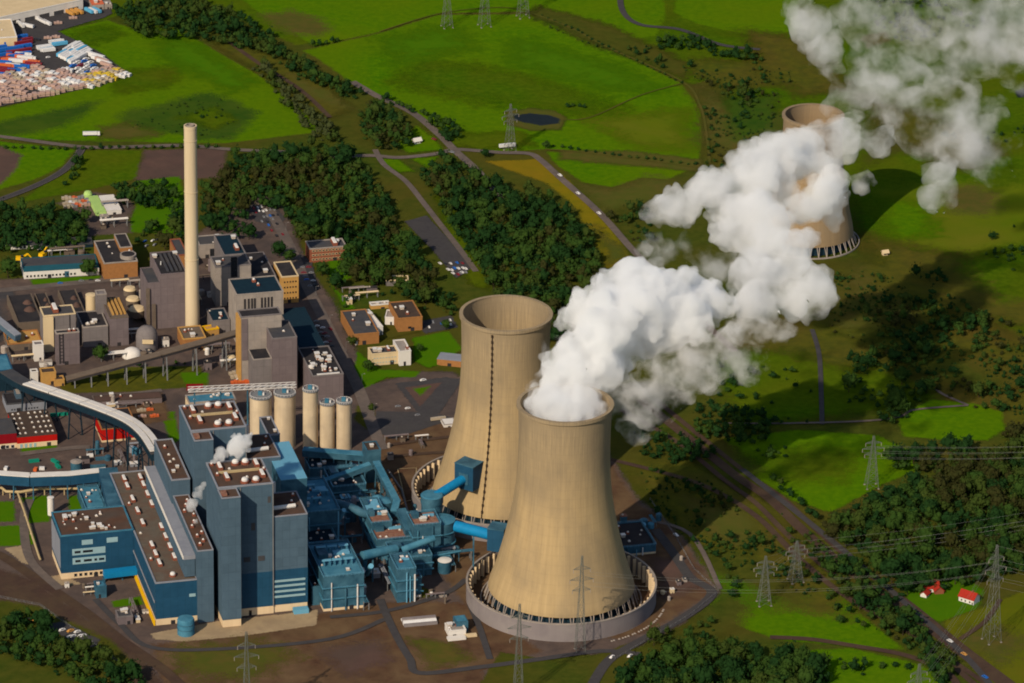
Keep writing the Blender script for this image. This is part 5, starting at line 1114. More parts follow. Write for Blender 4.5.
# ---------------------------------------------------------------- steam
def ico(sub):
    bm = bmesh.new(); bmesh.ops.create_icosphere(bm, subdivisions=sub, radius=1)
    v = np.array([x.co[:] for x in bm.verts]); f = np.array([[l.index for l in t.verts] for t in bm.faces]); bm.free()
    return v, f
ICO1, ICO2, ICO3 = ico(1), ico(2), ico(3)
def blob_union(name, balls, voxel, smooth=0.0, disp=()):
    Vs, Fs, n = [], [], 0
    for (c, r) in balls:
        t = ICO3 if r > 18 else ICO2 if r > 6 else ICO1
        Vs.append(t[0]*r + np.array(c)); Fs.append(t[1]+n); n += len(t[0])
    me = mesh_np(name+'_raw', np.concatenate(Vs), np.concatenate(Fs))
    o = bpy.data.objects.new(name+'_raw', me); COL.objects.link(o)
    md = o.modifiers.new('r', 'REMESH'); md.mode = 'VOXEL'; md.voxel_size = voxel; md.adaptivity = 0.0
    for (sc, st) in disp:
        tx = bpy.data.textures.new('puff', 'CLOUDS'); tx.noise_scale = sc; tx.noise_depth = 3; tx.noise_type = 'SOFT_NOISE'
        d = o.modifiers.new('d', 'DISPLACE'); d.texture = tx; d.strength = st; d.mid_level = 0.5; d.texture_coords = 'GLOBAL'
    if smooth:
        s = o.modifiers.new('s', 'SMOOTH'); s.iterations = int(smooth); s.factor = 0.5
    dg = bpy.context.evaluated_depsgraph_get()
    res = bpy.data.meshes.new_from_object(o.evaluated_get(dg))
    bpy.data.objects.remove(o)
    res.name = name
    return res
def vol_mat(name, dens, color=(1, 1, 1), aniso=0.0, noise=None, absorb=0.0):
    m = bpy.data.materials.new(name); m.use_nodes = True; t = m.node_tree; t.nodes.clear()
    out = t.nodes.new('ShaderNodeOutputMaterial'); v = t.nodes.new('ShaderNodeVolumePrincipled')
    v.inputs['Color'].default_value = (*color, 1); v.inputs['Anisotropy'].default_value = aniso
    v.inputs['Density'].default_value = dens
    if noise:
        sc, lo, hi, det = noise
        g = t.nodes.new('ShaderNodeNewGeometry'); n = t.nodes.new('ShaderNodeTexNoise'); n.inputs['Scale'].default_value = sc
        n.inputs['Detail'].default_value = det; n.inputs['Roughness'].default_value = 0.62
        mr = t.nodes.new('ShaderNodeMapRange'); mr.inputs[1].default_value = lo; mr.inputs[2].default_value = hi
        mr.inputs[3].default_value = 0; mr.inputs[4].default_value = dens
        t.links.new(g.outputs['Position'], n.inputs['Vector']); t.links.new(n.outputs['Fac'], mr.inputs[0])
        t.links.new(mr.outputs[0], v.inputs['Density'])
    t.links.new(v.outputs[0], out.inputs['Volume'])
    if not noise: m.cycles.homogeneous_volume = True
    return m
def puffs(rng, axis, n1, r1, n2=10, r2=.45, n3=7, r3=.45):
    """axis: list of (px, py, z, radius m); cauliflower of three generations of puffs"""
    pts = [(np.array(P(x, y, z)), rad) for x, y, z, rad in axis]
    out = []
    def rnd():
        v = rng.normal(size=3); return v/np.linalg.norm(v)
    for k in range(n1):
        t = rng.random()*(len(pts)-1); i = int(t); f = t-i
        c = pts[i][0]*(1-f)+pts[i+1][0]*f; rad = pts[i][1]*(1-f)+pts[i+1][1]*f
        c = c + rnd()*rad*rng.random()**.5*(1-r1)*1.0
        r = rad*r1*rng.uniform(.75, 1.25)
        out.append((c, r))
        for a in range(n2):
            d = rnd(); c2 = c+d*r*.93; q = r*r2*rng.uniform(.55, 1.25); out.append((c2, q))
            for b in range(n3):
                e = rnd()
                if e.dot(d) < -.2: e = -e
                out.append((c2+e*q*.95, q*r3*rng.uniform(.5, 1.2)))
    return out
# ---------------------------------------------------------------- pylons and cables
ARMS = {}
def pylon(px, pybase, H, label, rz=0, arms=((.64, 7), (.75, 9), (.86, 6.5)), base=4.6, key=None):
    p = P(px, pybase); root = empty('pylon', p, R(rz)); tag(root, label, 'pylon', 'lattice pylons')
    q = MB(); nseg = 10; wb = lambda z: base*(1-z/H)**1.1*.92+.55
    zs = [H*(1-(1-k/nseg)**1.25) for k in range(nseg+1)]
    for i in range(nseg):
        a, b = wb(zs[i]), wb(zs[i+1]); ca = [(-a,-a),(a,-a),(a,a),(-a,a)]; cb_ = [(-b,-b),(b,-b),(b,b),(-b,b)]
        for k in range(4):
            A_, B_ = (*ca[k], zs[i]), (*cb_[k], zs[i+1]); q.bar(A_, B_, .25, .25, 'pylon_steel')
            k2 = (k+1) % 4; q.bar(A_, (*cb_[k2], zs[i+1]), .12, .12, 'pylon_steel'); q.bar((*ca[k2], zs[i]), B_, .12, .12, 'pylon_steel'); q.bar(B_, (*cb_[k2], zs[i+1]), .14, .14, 'pylon_steel')
    q.build('lattice', root)
    q = MB(); [q.box(sx*base-.7, sx*base+.7, sy*base-.7, sy*base+.7, 0, .6, 'pale_wall') for sx in (-1, 1) for sy in (-1, 1)]; q.build('footing', root)
    ends = []
    for (f, L) in arms:
        z = H*f; q = MB(); wz = wb(z); pass
        for s in (-1, 1):
            for yy in (-wz, wz):
                q.bar((s*wz, yy, z), (s*L, 0, z+.3), .19, .19, 'pylon_steel'); q.bar((s*wz, yy, z+H*.035), (s*L, 0, z+.3), .19, .19, 'pylon_steel')
            for k in range(1, 4):
                t = k/4; q.bar((s*(wz+(L-wz)*t), -wz*(1-t), z), (s*(wz+(L-wz)*t), wz*(1-t), z+H*.035*(1-t)), .12, .12, 'pylon_steel')
        arm = q.build('crossarm', root)
        for s in (-1, 1):
            q = MB(); q.tube([(s*L*.97, 0, z+.2), (s*L*.97, 0, z-2.6)], .22, 'pale_wall', 6); q.build('insulator', arm)
            c, si = math.cos(R(rz)), math.sin(R(rz)); ends.append(Vector((p.x+c*s*L*.97, p.y+si*s*L*.97, z-2.6)))
    if key: ARMS[key] = ends+[Vector((p.x, p.y, H*.99))]
    return root
def PY(px, ytop, ybase, *a, **k):
    return pylon(px, ybase, height_at(px, ytop, ybase), *a, **k)
PY(991.5, 545, 641, 'tall pale lattice pylon standing beside the red roofed houses', rz=25, base=5.2, key='r')
PY(795.5, 541, 581, 'pylon beside the railway in the meadow right of the front cooling tower', rz=20, key='m')
PY(764, 556, 604, 'pylon in the bright meadow nearest the front cooling tower', rz=10, key='l')
PY(871.5, 436, 487, 'slim pylon in the bright field beside the round bushes', rz=10, key='u')
PY(510, 104, 151, 'pale pylon at the roadside left of the small pond', rz=30, base=4, key='p')
PY(447, -24, 27, 'left one of the far pylons at the upper field edge', rz=20, key='f1', base=4.5)
PY(484.5, -30, 26, 'middle one of the far pylons at the upper field edge', rz=20, key='f2', base=5)
PY(523, -40, 17, 'right one of the far pylons standing on the field boundary', rz=20, key='f3', base=5)
PY(580, 556, 651, 'dark pylon rising before the base of the front cooling tower', rz=12, base=3.2, key='t')
PY(518, 604, 700, 'pylon at the lower picture edge left of the front cooling tower', rz=12, base=3.2, key='b')
PY(247, 632, 730, 'pylon at the lower picture edge before the turbine hall', rz=12, base=3.2, key='w')
PY(916, 664, 730, 'pylon top at the lower picture edge right of the bottom wood', rz=20, base=4.5, key='e')
def cable(a, b, sag, label, n=14, r=.045):
    q = MB(); c = a
    pts = [(a.lerp(b, k/n) - Vector((0, 0, sag*4*(k/n)*(1-k/n)))) - c for k in range(n+1)]
    q.tube(pts, r, 'cable', 5); o = q.build('power_cable', loc=c); tag(o, label, 'cable', 'power cables')
def span(k1, k2, sag, label, idx=range(7)):
    for i in idx:
        a = ARMS[k1][i]; b = ARMS[k2][i] if isinstance(k2, str) else ARMS[k1][i]+k2
        cable(a, b, sag, label)
span('r', 'e', 5, 'pale power cable between the tall right pylon and the pylon at the lower edge')
span('t', 'r', 11, 'pale power cable swinging from the tower pylon to the tall right pylon', range(2, 6))
span('l', 'm', 3, 'pale power cable between the two meadow pylons')
span('r', Vector((230, -60, 4)), 8, 'pale power cable leaving the tall right pylon out of the view')
span('m', Vector((420, 190, 0)), 12, 'pale power cable from the railway pylon over the dark wood')
span('u', Vector((330, 60, 0)), 9, 'thin power cable leaving the bush field pylon out of the view', range(0, 6))

# ---------------------------------------------------------------- trees
D('leaf_dark', (.009,.028,.008), (.014,.036,.009), scale=.22, rough=.9, spec=.0)
D('leaf_mid', (.019,.044,.009), (.030,.056,.010), scale=.22, rough=.9, spec=.0)
D('leaf_olive', (.025,.044,.009), (.036,.052,.010), scale=.22, rough=.9, spec=.0)
D('leaf_rust', (.030,.028,.009), (.024,.031,.008), scale=.22, rough=.9, spec=.0)
D('leaf_grey', (.046,.056,.020), (.036,.046,.015), scale=.22, rough=.9, spec=.0)
LEAF = ['leaf_dark', 'leaf_mid', 'leaf_olive', 'leaf_rust', 'leaf_grey']
rg = np.random.default_rng(5)
def crown_arrays(rng, clumps, cards, flat=1.0):
    "unit crown, radius 1, base at z 0.25: lumpy leaf clumps plus loose leaf sprays"
    V, F, n = [], [], 0
    bv, bf = ico(1); b2, f2 = ICO2
    for k in range(clumps):
        d = rng.normal(size=3); d /= np.linalg.norm(d); d[2] = abs(d[2])*1.0-.25
        rr = rng.uniform(.35, .78) if k else 0
        c = d*rr*np.array([1, 1, .95])+np.array([0, 0, 1.05]); s = rng.uniform(.26, .42) if k else .62
        vv, ff = (b2, f2) if clumps > 10 else (bv, bf)
        v = vv*s*rng.uniform(.82, 1.18, size=(len(vv), 1))*np.array([1, 1, rng.uniform(.7, .95)*flat]) + c
        V.append(v); F.append(ff+n); n += len(v)
    for k in range(cards):
        d = rng.normal(size=3); d /= np.linalg.norm(d); d[2] = max(d[2], -.55)
        c = d*rng.uniform(.78, 1.12)*np.array([1, 1, .85*flat])+np.array([0, 0, 1.05]); s = rng.uniform(.07, .16)
        t = rng.normal(size=(3, 3)); V.append(c+t*s); F.append(np.array([[n, n+1, n+2]])); n += 3
    return np.concatenate(V).astype(np.float32), np.concatenate(F).astype(np.int32)
CR_HI = [crown_arrays(rg, 18, 140) for k in range(6)]
CR_LO = [crown_arrays(rg, 7, 40) for k in range(7)]
CROWN_ME = {}
def crown_mesh(i, m):
    if (i, m) not in CROWN_ME:
        me = mesh_np('crown', *CR_HI[i]); me.materials.append(M[m]); CROWN_ME[(i, m)] = me
    return CROWN_ME[(i, m)]
tq = MB(); tq.lathe([(.075, 0), (.05, .2), (.038, .8)], 'bark', 7)
for (x, y) in ((.3, .12), (-.25, .2), (.02, -.3)): tq.bar((0, 0, .5), (x, y, 1.0), .035, .035, 'bark')
to = tq.build('trunk'); TRUNK = to.data; bpy.data.objects.remove(to)
def inpoly(x, y, poly):
    r = False; j = len(poly)-1
    for i in range(len(poly)):
        xi, yi = poly[i]; xj, yj = poly[j]
        if (yi > y) != (yj > y) and x < (xj-xi)*(y-yi)/(yj-yi)+xi: r = not r
        j = i
    return r
TREES = []   # x, y, radius, height factor, material, label, group
rt_ = random.Random(21)
def wood(poly, sp, rad, mix, label, group, hf=(1.0, 1.35), keep=1.0):
    sp *= .84; rad = (rad[0]*.80, rad[1]*.90)
    zc = (rad[0]+rad[1])*.85
    W = [P(x, y, zc) for x, y in poly]; xs = [p.x for p in W]; ys = [p.y for p in W]; wp = [(p.x, p.y) for p in W]
    y = min(ys)
    while y < max(ys):
        x = min(xs)
        while x < max(xs):
            px, py = x+rt_.uniform(-.45, .45)*sp, y+rt_.uniform(-.45, .45)*sp
            kp = keep if keep >= 1 else max(0.0, min(1.0, keep+1.5*mnoise.noise(Vector((px*.03, py*.03, 9.7)))))
            if inpoly(px, py, wp) and rt_.random() < kp:
                # clumps of kind vary over the wood
                t = mnoise.noise(Vector((px*.018, py*.018, 3.1)))*.5+.5+rt_.uniform(-.22, .22)
                acc = 0; m = mix[-1][0]
                for (k, f) in mix:
                    acc += f
                    if t < .25+acc*.5: m = k; break
                TREES.append((px, py, (rad[0]+(rad[1]-rad[0])*rt_.random()**1.4)*(rt_.choice((.55, .75, 1, 1, 1, 1.15, 1.3)) if keep >= 1 else rt_.choice((.5, .7, .9, 1.2, 1.6))), rt_.uniform(*hf)*rt_.choice((.8, 1, 1, 1.25)), m, label, group))
            x += sp
        y += sp
def line_trees(px, sp, rad, mix, label, group, wid=3.0, hf=(.9, 1.25)):
    pts = smooth_line([P(x, y) for x, y in px], 6); acc = 0
    for a, b in zip(pts, pts[1:]):
        L = (b-a).length; acc += L
        while acc > sp:
            acc -= sp; c = a.lerp(b, max(0, 1-acc/L)); r_ = rt_.random(); m = mix[0][0]; s = 0
            for (k, f) in mix:
                s += f
                if r_ < s: m = k; break
            TREES.append((c.x+rt_.uniform(-wid, wid), c.y+rt_.uniform(-wid, wid), rt_.uniform(*rad), rt_.uniform(*hf), m, label, group))
def lone(px, py, r_px, m, label, hf=1.1, group=None):
    p = P(px, py); TREES.append((p.x, p.y, r_px*mpp(px, py), hf, m, label, group or '!'))
DM, DMO, DOR = [('leaf_dark', .55), ('leaf_mid', .45)], [('leaf_dark', .4), ('leaf_mid', .35), ('leaf_olive', .25)], [('leaf_dark', .35), ('leaf_mid', .3), ('leaf_olive', .2), ('leaf_rust', .15)]
G_ = lambda s: s
# near woods first
wood([(625,662),(660,648),(720,640),(790,646),(826,660),(832,700),(600,705)], 8.6, (4.6, 7.2), DMO, 'dark broadleaf tree in the wood at the bottom right of the front cooling tower', 'trees of the bottom wood')
wood([(640,632),(700,615),(735,628),(740,642),(690,650),(645,650)], 9, (2.4, 4), DMO, 'low dark bush on the slope between the corner road and the bottom wood', 'bushes of the corner slope', keep=.6)
wood([(-20,612),(30,612),(66,632),(110,655),(140,672),(160,700),(110,700),(60,668),(20,655),(-20,648)], 9, (4, 6.2), DMO, 'dark tree in the belt along the embankment at the bottom left', 'trees of the embankment belt')
wood([(820,520),(872,494),(925,478),(978,462),(1060,440),(1060,560),(1000,572),(962,578),(905,590),(855,548)], 8.4, (4.6, 7), DOR, 'tree of the big dark wood behind the red roofed houses', 'trees of the big right wood')
wood([(820,560),(850,552),(900,596),(930,632),(955,660),(940,668),(890,632),(850,596)], 8, (3.4, 5.6), DOR, 'dark tree in the strip between railway and right road', 'trees of the railway strip')
wood([(838,654),(860,656),(875,664),(868,673),(845,668)], 7, (2.6, 4), DM, 'dark bush in the bright meadow below the brown track', 'bushes below the brown track')
wood([(912,642),(928,638),(950,668),(940,690),(925,660)], 7, (3.4, 5), DMO, 'dark tree at the lower end of the railway strip', 'trees at the lower railway end')
wood([(884,446),(935,440),(940,455),(930,466),(890,464)], 9, (4.2, 6), DMO, 'round dark bush in the bright field near the slim pylon', 'bushes of the bright field')
wood([(944,440),(976,440),(978,460),(950,458)], 9, (4.2, 6), DMO, 'round bush right of the bush group in the bright field', 'bushes right of the bright field')
wood([(1004,424),(1060,420),(1060,442),(1004,436)], 9, (4.2, 6), DOR, 'bush at the right edge above the big wood', 'bushes at the right edge')
wood([(915,462),(970,452),(1060,436),(1060,450),(985,466),(930,482)], 9, (5, 7), [('leaf_olive', .7), ('leaf_rust', .3)], 'olive brown tree at the upper rim of the big right wood', 'olive trees of the big right wood')
line_trees([(690,540),(720,562),(735,590),(728,602)], 9, (2.6, 4.4), DMO, 'dark bush at the fence corner right of the front cooling tower', 'bushes of the fence corner')
wood([(780,500),(812,530),(850,566),(838,572),(790,536),(762,512)], 8, (2.6, 4.2), DMO, 'dark bush between the railway and the right road', 'bushes between railway and road', keep=.7)
line_trees([(770,545),(800,575),(835,605),(865,632)], 8, (2.2, 3.6), DMO, 'scrubby bush along the left side of the railway', 'scrub along the railway', wid=6)
wood([(640,462),(700,480),(760,520),(800,570),(760,580),(700,540),(650,500)], 11, (1.8, 3.2), DOR, 'low scrub bush on the dark slope right of the front cooling tower', 'scrub of the dark slope', keep=.55)
for (x, y, r, m, l) in ((840, 624, 4.5, 'leaf_mid', 'single dark bush in the bright meadow left of the railway strip'), (908, 669, 4, 'leaf_dark', 'lone dark bush left of the lower edge pylon'), (895, 667, 3.5, 'leaf_dark', 'small dark bush between the meadow bushes and the lower edge pylon'), (882, 668, 4, 'leaf_mid', 'dark bush at the centre of the lower meadow'),
    (8, 278, 10, 'leaf_mid', 'big round green tree at the left edge of the teal striped workshop'), (89, 277, 8.5, 'leaf_mid', 'round green tree at the right end of the teal striped workshop'), (101, 362, 8, 'leaf_mid', 'round tree between the grey works block and the brown conveyor'), (249, 240, 8, 'leaf_dark', 'dark tree behind the slate roofed workshop'), (279, 258, 8, 'leaf_dark', 'tall dark tree at the bend of the plant road'),
    (290, 262, 6, 'leaf_mid', 'green tree right of the road bend before the brick office'), (336, 290, 9, 'leaf_dark', 'broad dark tree before the red brick office'), (322, 276, 7, 'leaf_mid', 'green tree at the left front of the red brick office'), (345, 276, 8, 'leaf_mid', 'green tree at the right front of the red brick office'),
    (165, 249, 9, 'leaf_rust', 'rust brown tree on the green left behind the chimney'), (485, 158, 4.5, 'leaf_dark', 'round dark tree at the road fork by the yellow field'), (546, 149, 4, 'leaf_mid', 'lone bush at the corner of the field track'), (992, 240, 4, 'leaf_dark', 'small dark tree in the pale field right of the distant tower'),
    (368, 372, 6, 'leaf_mid', 'green tree left of the cream canteen'), (420, 352, 4, 'leaf_mid', 'small tree right of the white annex'), (352, 346, 5, 'leaf_olive', 'olive tree before the left orange brick workshop'), (446, 330, 5, 'leaf_mid', 'green tree at the right end of the small car park'),
    (372, 410, 4, 'leaf_olive', 'small tree by the lawn right of the cream silos'), (138, 245, 4, 'leaf_dark', 'dark bush right of the orange brick gas works')):
    lone(x, y, r, m, l)
NEAR_N = len(TREES)
# woods round the old plant
wood([(252,150),(300,142),(345,142),(366,160),(384,184),(398,216),(406,236),(430,264),(438,284),(432,296),(412,300),(400,284),(372,280),(352,276),(330,236),(300,238),(282,206),(250,196)], 8.8, (4.4, 6.6), DOR, 'dense dark tree in the wood between plant road and car park', 'trees of the wood behind the plant')
wood([(414,162),(450,160),(470,178),(500,184),(540,186),(566,206),(592,232),(603,256),(600,272),(585,320),(540,340),(512,330),(496,292),(474,254),(450,220),(434,192)], 8.8, (4.6, 6.8), DOR, 'dense dark tree in the wood behind the rear cooling tower', 'trees of the wood behind the rear tower')
wood([(-20,206),(56,206),(86,214),(88,238),(60,244),(-20,248)], 8.4, (4.4, 6.4), DM, 'dark tree of the wood behind the garage row', 'trees of the left wood')
wood([(112,182),(150,180),(176,182),(178,200),(150,204),(114,198)], 8.4, (4, 6), DM, 'dark tree in the grove behind the lime green hall', 'trees of the small grove')
wood([(140,218),(158,216),(160,230),(142,232)], 8, (3, 4.6), DMO, 'bush on the lawn right of the lime green hall', 'bushes on the lawn')
wood([(168,206),(184,200),(186,236),(170,232)], 8.4, (4, 6), DOR, 'brownish tree left behind the chimney', 'trees left behind the chimney')
wood([(200,178),(226,172),(250,178),(250,214),(236,236),(205,222)], 8.6, (4, 6.4), DOR, 'autumn tinted tree right behind the chimney', 'trees right behind the chimney')
wood([(226,150),(256,150),(252,200),(228,172)], 8.6, (4, 6), DM, 'dark tree beside the bare brown lot', 'trees beside the brown lot')
wood([(70,166),(78,154),(84,160),(78,172),(62,182)], 7.5, (3, 4.4), DM, 'dark tree by the road bend at the left', 'trees by the left road bend')
line_trees([(-20,147),(60,150),(120,149),(220,148)], 8, (2.2, 3.2), DMO, 'bush of the roadside hedge under the left field', 'bushes of the left roadside hedge', 1.5)
wood([(120,4),(185,-10),(260,22),(292,50),(320,74),(350,86),(352,92),(300,74),(262,48),(205,36),(145,33)], 9.4, (4, 6.2), DMO, 'dark tree in the belt running down from the upper edge', 'trees of the upper tree belt')
wood([(108,6),(125,3),(150,33),(142,34)], 9, (4, 5.5), DMO, 'dark tree beside the lorry yard', 'trees beside the lorry yard')
wood([(250,62),(262,60),(300,92),(330,122),(345,140),(316,136),(290,108)], 8, (3.4, 5), [('leaf_grey', .6), ('leaf_olive', .4)], 'grey green willow in the belt along the old track', 'willows of the old track')
line_trees([(305,50),(345,40)], 8, (3, 4), DM, 'dark hedge tree at the left tip of the big bright field', 'hedge trees of the big field', 1.5)
wood([(292,58),(310,62),(365,88),(350,94),(330,86)], 8.6, (4, 5.5), DM, 'dark tree along the left side of the big bright field', 'trees along the big field')
wood([(360,108),(378,100),(400,112),(414,132),(408,142),(380,146),(362,130)], 8.6, (4.2, 6), DOR, 'dark tree of the grove at the road bend', 'trees of the road bend grove')
line_trees([(378,98),(400,108),(430,118),(448,124),(460,134)], 7.5, (3, 4.6), DM, 'dark roadside tree between the road and the big bright field', 'roadside trees of the big field', 2.5)
wood([(425,118),(444,116),(462,134),(448,138)], 8, (3.6, 5), DM, 'dark tree in the roadside clump under the big field', 'trees of the roadside clump')
line_trees([(440,156),(452,166),(470,176)], 8, (4, 5.5), DM, 'dark tree at the head of the wood by the road fork', 'trees at the road fork', 3)
wood([(656,36),(700,34),(720,46),(768,52),(760,58),(735,58),(700,46),(660,44)], 8.4, (3.4, 5), DM, 'dark tree by the grey creek at the upper right', 'trees by the upper creek')
wood([(622,46),(650,42),(690,52),(700,68),(660,66)], 9, (2.2, 3.6), DOR, 'scrub bush by the field boundary near the upper creek', 'scrub near the upper creek', keep=.6)
line_trees([(562,110),(575,106),(590,110)], 7, (2.4, 3.4), DM, 'dark bush right of the small pond', 'bushes right of the pond', 1.5)
line_trees([(546,146),(600,154),(650,160),(700,166)], 8, (1.6, 2.6), DMO, 'low hedge bush along the field track', 'hedge bushes of the field track', 1.2)
line_trees([(705,105),(715,130),(710,160),(720,178)], 8, (1.8, 3.2), DOR, 'scrub bush along the brown track at the right field corner', 'scrub of the brown track', 5)
wood([(605,214),(650,204),(668,212),(650,240),(630,236)], 9, (2.6, 4.4), DOR, 'dark bush behind the yellow field road', 'bushes behind the yellow field', keep=.7)
wood([(720,80),(775,90),(785,110),(760,118),(715,98)], 10, (2, 3.6), DOR, 'scattered scrub left of the distant cooling tower', 'scrub left of the distant tower', keep=.5)
wood([(905,270),(940,262),(960,300),(930,312),(905,298)], 9, (2.4, 4), DM, 'dark bush below the pale field', 'bushes below the pale field', keep=.6)
line_trees([(955,300),(985,318),(1020,334)], 9, (2.4, 4), DOR, 'bush along the heath edge at the right', 'bushes of the heath edge', 4)
wood([(860,300),(940,300),(1060,360),(1060,420),(960,400),(880,350)], 9.5, (2.2, 4.6), DOR, 'heath bush in the brown scrub right of the steam', 'bushes of the heath', keep=.85)
wood([(965,312),(985,312),(988,326),(968,326)], 8, (4, 5.6), DM, 'dark tree clump on the heath', 'trees of the heath clump')
wood([(846,350),(880,346),(925,368),(935,398),(890,420),(850,410)], 9, (3, 5.4), DM, 'dark tree in the shaded grove above the bright field', 'trees of the shaded grove', keep=.75)
wood([(720,350),(790,366),(815,380),(812,420),(760,424),(715,402)], 11, (2.2, 4), DM, 'dark bush in the shaded meadow under the steam', 'bushes of the shaded meadow', keep=.45)
wood([(640,420),(700,430),(720,450),(690,460),(640,440)], 9, (3, 4.6), DM, 'dark bush behind the front cooling tower', 'bushes behind the front tower', keep=.8)
wood([(740,440),(770,434),(800,452),(790,474),(760,470)], 10, (2.6, 4.2), DM, 'dark bush at the shaded field edge', 'bushes of the shaded field edge', keep=.6)
line_trees([(770,480),(800,506),(820,522)], 8, (3, 4.4), DMO, 'bush along the right road beside the bright field', 'bushes along the right road', 2.5)
wood([(940,130),(1060,120),(1060,138),(950,140)], 9, (2.4, 4), DM, 'dark hedge tree under the thin steam', 'hedge trees under the thin steam', keep=.8)
wood([(990,226),(1060,210),(1060,262),(1010,266),(985,250)], 10, (2.4, 4.4), DM, 'dark bush at the right edge of the pale field', 'bushes at the right field edge', keep=.5)
wood([(850,0),(960,-10),(1000,20),(900,40)], 10, (2.4, 4.2), DM, 'dark bush under the upper right steam', 'bushes under the upper steam', keep=.4)
wood([(94,373),(140,364),(196,358),(200,366),(120,378),(90,383)], 9, (1.8, 3), DMO, 'shrub under the brown conveyor', 'shrubs under the brown conveyor', keep=.7)
wood([(540,22),(600,48),(604,46)], 7, (1.4, 2.2), DMO, 'low hedge bush on the upper field boundary', 'hedge bushes of the upper boundary')
line_trees([(536,14),(570,28),(608,48),(650,68),(682,84)], 9, (1.3, 2.2), DMO, 'low hedge bush on the upper field boundary', 'hedge bushes of the upper boundary', 1)
line_trees([(330,250),(352,268),(380,282)], 8, (3.5, 5), DM, 'dark tree at the lawn edge by the brick office', 'trees at the lawn edge', 3)
line_trees([(352,290),(346,310)], 8, (2.5, 4), DM, 'small tree by the garages', 'trees by the garages', 2)
line_trees([(425,292),(440,300),(452,318)], 8, (3, 4.5), DMO, 'tree at the wood edge by the small car park', 'trees by the small car park', 3)
wood([(376,288),(420,288),(452,284),(462,312),(440,306),(400,302)], 9, (3.4, 5), DM, 'dark tree behind the brown roofed orange workshop', 'trees behind the orange workshop', keep=.8)
wood([(310,390),(330,398),(366,436),(360,448)], 10, (1.4, 2.2), DMO, 'small shrub by the plant road', 'shrubs by the plant road', keep=.25)
wood([(694,398),(745,406),(778,414),(774,436),(735,440),(694,430)], 8, (3, 5), DM, 'dark tree in the dense shaded grove under the steam', 'trees of the grove under the steam')
wood([(628,428),(690,436),(716,452),(690,466),(640,450)], 8, (2.4, 4), DM, 'dark bush on the shaded slope behind the front tower', 'bushes of the slope behind the front tower', keep=.85)
wood([(820,270),(870,266),(930,292),(1000,330),(1060,372),(1060,420),(980,404),(900,352),(830,330)], 7.5, (1.2, 2.6), DOR, 'low heath bush in the brown scrub', 'low heath bushes', keep=.6)
wood([(640,466),(700,470),(760,520),(830,590),(800,596),(740,560),(690,540),(650,505)], 7.5, (1.2, 2.4), DOR, 'low scrub on the slope beside the railway', 'low slope scrub', keep=.6)
wood([(690,70),(790,64),(800,90),(720,100)], 7.5, (1.4, 2.8), DOR, 'low scrub below the upper creek', 'low scrub below the creek', keep=.5)
wood([(706,112),(786,112),(786,160),(720,172)], 7.5, (1.2, 2.4), DOR, 'low scrub in the brown corner', 'low scrub of the brown corner', keep=.45)
wood([(120,118),(150,108),(205,93),(255,113),(232,138),(180,134),(130,126)], 9, (.7, 1.4), DMO, 'low rushes in the dark green patch', 'rushes of the dark patch', keep=.5)
# keep trees off the plant road and pavements is left to the polygons; rank by the size they have in the photograph
def size_px(t): 
    d = (Vector((t[0], t[1], 0))-CAM).dot(_F); return t[2]*FPX/d
def onframe(t):
    x, y = proj((t[0], t[1], t[2]*1.2)); return -6 < x < 1030 and -6 < y < 692
vis = [t for t in TREES if onframe(t)]
rest0 = [t for t in TREES if not onframe(t)]
rank = sorted(range(len(vis)), key=lambda i: -(1e6 if vis[i][6] == '!' else size_px(vis[i])))
solo = set(rank[:296])
def put_tree(t, i):
    x, y, r, hf, m, label, group = t
    root = empty('tree' if r > 3.3 else 'bush', (x, y, 0), rt_.uniform(0, 6.28)); tag(root, label, 'tree' if r > 3.3 else 'bush', None if group == '!' else group)
    c = bpy.data.objects.new('crown', crown_mesh(i % 6, m)); COL.objects.link(c); c.parent = root; c.scale = (r, r, r*hf); c.location = (0, 0, (.15 if r > 3.3 else -.35)*r)
    k = bpy.data.objects.new('trunk', TRUNK); COL.objects.link(k); k.parent = root; k.scale = (r, r, r*1.1)
for n_, i in enumerate(rank[:296]): put_tree(vis[i], n_)
Vs, Fs, Ms, n0 = [], [], [], 0
for i, t in enumerate(vis+rest0):
    if i in solo and i < len(vis): continue
    x, y, r, hf, m, _, _ = t; V, F = CR_LO[i % 7]; a = rt_.uniform(0, 6.28); ca, sa = math.cos(a), math.sin(a)
    v = V*np.array([r, r, r*hf], np.float32); v = np.stack([v[:, 0]*ca-v[:, 1]*sa+x, v[:, 0]*sa+v[:, 1]*ca+y, v[:, 2]+(.1 if r > 3.3 else -.4)*r], 1)
    Vs.append(v); Fs.append(F+n0); Ms.append(np.full(len(F), LEAF.index(m), np.int32)); n0 += len(V)
me = mesh_np('woodland', np.concatenate(Vs), np.concatenate(Fs))
for m in LEAF: me.materials.append(M[m])
me.polygons.foreach_set('material_index', np.concatenate(Ms)); me.update()
o = bpy.data.objects.new('woodland', me); COL.objects.link(o); tag(o, 'dark mixed woods, hedges and scrub spread between the fields', 'woodland', kind='stuff')
print('TREES', len(TREES), len(vis), n0)
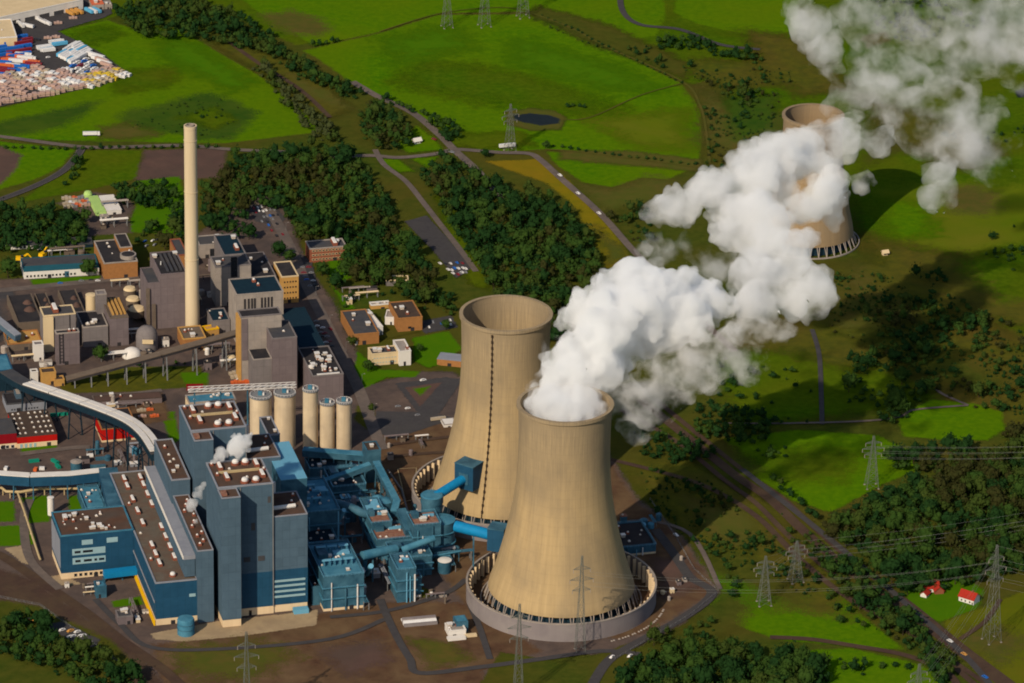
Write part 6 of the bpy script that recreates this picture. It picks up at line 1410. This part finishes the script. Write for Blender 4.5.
# ---------------------------------------------------------------- lorries, cars, goods in the yards
rv = random.Random(33)
def make_trailer(m, label):
    root = empty('lorry_trailer', (0, 0, 0)); tag(root, label, 'trailer')
    q = MB(); q.box(-6.6, 6.6, -1.3, 1.3, 1.2, 4.0, m); q.build('body', root)
    q = MB(); q.box(-6.6, 6.4, -1.1, 1.1, .9, 1.18, 'paint_black'); q.box(-5.6, -2.6, -1.25, 1.25, 0, .95, 'paint_black'); q.box(4.6, 5.0, -.9, .9, 0, .9, 'steel'); q.build('chassis', root)
    return root
def make_lorry(m, label):
    root = make_trailer(m, label); root.name = 'lorry'; root['category'] = 'lorry'
    q = MB(); q.box(6.8, 9.2, -1.25, 1.25, .8, 3.9, m, taper=.12); q.box(6.9, 9.1, -1.28, 1.28, 0, .9, 'paint_black'); q.box(9.08, 9.2, -1.0, 1.0, 2.4, 3.5, 'glass'); q.build('cab', root); return root
def make_stack(m, label):
    root = empty('crate_stack', (0, 0, 0)); tag(root, label, 'crate stack')
    q = MB()
    for k in range(3): q.box(-4+k*2.75, -1.5+k*2.75, -1.6, 1.6, 0, 2.0+.7*(k % 2), m); q.box(-4.05+k*2.75, -1.45+k*2.75, -1.65, 1.65, 1.0, 1.15, 'bark')
    q.build('crates', root); return root
def make_car(m, label):
    root = empty('parked_car', (0, 0, 0)); tag(root, label, 'car')
    q = MB(); q.box(-2.2, 2.2, -.9, .9, .35, .95, m, taper=.06); q.box(-1.5, 1.1, -.82, .82, .96, 1.5, m, taper=.28); q.build('body', root)
    q = MB(); q.box(-1.42, 1.02, -.84, .84, 1.02, 1.38, 'glass', taper=.2); q.build('window', root)
    q = MB()
    for sx in (-1.35, 1.35):
        for sy in (-.88, .88): q.tube([(sx, sy-.1, .34), (sx, sy+.1, .34)], .34, 'paint_black', 10)
    q.build('wheel', root); return root
PROTO = {}
def place(kind, colour, x, y, rz, label, group, sc=1.0):
    mk = dict(trailer=make_trailer, lorry=make_lorry, stack=make_stack, car=make_car)[kind]
    if (kind, colour) not in PROTO: o = PROTO[(kind, colour)] = mk('paint_'+colour, label)
    else: o = copy_tree(PROTO[(kind, colour)])
    p = P(x, y); o.location = (p.x, p.y, .25); o.rotation_euler = (0, 0, R(rz)); o.scale = (sc, sc, sc); tag(o, label, None, group); return o
def rows(kind, quad, nu, nv, cols, rz, group, word, keep=.9, jit=.25, sc=1.0):
    A, B_, C, D_ = [P(*q) for q in quad]
    for i in range(nu):
        for j in range(nv):
            if rv.random() > keep: continue
            u, v = (i+.5+rv.uniform(-jit, jit))/nu, (j+.5+rv.uniform(-jit, jit))/nv
            p = A.lerp(B_, u).lerp(D_.lerp(C, u), v); c = rv.choice(cols); px, py = proj(p)
            place(kind, c, px, py, rz+rv.uniform(-4, 4), word % c, group % c, sc*(1.45 if kind == 'stack' else 1)*rv.uniform(.92, 1.08))
rows('trailer', [(36,52),(62,40),(66,44),(42,57)], 2, 6, ['white','white','white','sky'], 24, '%s trailers at the top of the lorry yard', '%s trailer in the short rows at the top of the lorry yard', 1, jit=.12)
rows('trailer', [(57,58),(76,44),(92,54),(72,66)], 3, 8, ['white','white','white','white','sky'], 62, '%s trailers in the big middle block', '%s trailer in the tight slanting block at the middle of the lorry yard', 1, jit=.12, sc=1.1)
rows('trailer', [(88,60),(98,53),(113,65),(102,70)], 1, 9, ['white','white','pink','white'], 140, '%s trailers along the right yard fence', '%s trailer parked along the right fence of the lorry yard', 1, jit=.1, sc=1.15)
rows('car', [(70,66),(86,58),(98,70),(84,78)], 5, 4, ['white','white','blue','red','grey','white'], 40, '%s vans between the trailer blocks', '%s van parked between the trailer blocks of the lorry yard', .9, sc=1.7)
rows('lorry', [(-6,42),(24,38),(30,56),(-4,64)], 3, 6, ['blue','red','blue','red','blue'], 28, '%s lorries at the upper left of the lorry yard', '%s lorry parked in the crowded upper left part of the lorry yard', .95, sc=1.1)
rows('lorry', [(-4,62),(28,54),(38,66),(-2,80)], 3, 6, ['orange','red','orange','white','blue'], -8, '%s lorries at the lower left of the lorry yard', '%s lorry parked in the crowded lower left part of the lorry yard', .95, sc=1.1)
rows('stack', [(-8,80),(36,68),(82,84),(-4,104)], 8, 8, ['pink','pink','pink','tan','white'], -24, '%s crate stacks at the lower yard edge', '%s crate stack among the pale goods at the lower edge of the lorry yard', .74, sc=1.15)
rows('stack', [(-8,105),(84,86),(86,88),(-8,108)], 16, 1, ['pink','pink','tan'], 18, '%s crate stacks along the lower yard fence', '%s crate stack in the single line along the lower fence of the lorry yard', .95, sc=1.1)
rows('stack', [(52,72),(66,70),(84,84),(78,90)], 4, 3, ['pink','white'], -20, '%s crate stacks by the yard lane', '%s crate stack beside the dark lane of the lorry yard', .9)
rows('stack', [(82,78),(112,69),(130,75),(86,89)], 7, 5, ['tan','grey','tan','yellow','pink','white'], -25, '%s crate stacks in the right yard corner', '%s crate stack in the pointed right corner of the lorry yard', .9)
for (x, y, k, c, rz, l) in ((21, 27, 'lorry', 'white', 118, 'white lorry at the dock of the cream warehouse'), (28, 28, 'trailer', 'white', 150, 'white trailer slanting beside the docked lorry'), (40, 22, 'trailer', 'white', 128, 'first of three white trailers side by side at the warehouse wall'), (43, 23.5, 'trailer', 'white', 128, 'middle one of three white trailers side by side at the warehouse wall'), (47, 25, 'trailer', 'white', 128, 'last of three white trailers side by side at the warehouse wall'),
    (70, 15, 'trailer', 'amber', 128, 'amber trailer by the pale heap below the warehouse'), (74, 14, 'trailer', 'amber', 128, 'amber trailer in the middle of the amber three'), (79, 13.5, 'trailer', 'amber', 128, 'rightmost amber trailer below the warehouse'), (73, 19, 'stack', 'pink', 10, 'pink crate stack before the amber trailers'), (58, 24, 'stack', 'pink', 10, 'pink crate stack between white and amber trailers'),
    (89, 13, 'trailer', 'sky', 128, 'sky blue trailer in the row under the orange shed'), (93, 13, 'trailer', 'white', 128, 'white trailer beside the sky blue one under the orange shed'), (97, 12.5, 'trailer', 'sky', 128, 'right sky blue trailer at the yard end'), (48, 39, 'stack', 'pink', 0, 'pink crate stack at the middle lane of the lorry yard'), (56, 38, 'stack', 'pink', 0, 'pink crate stack right beside the other at the middle lane'),
    (36, 41, 'stack', 'black', 0, 'black covered stack in the middle lane of the lorry yard'), (48, 58, 'car', 'white', 30, 'white car alone on the dark lane of the lorry yard'), (506, 148, 'lorry', 'white', 20, 'white lorry parked at the foot of the roadside pylon'), (90, 136, 'lorry', 'white', 5, 'white lorry on the road below the left field')):
    place(k, c, x, y, rz, l, None)
CC = ['white', 'grey', 'black', 'white', 'red', 'blue', 'grey']
rows('car', [(436,262),(464,262),(472,276),(456,278)], 6, 3, CC, 120, '%s cars in the long car park', '%s car parked at the lower end of the long car park by the wood', .85)
rows('car', [(250,206),(272,204),(282,222),(262,224)], 6, 4, CC, 110, '%s cars in the car park behind the wood edge', '%s car parked in the upper car park beside the plant road', .8)
rows('car', [(298,262),(310,262),(318,288),(306,288)], 2, 6, CC, 10, '%s cars on the plant forecourt', '%s car parked on the forecourt beside the ochre office', .75)
rows('car', [(312,318),(322,322),(336,350),(326,352)], 2, 6, CC, 20, '%s cars along the plant road', '%s car parked along the plant road by the dark turbine hall', .7)
rows('car', [(426,320),(450,318),(454,326),(428,330)], 6, 2, CC, 100, '%s cars in the small car park', '%s car parked behind the rear cooling tower in the small car park', .6)
rows('car', [(58,628),(74,630),(92,640),(70,640)], 5, 2, ['white', 'amber', 'white', 'grey'], 40, '%s cars at the embankment', '%s car parked among the trees at the embankment', .8, sc=1.2)
rows('car', [(234,378),(256,372),(258,376),(236,382)], 6, 2, ['white', 'black', 'grey'], 60, '%s cars by the silo pump house', '%s car parked in the row behind the pale pump house', .85)
rows('car', [(396,404),(424,412),(420,418),(396,416)], 4, 2, CC, 20, '%s cars on the triangle car park', '%s car parked on the dark triangular car park', .5)
for (x, y, c, rz, l) in ((423, 381, 'white', 30, 'white car at the corner of the triangular lawn'), (560, 176, 'white', -60, 'white car on the road along the yellow field'), (578, 194, 'white', -60, 'white car halfway down the yellow field road'), (599, 214, 'white', -60, 'second white car lower on the yellow field road'), (612, 658, 'white', 60, 'white van on the corner road below the noise barrier'), (630, 657, 'white', 60, 'white car right of the van on the corner road'), (676, 536, 'white', -60, 'white car at the fence right of the blue pump house'), (434, 140, 'red', -40, 'red car on the pale road before the fork'), (452, 153, 'grey', -30, 'grey car right at the road fork'), (950, 642, 'white', -50, 'white car on the right road below the houses'), (964, 655, 'amber', -50, 'amber car lower on the right road'), (985, 678, 'blue', -50, 'blue car at the very lower end of the right road'), (330, 330, 'red', -60, 'red car driving on the plant road by the turbine hall')):
    place('car', c, x, y, rz, l, None, 1.2)
place('lorry', 'amber', 35, 622, 10, 'ochre lorry among the bushes at the embankment', None, .8)
place('lorry', 'tan', 437, 421, 20, 'tan lorry by the white shed near the rear cooling tower', None, .8)
bld('shed', 'white flat shed left of the rear cooling tower shell', 'shed', (444, 425), 457, 419, 428, wall='white_wall', roof='white_wall', cap='pale_wall', para=.3)
bld('shed', 'small white shed on the gravel by the pipe bridge', 'shed', (380, 502), 386, 499, h=4, wall='white_wall', roof='white_wall', cap='pale_wall', para=.3)
# boulders along the noise barrier
for k in range(22):
    t = R(-62+k*2.4+rv.uniform(-.6, .6)); rr = 95*s_+7; p = (FT.x+rr*math.cos(t), FT.y+rr*math.sin(t)); bm = bmesh.new(); bmesh.ops.create_icosphere(bm, subdivisions=2, radius=1.0)
    for v in bm.verts: v.co *= 1+mnoise.noise(v.co*1.7+Vector((k, 0, 0)))*.3
    me = bpy.data.meshes.new('boulder'); bm.to_mesh(me); bm.free(); me.materials.append(M['pale_wall']); o = bpy.data.objects.new('boulder', me); COL.objects.link(o); o.location = (*p, .5); o.scale = (1.0, .8, .75)
    tag(o, 'pale boulder in the row along the noise barrier of the front cooling tower', 'boulder', 'boulders along the noise barrier')
# fences
def fence(px, label, h=2.2, gap=6):
    pts = [P(x, y) for x, y in px]; o_ = pts[0]; root = empty('fence', o_); tag(root, label, 'fence'); r_ = MB()
    for a, b in zip(pts, pts[1:]):
        L = (b-a).length; n = int(L/gap)
        for k in range(n+1): c = a.lerp(b, k/n)-o_; q = MB(); q.box(c.x-.12, c.x+.12, c.y-.12, c.y+.12, 0, h, 'steel'); q.build('post', root)
        for z in (.5, 1.2, h-.1): r_.bar((a.x-o_.x, a.y-o_.y, z), (b.x-o_.x, b.y-o_.y, z), .1, .1, 'steel')
    r_.build('rail', root)
fence([(650,500),(676,538),(694,570),(719,592)], 'wire fence on the right side of the front tower yard'); fence([(719,592),(690,616),(646,642),(615,660)], 'wire fence on the lower right side of the front tower yard'); fence([(0,598),(40,606),(88,640),(130,672)], 'wire fence along the embankment at the bottom left')
# street lamps of the plant road
for k, (x, y) in enumerate(((316, 296), (330, 325), (346, 352), (362, 384), (374, 414), (300, 262), (286, 232))):
    p = P(x, y); root = empty('street_lamp', p); tag(root, 'thin street lamp along the plant road', 'street lamp', 'street lamps of the plant road'); q = MB(); q.lathe([(.14, 0), (.09, 9)], 'steel', 8); q.build('pole', root); q = MB(); q.bar((0, 0, 8.9), (1.8, 0, 9.3), .12, .12, 'steel'); q.box(1.5, 2.5, -.25, .25, 9.2, 9.45, 'pale_wall'); q.build('lamp_head', root)

# ---------------------------------------------------------------- small plant gear between the buildings
def hut(m, rm, k):
    root = empty('plant_hut', (0, 0, 0)); w, d, h = ((7, 5, 3.5), (10, 4.5, 4.5), (5, 5, 6))[k]
    q = MB(); q.box(-w/2, w/2, -d/2, d/2, 0, h, m); q.build('wall', root); q = MB(); q.box(-w/2-.3, w/2+.3, -d/2-.3, d/2+.3, h+.02, h+.45, rm); q.build('roof', root)
    q = MB(); q.box(-.6, .6, -d/2-.1, -d/2-.01, 0, 2.2, 'dark_roof'); q.build('door', root); q = MB(); q.box(-w*.3, -w*.3+1.4, -.8, .8, h+.5, h+1.4, 'vent_metal'); q.build('roof_vent', root); return root
def rack(m, rm, k):
    root = empty('pipe_rack', (0, 0, 0)); L = (14, 20, 26)[k]
    for x in (-L/2, 0, L/2): q = MB(); q.box(x-.25, x+.25, -1.8, -1.4, 0, 6, 'steel'); q.box(x-.25, x+.25, 1.4, 1.8, 0, 6, 'steel'); q.box(x-.25, x+.25, -1.4, 1.4, 5.2, 5.6, 'steel'); q.build('portal', root)
    q = MB(); [q.tube([(-L/2-1, y, 6.1), (L/2+1, y, 6.1)], r, m, 8) for y, r in ((-1, .45), (.1, .3), (1.0, .45))]; q.build('pipes', root); return root
def vessel(m, rm, k):
    root = empty('vessel', (0, 0, 0)); r, h = ((2.2, 6), (3.2, 5), (1.6, 10))[k]
    q = MB(); q.lathe([(r, .3), (r, h), (r*.7, h+.7), (.1, h+1)], m, 18); q.build('body', root); q = MB(); q.lathe([(r+.3, .0), (r+.3, .3)], 'grey_wall', 18); q.build('plinth', root); q = MB(); q.tube([(r, 0, h*.7), (r+1.6, 0, h*.7), (r+1.6, 0, .2)], .3, rm, 6); q.build('pipe', root); return root
GEAR = {}
def clutter(poly, n, mats, where, group, kinds=('hut', 'rack', 'vessel'), rz=14.5, sc=1.0):
    xs = [p[0] for p in poly]; ys = [p[1] for p in poly]; c = 0
    while c < n:
        x, y = rv.uniform(min(xs), max(xs)), rv.uniform(min(ys), max(ys))
        if not inpoly(x, y, poly): continue
        kd = rv.choice(kinds); k = rv.randrange(3); m, rm, word = rv.choice(mats); key = (kd, k, m, rm)
        if key not in GEAR: o = GEAR[key] = dict(hut=hut, rack=rack, vessel=vessel)[kd](m, rm, k)
        else: o = copy_tree(GEAR[key])
        p = P(x, y); s = sc*rv.uniform(.75, 1.15); o.location = (p.x, p.y, .02); o.rotation_euler = (0, 0, R(rz+rv.choice((0, 0, 90)))); o.scale = (s, s, s); c += 1
        nm = dict(hut='hut', rack='pipe rack', vessel='vessel')[kd]; tag(o, '%s %s standing among %s' % (word, nm, where), nm, '%s %ss among %s' % (word, nm, group))
OLD = [('pale_wall', 'slate_roof', 'pale'), ('mauve_wall', 'dark_roof', 'grey'), ('cream_wall', 'pipe_white', 'cream'), ('belt_brown', 'brownish_roof', 'brown'), ('white_wall', 'pale_wall', 'white')]
BLU = [('plant_blue', 'blue_roof', 'blue'), ('blue_roof', 'ice_clad', 'light blue'), ('pale_clad', 'pipe_white', 'pale grey'), ('plant_blue', 'red_gravel', 'dark blue')]
clutter([(85,345),(118,352),(128,335),(180,338),(225,338),(220,345),(150,358),(100,368),(80,362)], 16, OLD, 'the low works under the chimney', 'the low works')
clutter([(2,340),(40,352),(60,368),(40,372),(4,362)], 9, OLD, 'the sheds at the west end of the old plant', 'the west end sheds')
clutter([(110,282),(150,278),(146,300),(140,330),(132,296)], 8, OLD, 'the bins left of the mauve boiler house', 'the cream bins')
clutter([(205,345),(240,340),(242,366),(205,370)], 9, OLD, 'the yard right of the brown conveyor', 'the conveyor yard')
clutter([(190,262),(214,258),(214,312),(198,318)], 6, OLD, 'the gap between chimney and filter building', 'the chimney gap')
clutter([(60,252),(98,250),(96,257),(60,257)], 7, OLD, 'the yard behind the teal striped workshop', 'the workshop yard')
clutter([(64,400),(150,400),(150,410),(100,420),(66,412)], 10, OLD, 'the yard shaded by the twin conveyor', 'the conveyor shade')
clutter([(62,462),(106,452),(150,446),(150,468),(110,470),(62,474)], 14, BLU+OLD[:2], 'the pipes left of the turbine hall', 'the hall pipes')
clutter([(92,208),(130,206),(130,228),(94,230)], 6, OLD, 'the gravel yard of the lime green hall', 'the gravel yard')
clutter([(310,600),(322,560),(366,550),(372,560),(398,545),(400,575),(370,590),(366,606)], 18, BLU, 'the filter blocks of the flue gas plant', 'the filter blocks', sc=1.25)
clutter([(330,498),(372,496),(380,512),(374,540),(345,545),(338,520)], 20, BLU, 'the middle of the flue gas plant', 'the flue gas plant', sc=1.3)
clutter([(312,462),(362,460),(372,470),(325,482)], 16, BLU+OLD[2:3], 'the tanks under the cream silos', 'the silo tanks')
clutter([(398,545),(435,550),(460,548),(456,566),(425,572),(404,566)], 16, BLU, 'the pipes before the absorber towers', 'the absorber pipes', sc=1.2)
clutter([(404,508),(430,508),(428,516),(410,520)], 7, BLU+OLD[2:3], 'the yard beside the round flue tower', 'the flue tower yard')
clutter([(120,604),(146,612),(146,625),(128,622)], 6, OLD, 'the small yard left of the turbine hall', 'the hall yard', sc=.8)
clutter([(60,588),(92,584),(96,592),(100,604),(84,596)], 5, OLD, 'the verge before the workshop wing', 'the wing verge', sc=.6)
clutter([(340,300),(350,290),(372,288),(372,300),(350,306)], 8, OLD[:4], 'the allotments by the brick office', 'the allotments', sc=.8)
clutter([(612,522),(660,520),(664,530),(630,528)], 6, BLU, 'the rear of the recirculation house', 'the recirculation house')

YARD = [(330,620),(380,612),(404,604),(460,612),(470,640),(420,668),(330,668)]
clutter([(655,545),(690,548),(706,588),(668,606),(656,590)], 7, OLD[:4], 'the bare ground inside the right fence', 'the right fence', sc=.6)
clutter([(396,596),(440,590),(462,586),(462,604),(420,608)], 7, OLD, 'the verge before the small brown roofed pump house', 'the pump house verge', sc=.6)
clutter([(376,440),(420,432),(428,446),(388,470)], 7, OLD, 'the siding behind the transfer tower', 'the siding', sc=.8)
rows('stack', [(232,372),(262,368),(262,384),(234,386)], 6, 3, ['white','tan','grey','orange'], 15, '%s crate stacks behind the pipe bridge', '%s crate stack in the storage strip behind the white railed pipe bridge', .7, sc=.7)
rows('stack', [(100,402),(150,402),(160,420),(104,428)], 6, 3, ['tan','grey','pink','orange'], 15, '%s crate stacks under the twin conveyor', '%s crate stack stored in the yard below the twin conveyor', .6, sc=.6)
rows('stack', [(64,198),(92,196),(96,206),(66,210)], 7, 3, ['pink','white','tan','grey','orange'], 15, '%s crate stacks by the lime green hall', '%s crate stack left of the lime green hall', .8, sc=.7)
rows('car', [(2,288),(100,279),(142,276),(142,280)], 9, 1, CC, 12, '%s cars on the road by the coal stores', '%s car on the pale road behind the coal stores', .6)
rows('car', [(262,222),(278,222),(292,250),(280,250)], 2, 5, CC, 110, '%s cars along the upper plant road', '%s car parked along the upper plant road beside the slate roofed workshop', .7)
rows('car', [(142,240),(160,236),(166,246),(146,250)], 3, 2, CC, 60, '%s cars behind the mauve boiler house', '%s car parked behind the mauve boiler house', .8)
# ---------------------------------------------------------------- steam plumes
rp = np.random.default_rng(3)
STEAM = vol_mat('steam_dense', .17, (.985, .99, .995), noise=(.050, .36, .56, 9))
STEAM2 = vol_mat('steam_soft', .10, (.982, .985, .99), noise=(.038, .37, .60, 9))
THIN = vol_mat('steam_thin', .065, (.96, .95, .94), noise=(.044, .50, .64, 9))
THIN2 = vol_mat('steam_wisp', .042, (.98, .98, .98), noise=(.030, .51, .68, 9))
def steam(label, balls, m, voxel, smooth=1, disp=((16, 6), (6, 4))):
    me = blob_union('steam', balls, voxel, smooth, disp); o = bpy.data.objects.new('steam', me); COL.objects.link(o); me.materials.append(m)
    me.polygons.foreach_set('use_smooth', [True]*len(me.polygons)); tag(o, label, 'steam', kind='stuff'); print('STEAM', len(balls), len(me.polygons)); return o
b = puffs(rp, [(566,410,140,30),(567,400,155,31),(574,372,174,34),(592,342,184,37),(616,318,192,40),(642,304,196,40),(664,300,198,34)], 64, .44)
c0 = np.array([FT.x, FT.y, 0])
for k in range(46):
    t, q_ = rp.uniform(0, 6.28), 27*rp.random()**.5; b.append((c0+np.array([q_*math.cos(t), q_*math.sin(t), rp.uniform(150, 161)]), rp.uniform(4.5, 6.4)))
    if k % 3 == 0: b.append((c0+np.array([q_*.6*math.cos(t), q_*.6*math.sin(t), rp.uniform(160, 168)]), rp.uniform(7, 11)))
b += puffs(rp, [(655,318,186,32),(684,318,186,28),(706,326,184,20)], 17, .48)
b += puffs(rp, [(668,286,190,26),(694,296,190,24),(716,310,186,18)], 12, .5)
steam('dense white steam plume billowing from the front cooling tower', b, STEAM, 1.5)
b = puffs(rp, [(650,214,196,15),(672,204,200,19),(700,198,202,23),(728,192,205,30),(752,184,208,40),(776,168,210,38),(798,150,212,24)], 44, .44)
b += puffs(rp, [(744,212,200,32),(766,240,198,36),(780,266,192,34),(802,288,188,31),(816,300,186,20)], 34, .44)
b += puffs(rp, [(758,276,190,26),(748,302,186,22)], 8, .5)
b += puffs(rp, [(800,140,208,18),(812,156,206,24),(820,176,204,24),(822,198,200,20),(806,220,196,18)], 18, .5)
steam('softer white upper half of the steam plume before the distant tower', b, STEAM2, 1.7, disp=((20, 7), (6, 3)))
b = puffs(rp, [(604,402,160,28),(636,392,160,34),(668,378,162,36),(700,362,166,36),(732,348,170,32),(756,356,172,18)], 32, .46, 6, .5, 4, .5)
b += puffs(rp, [(724,300,184,26),(742,320,180,26),(770,332,180,22),(800,326,180,16)], 14, .5, 6, .5, 4, .5)
b += puffs(rp, [(648,236,196,10),(644,256,194,10),(650,272,192,12)], 6, .6, 5, .5, 3, .5)
b += puffs(rp, [(533,400,158,8),(538,384,166,12),(546,360,176,13),(560,334,182,11)], 14, .6, 5, .5, 3, .5)
steam('thin ragged steam on the shaded side of the plume', b, THIN, 2.2, disp=((30, 10), (9, 5)))
b = puffs(rp, [(650,240,192,14),(652,262,192,14),(668,246,192,22),(692,240,194,26),(716,252,194,26),(722,284,190,22)], 20, .5, 6, .5, 4, .5)
steam('thin veil of steam closing the gap in the middle of the plume', b, THIN2, 2.4, disp=((26, 9), (9, 5)))
b = puffs(rp, [(806,146,215,22),(828,136,216,26),(854,140,216,24),(880,146,216,14)], 18, .5, 6, .5, 4, .5)
b += puffs(rp, [(800,212,196,26),(818,196,198,24),(846,186,200,20),(864,178,200,12),(806,236,190,16)], 14, .5, 6, .5, 4, .5)
steam('steam wisps drifting round the distant cooling tower', b, vol_mat('steam_mid', .085, (.98, .98, .98), noise=(.034, .38, .60, 8)), 2.2, disp=((26, 9), (9, 4)))
b = puffs(rp, [(838,62,300,28),(866,82,300,40),(900,96,300,42),(935,116,300,48),(968,140,300,44),(988,160,300,30)], 34, .46, 6, .5, 4, .5)
b += puffs(rp, [(880,10,310,56),(920,30,310,64),(960,20,310,66),(1010,14,310,60),(1060,10,310,60),(1004,78,306,28)], 32, .46, 6, .5, 4, .5)
steam('drifting veil of thinning steam at the upper right', b, THIN2, 3.0, disp=((34, 12), (10, 5)))
WISP = vol_mat('steam_tail', .045, (.98, .98, .98), noise=(.034, .43, .62, 8))
b = puffs(rp, [(800,-14,300,20),(806,10,300,22),(812,34,300,24),(822,56,300,20),(838,70,300,14)], 14, .5, 6, .5, 4, .5)
b += puffs(rp, [(958,160,298,26),(946,178,296,22),(938,194,295,16),(930,208,294,9)], 10, .5, 6, .5, 4, .5)
steam('two thin trailing tails of steam beside the upper right veil', b, WISP, 2.4, disp=((26, 9), (9, 4)))
b = puffs(rp, [(214,461,112,4),(222,453,116,7),(234,449,120,9),(244,442,124,8),(253,434,128,4)], 14, .6, 6, .5, 4, .5)
SMALL = vol_mat('steam_small', .28, (.98, .98, .98), noise=(.10, .30, .54, 6))
steam('small grey steam puff between the two boiler house roofs', b, SMALL, .8, disp=((8, 2.5), (3, 1.2)))
b = puffs(rp, [(197,523,64,2.6),(190,512,68,5),(191,502,72,5.5),(199,492,76,5),(204,483,80,3)], 13, .6, 5, .5, 3, .5)
steam('thin steam rising from the roof of the lower bunker bay', b, SMALL, .7, disp=((6, 2), (2, 1)))
b = puffs(rp, [(186,572,38,1.5),(185,564,41,3),(184,557,44,3)], 6, .6, 5, .5, 3, .5)
steam('tiny steam puff over the front corner of the turbine hall roof', b, SMALL, .6, disp=((5, 1.5), (2, .7)))
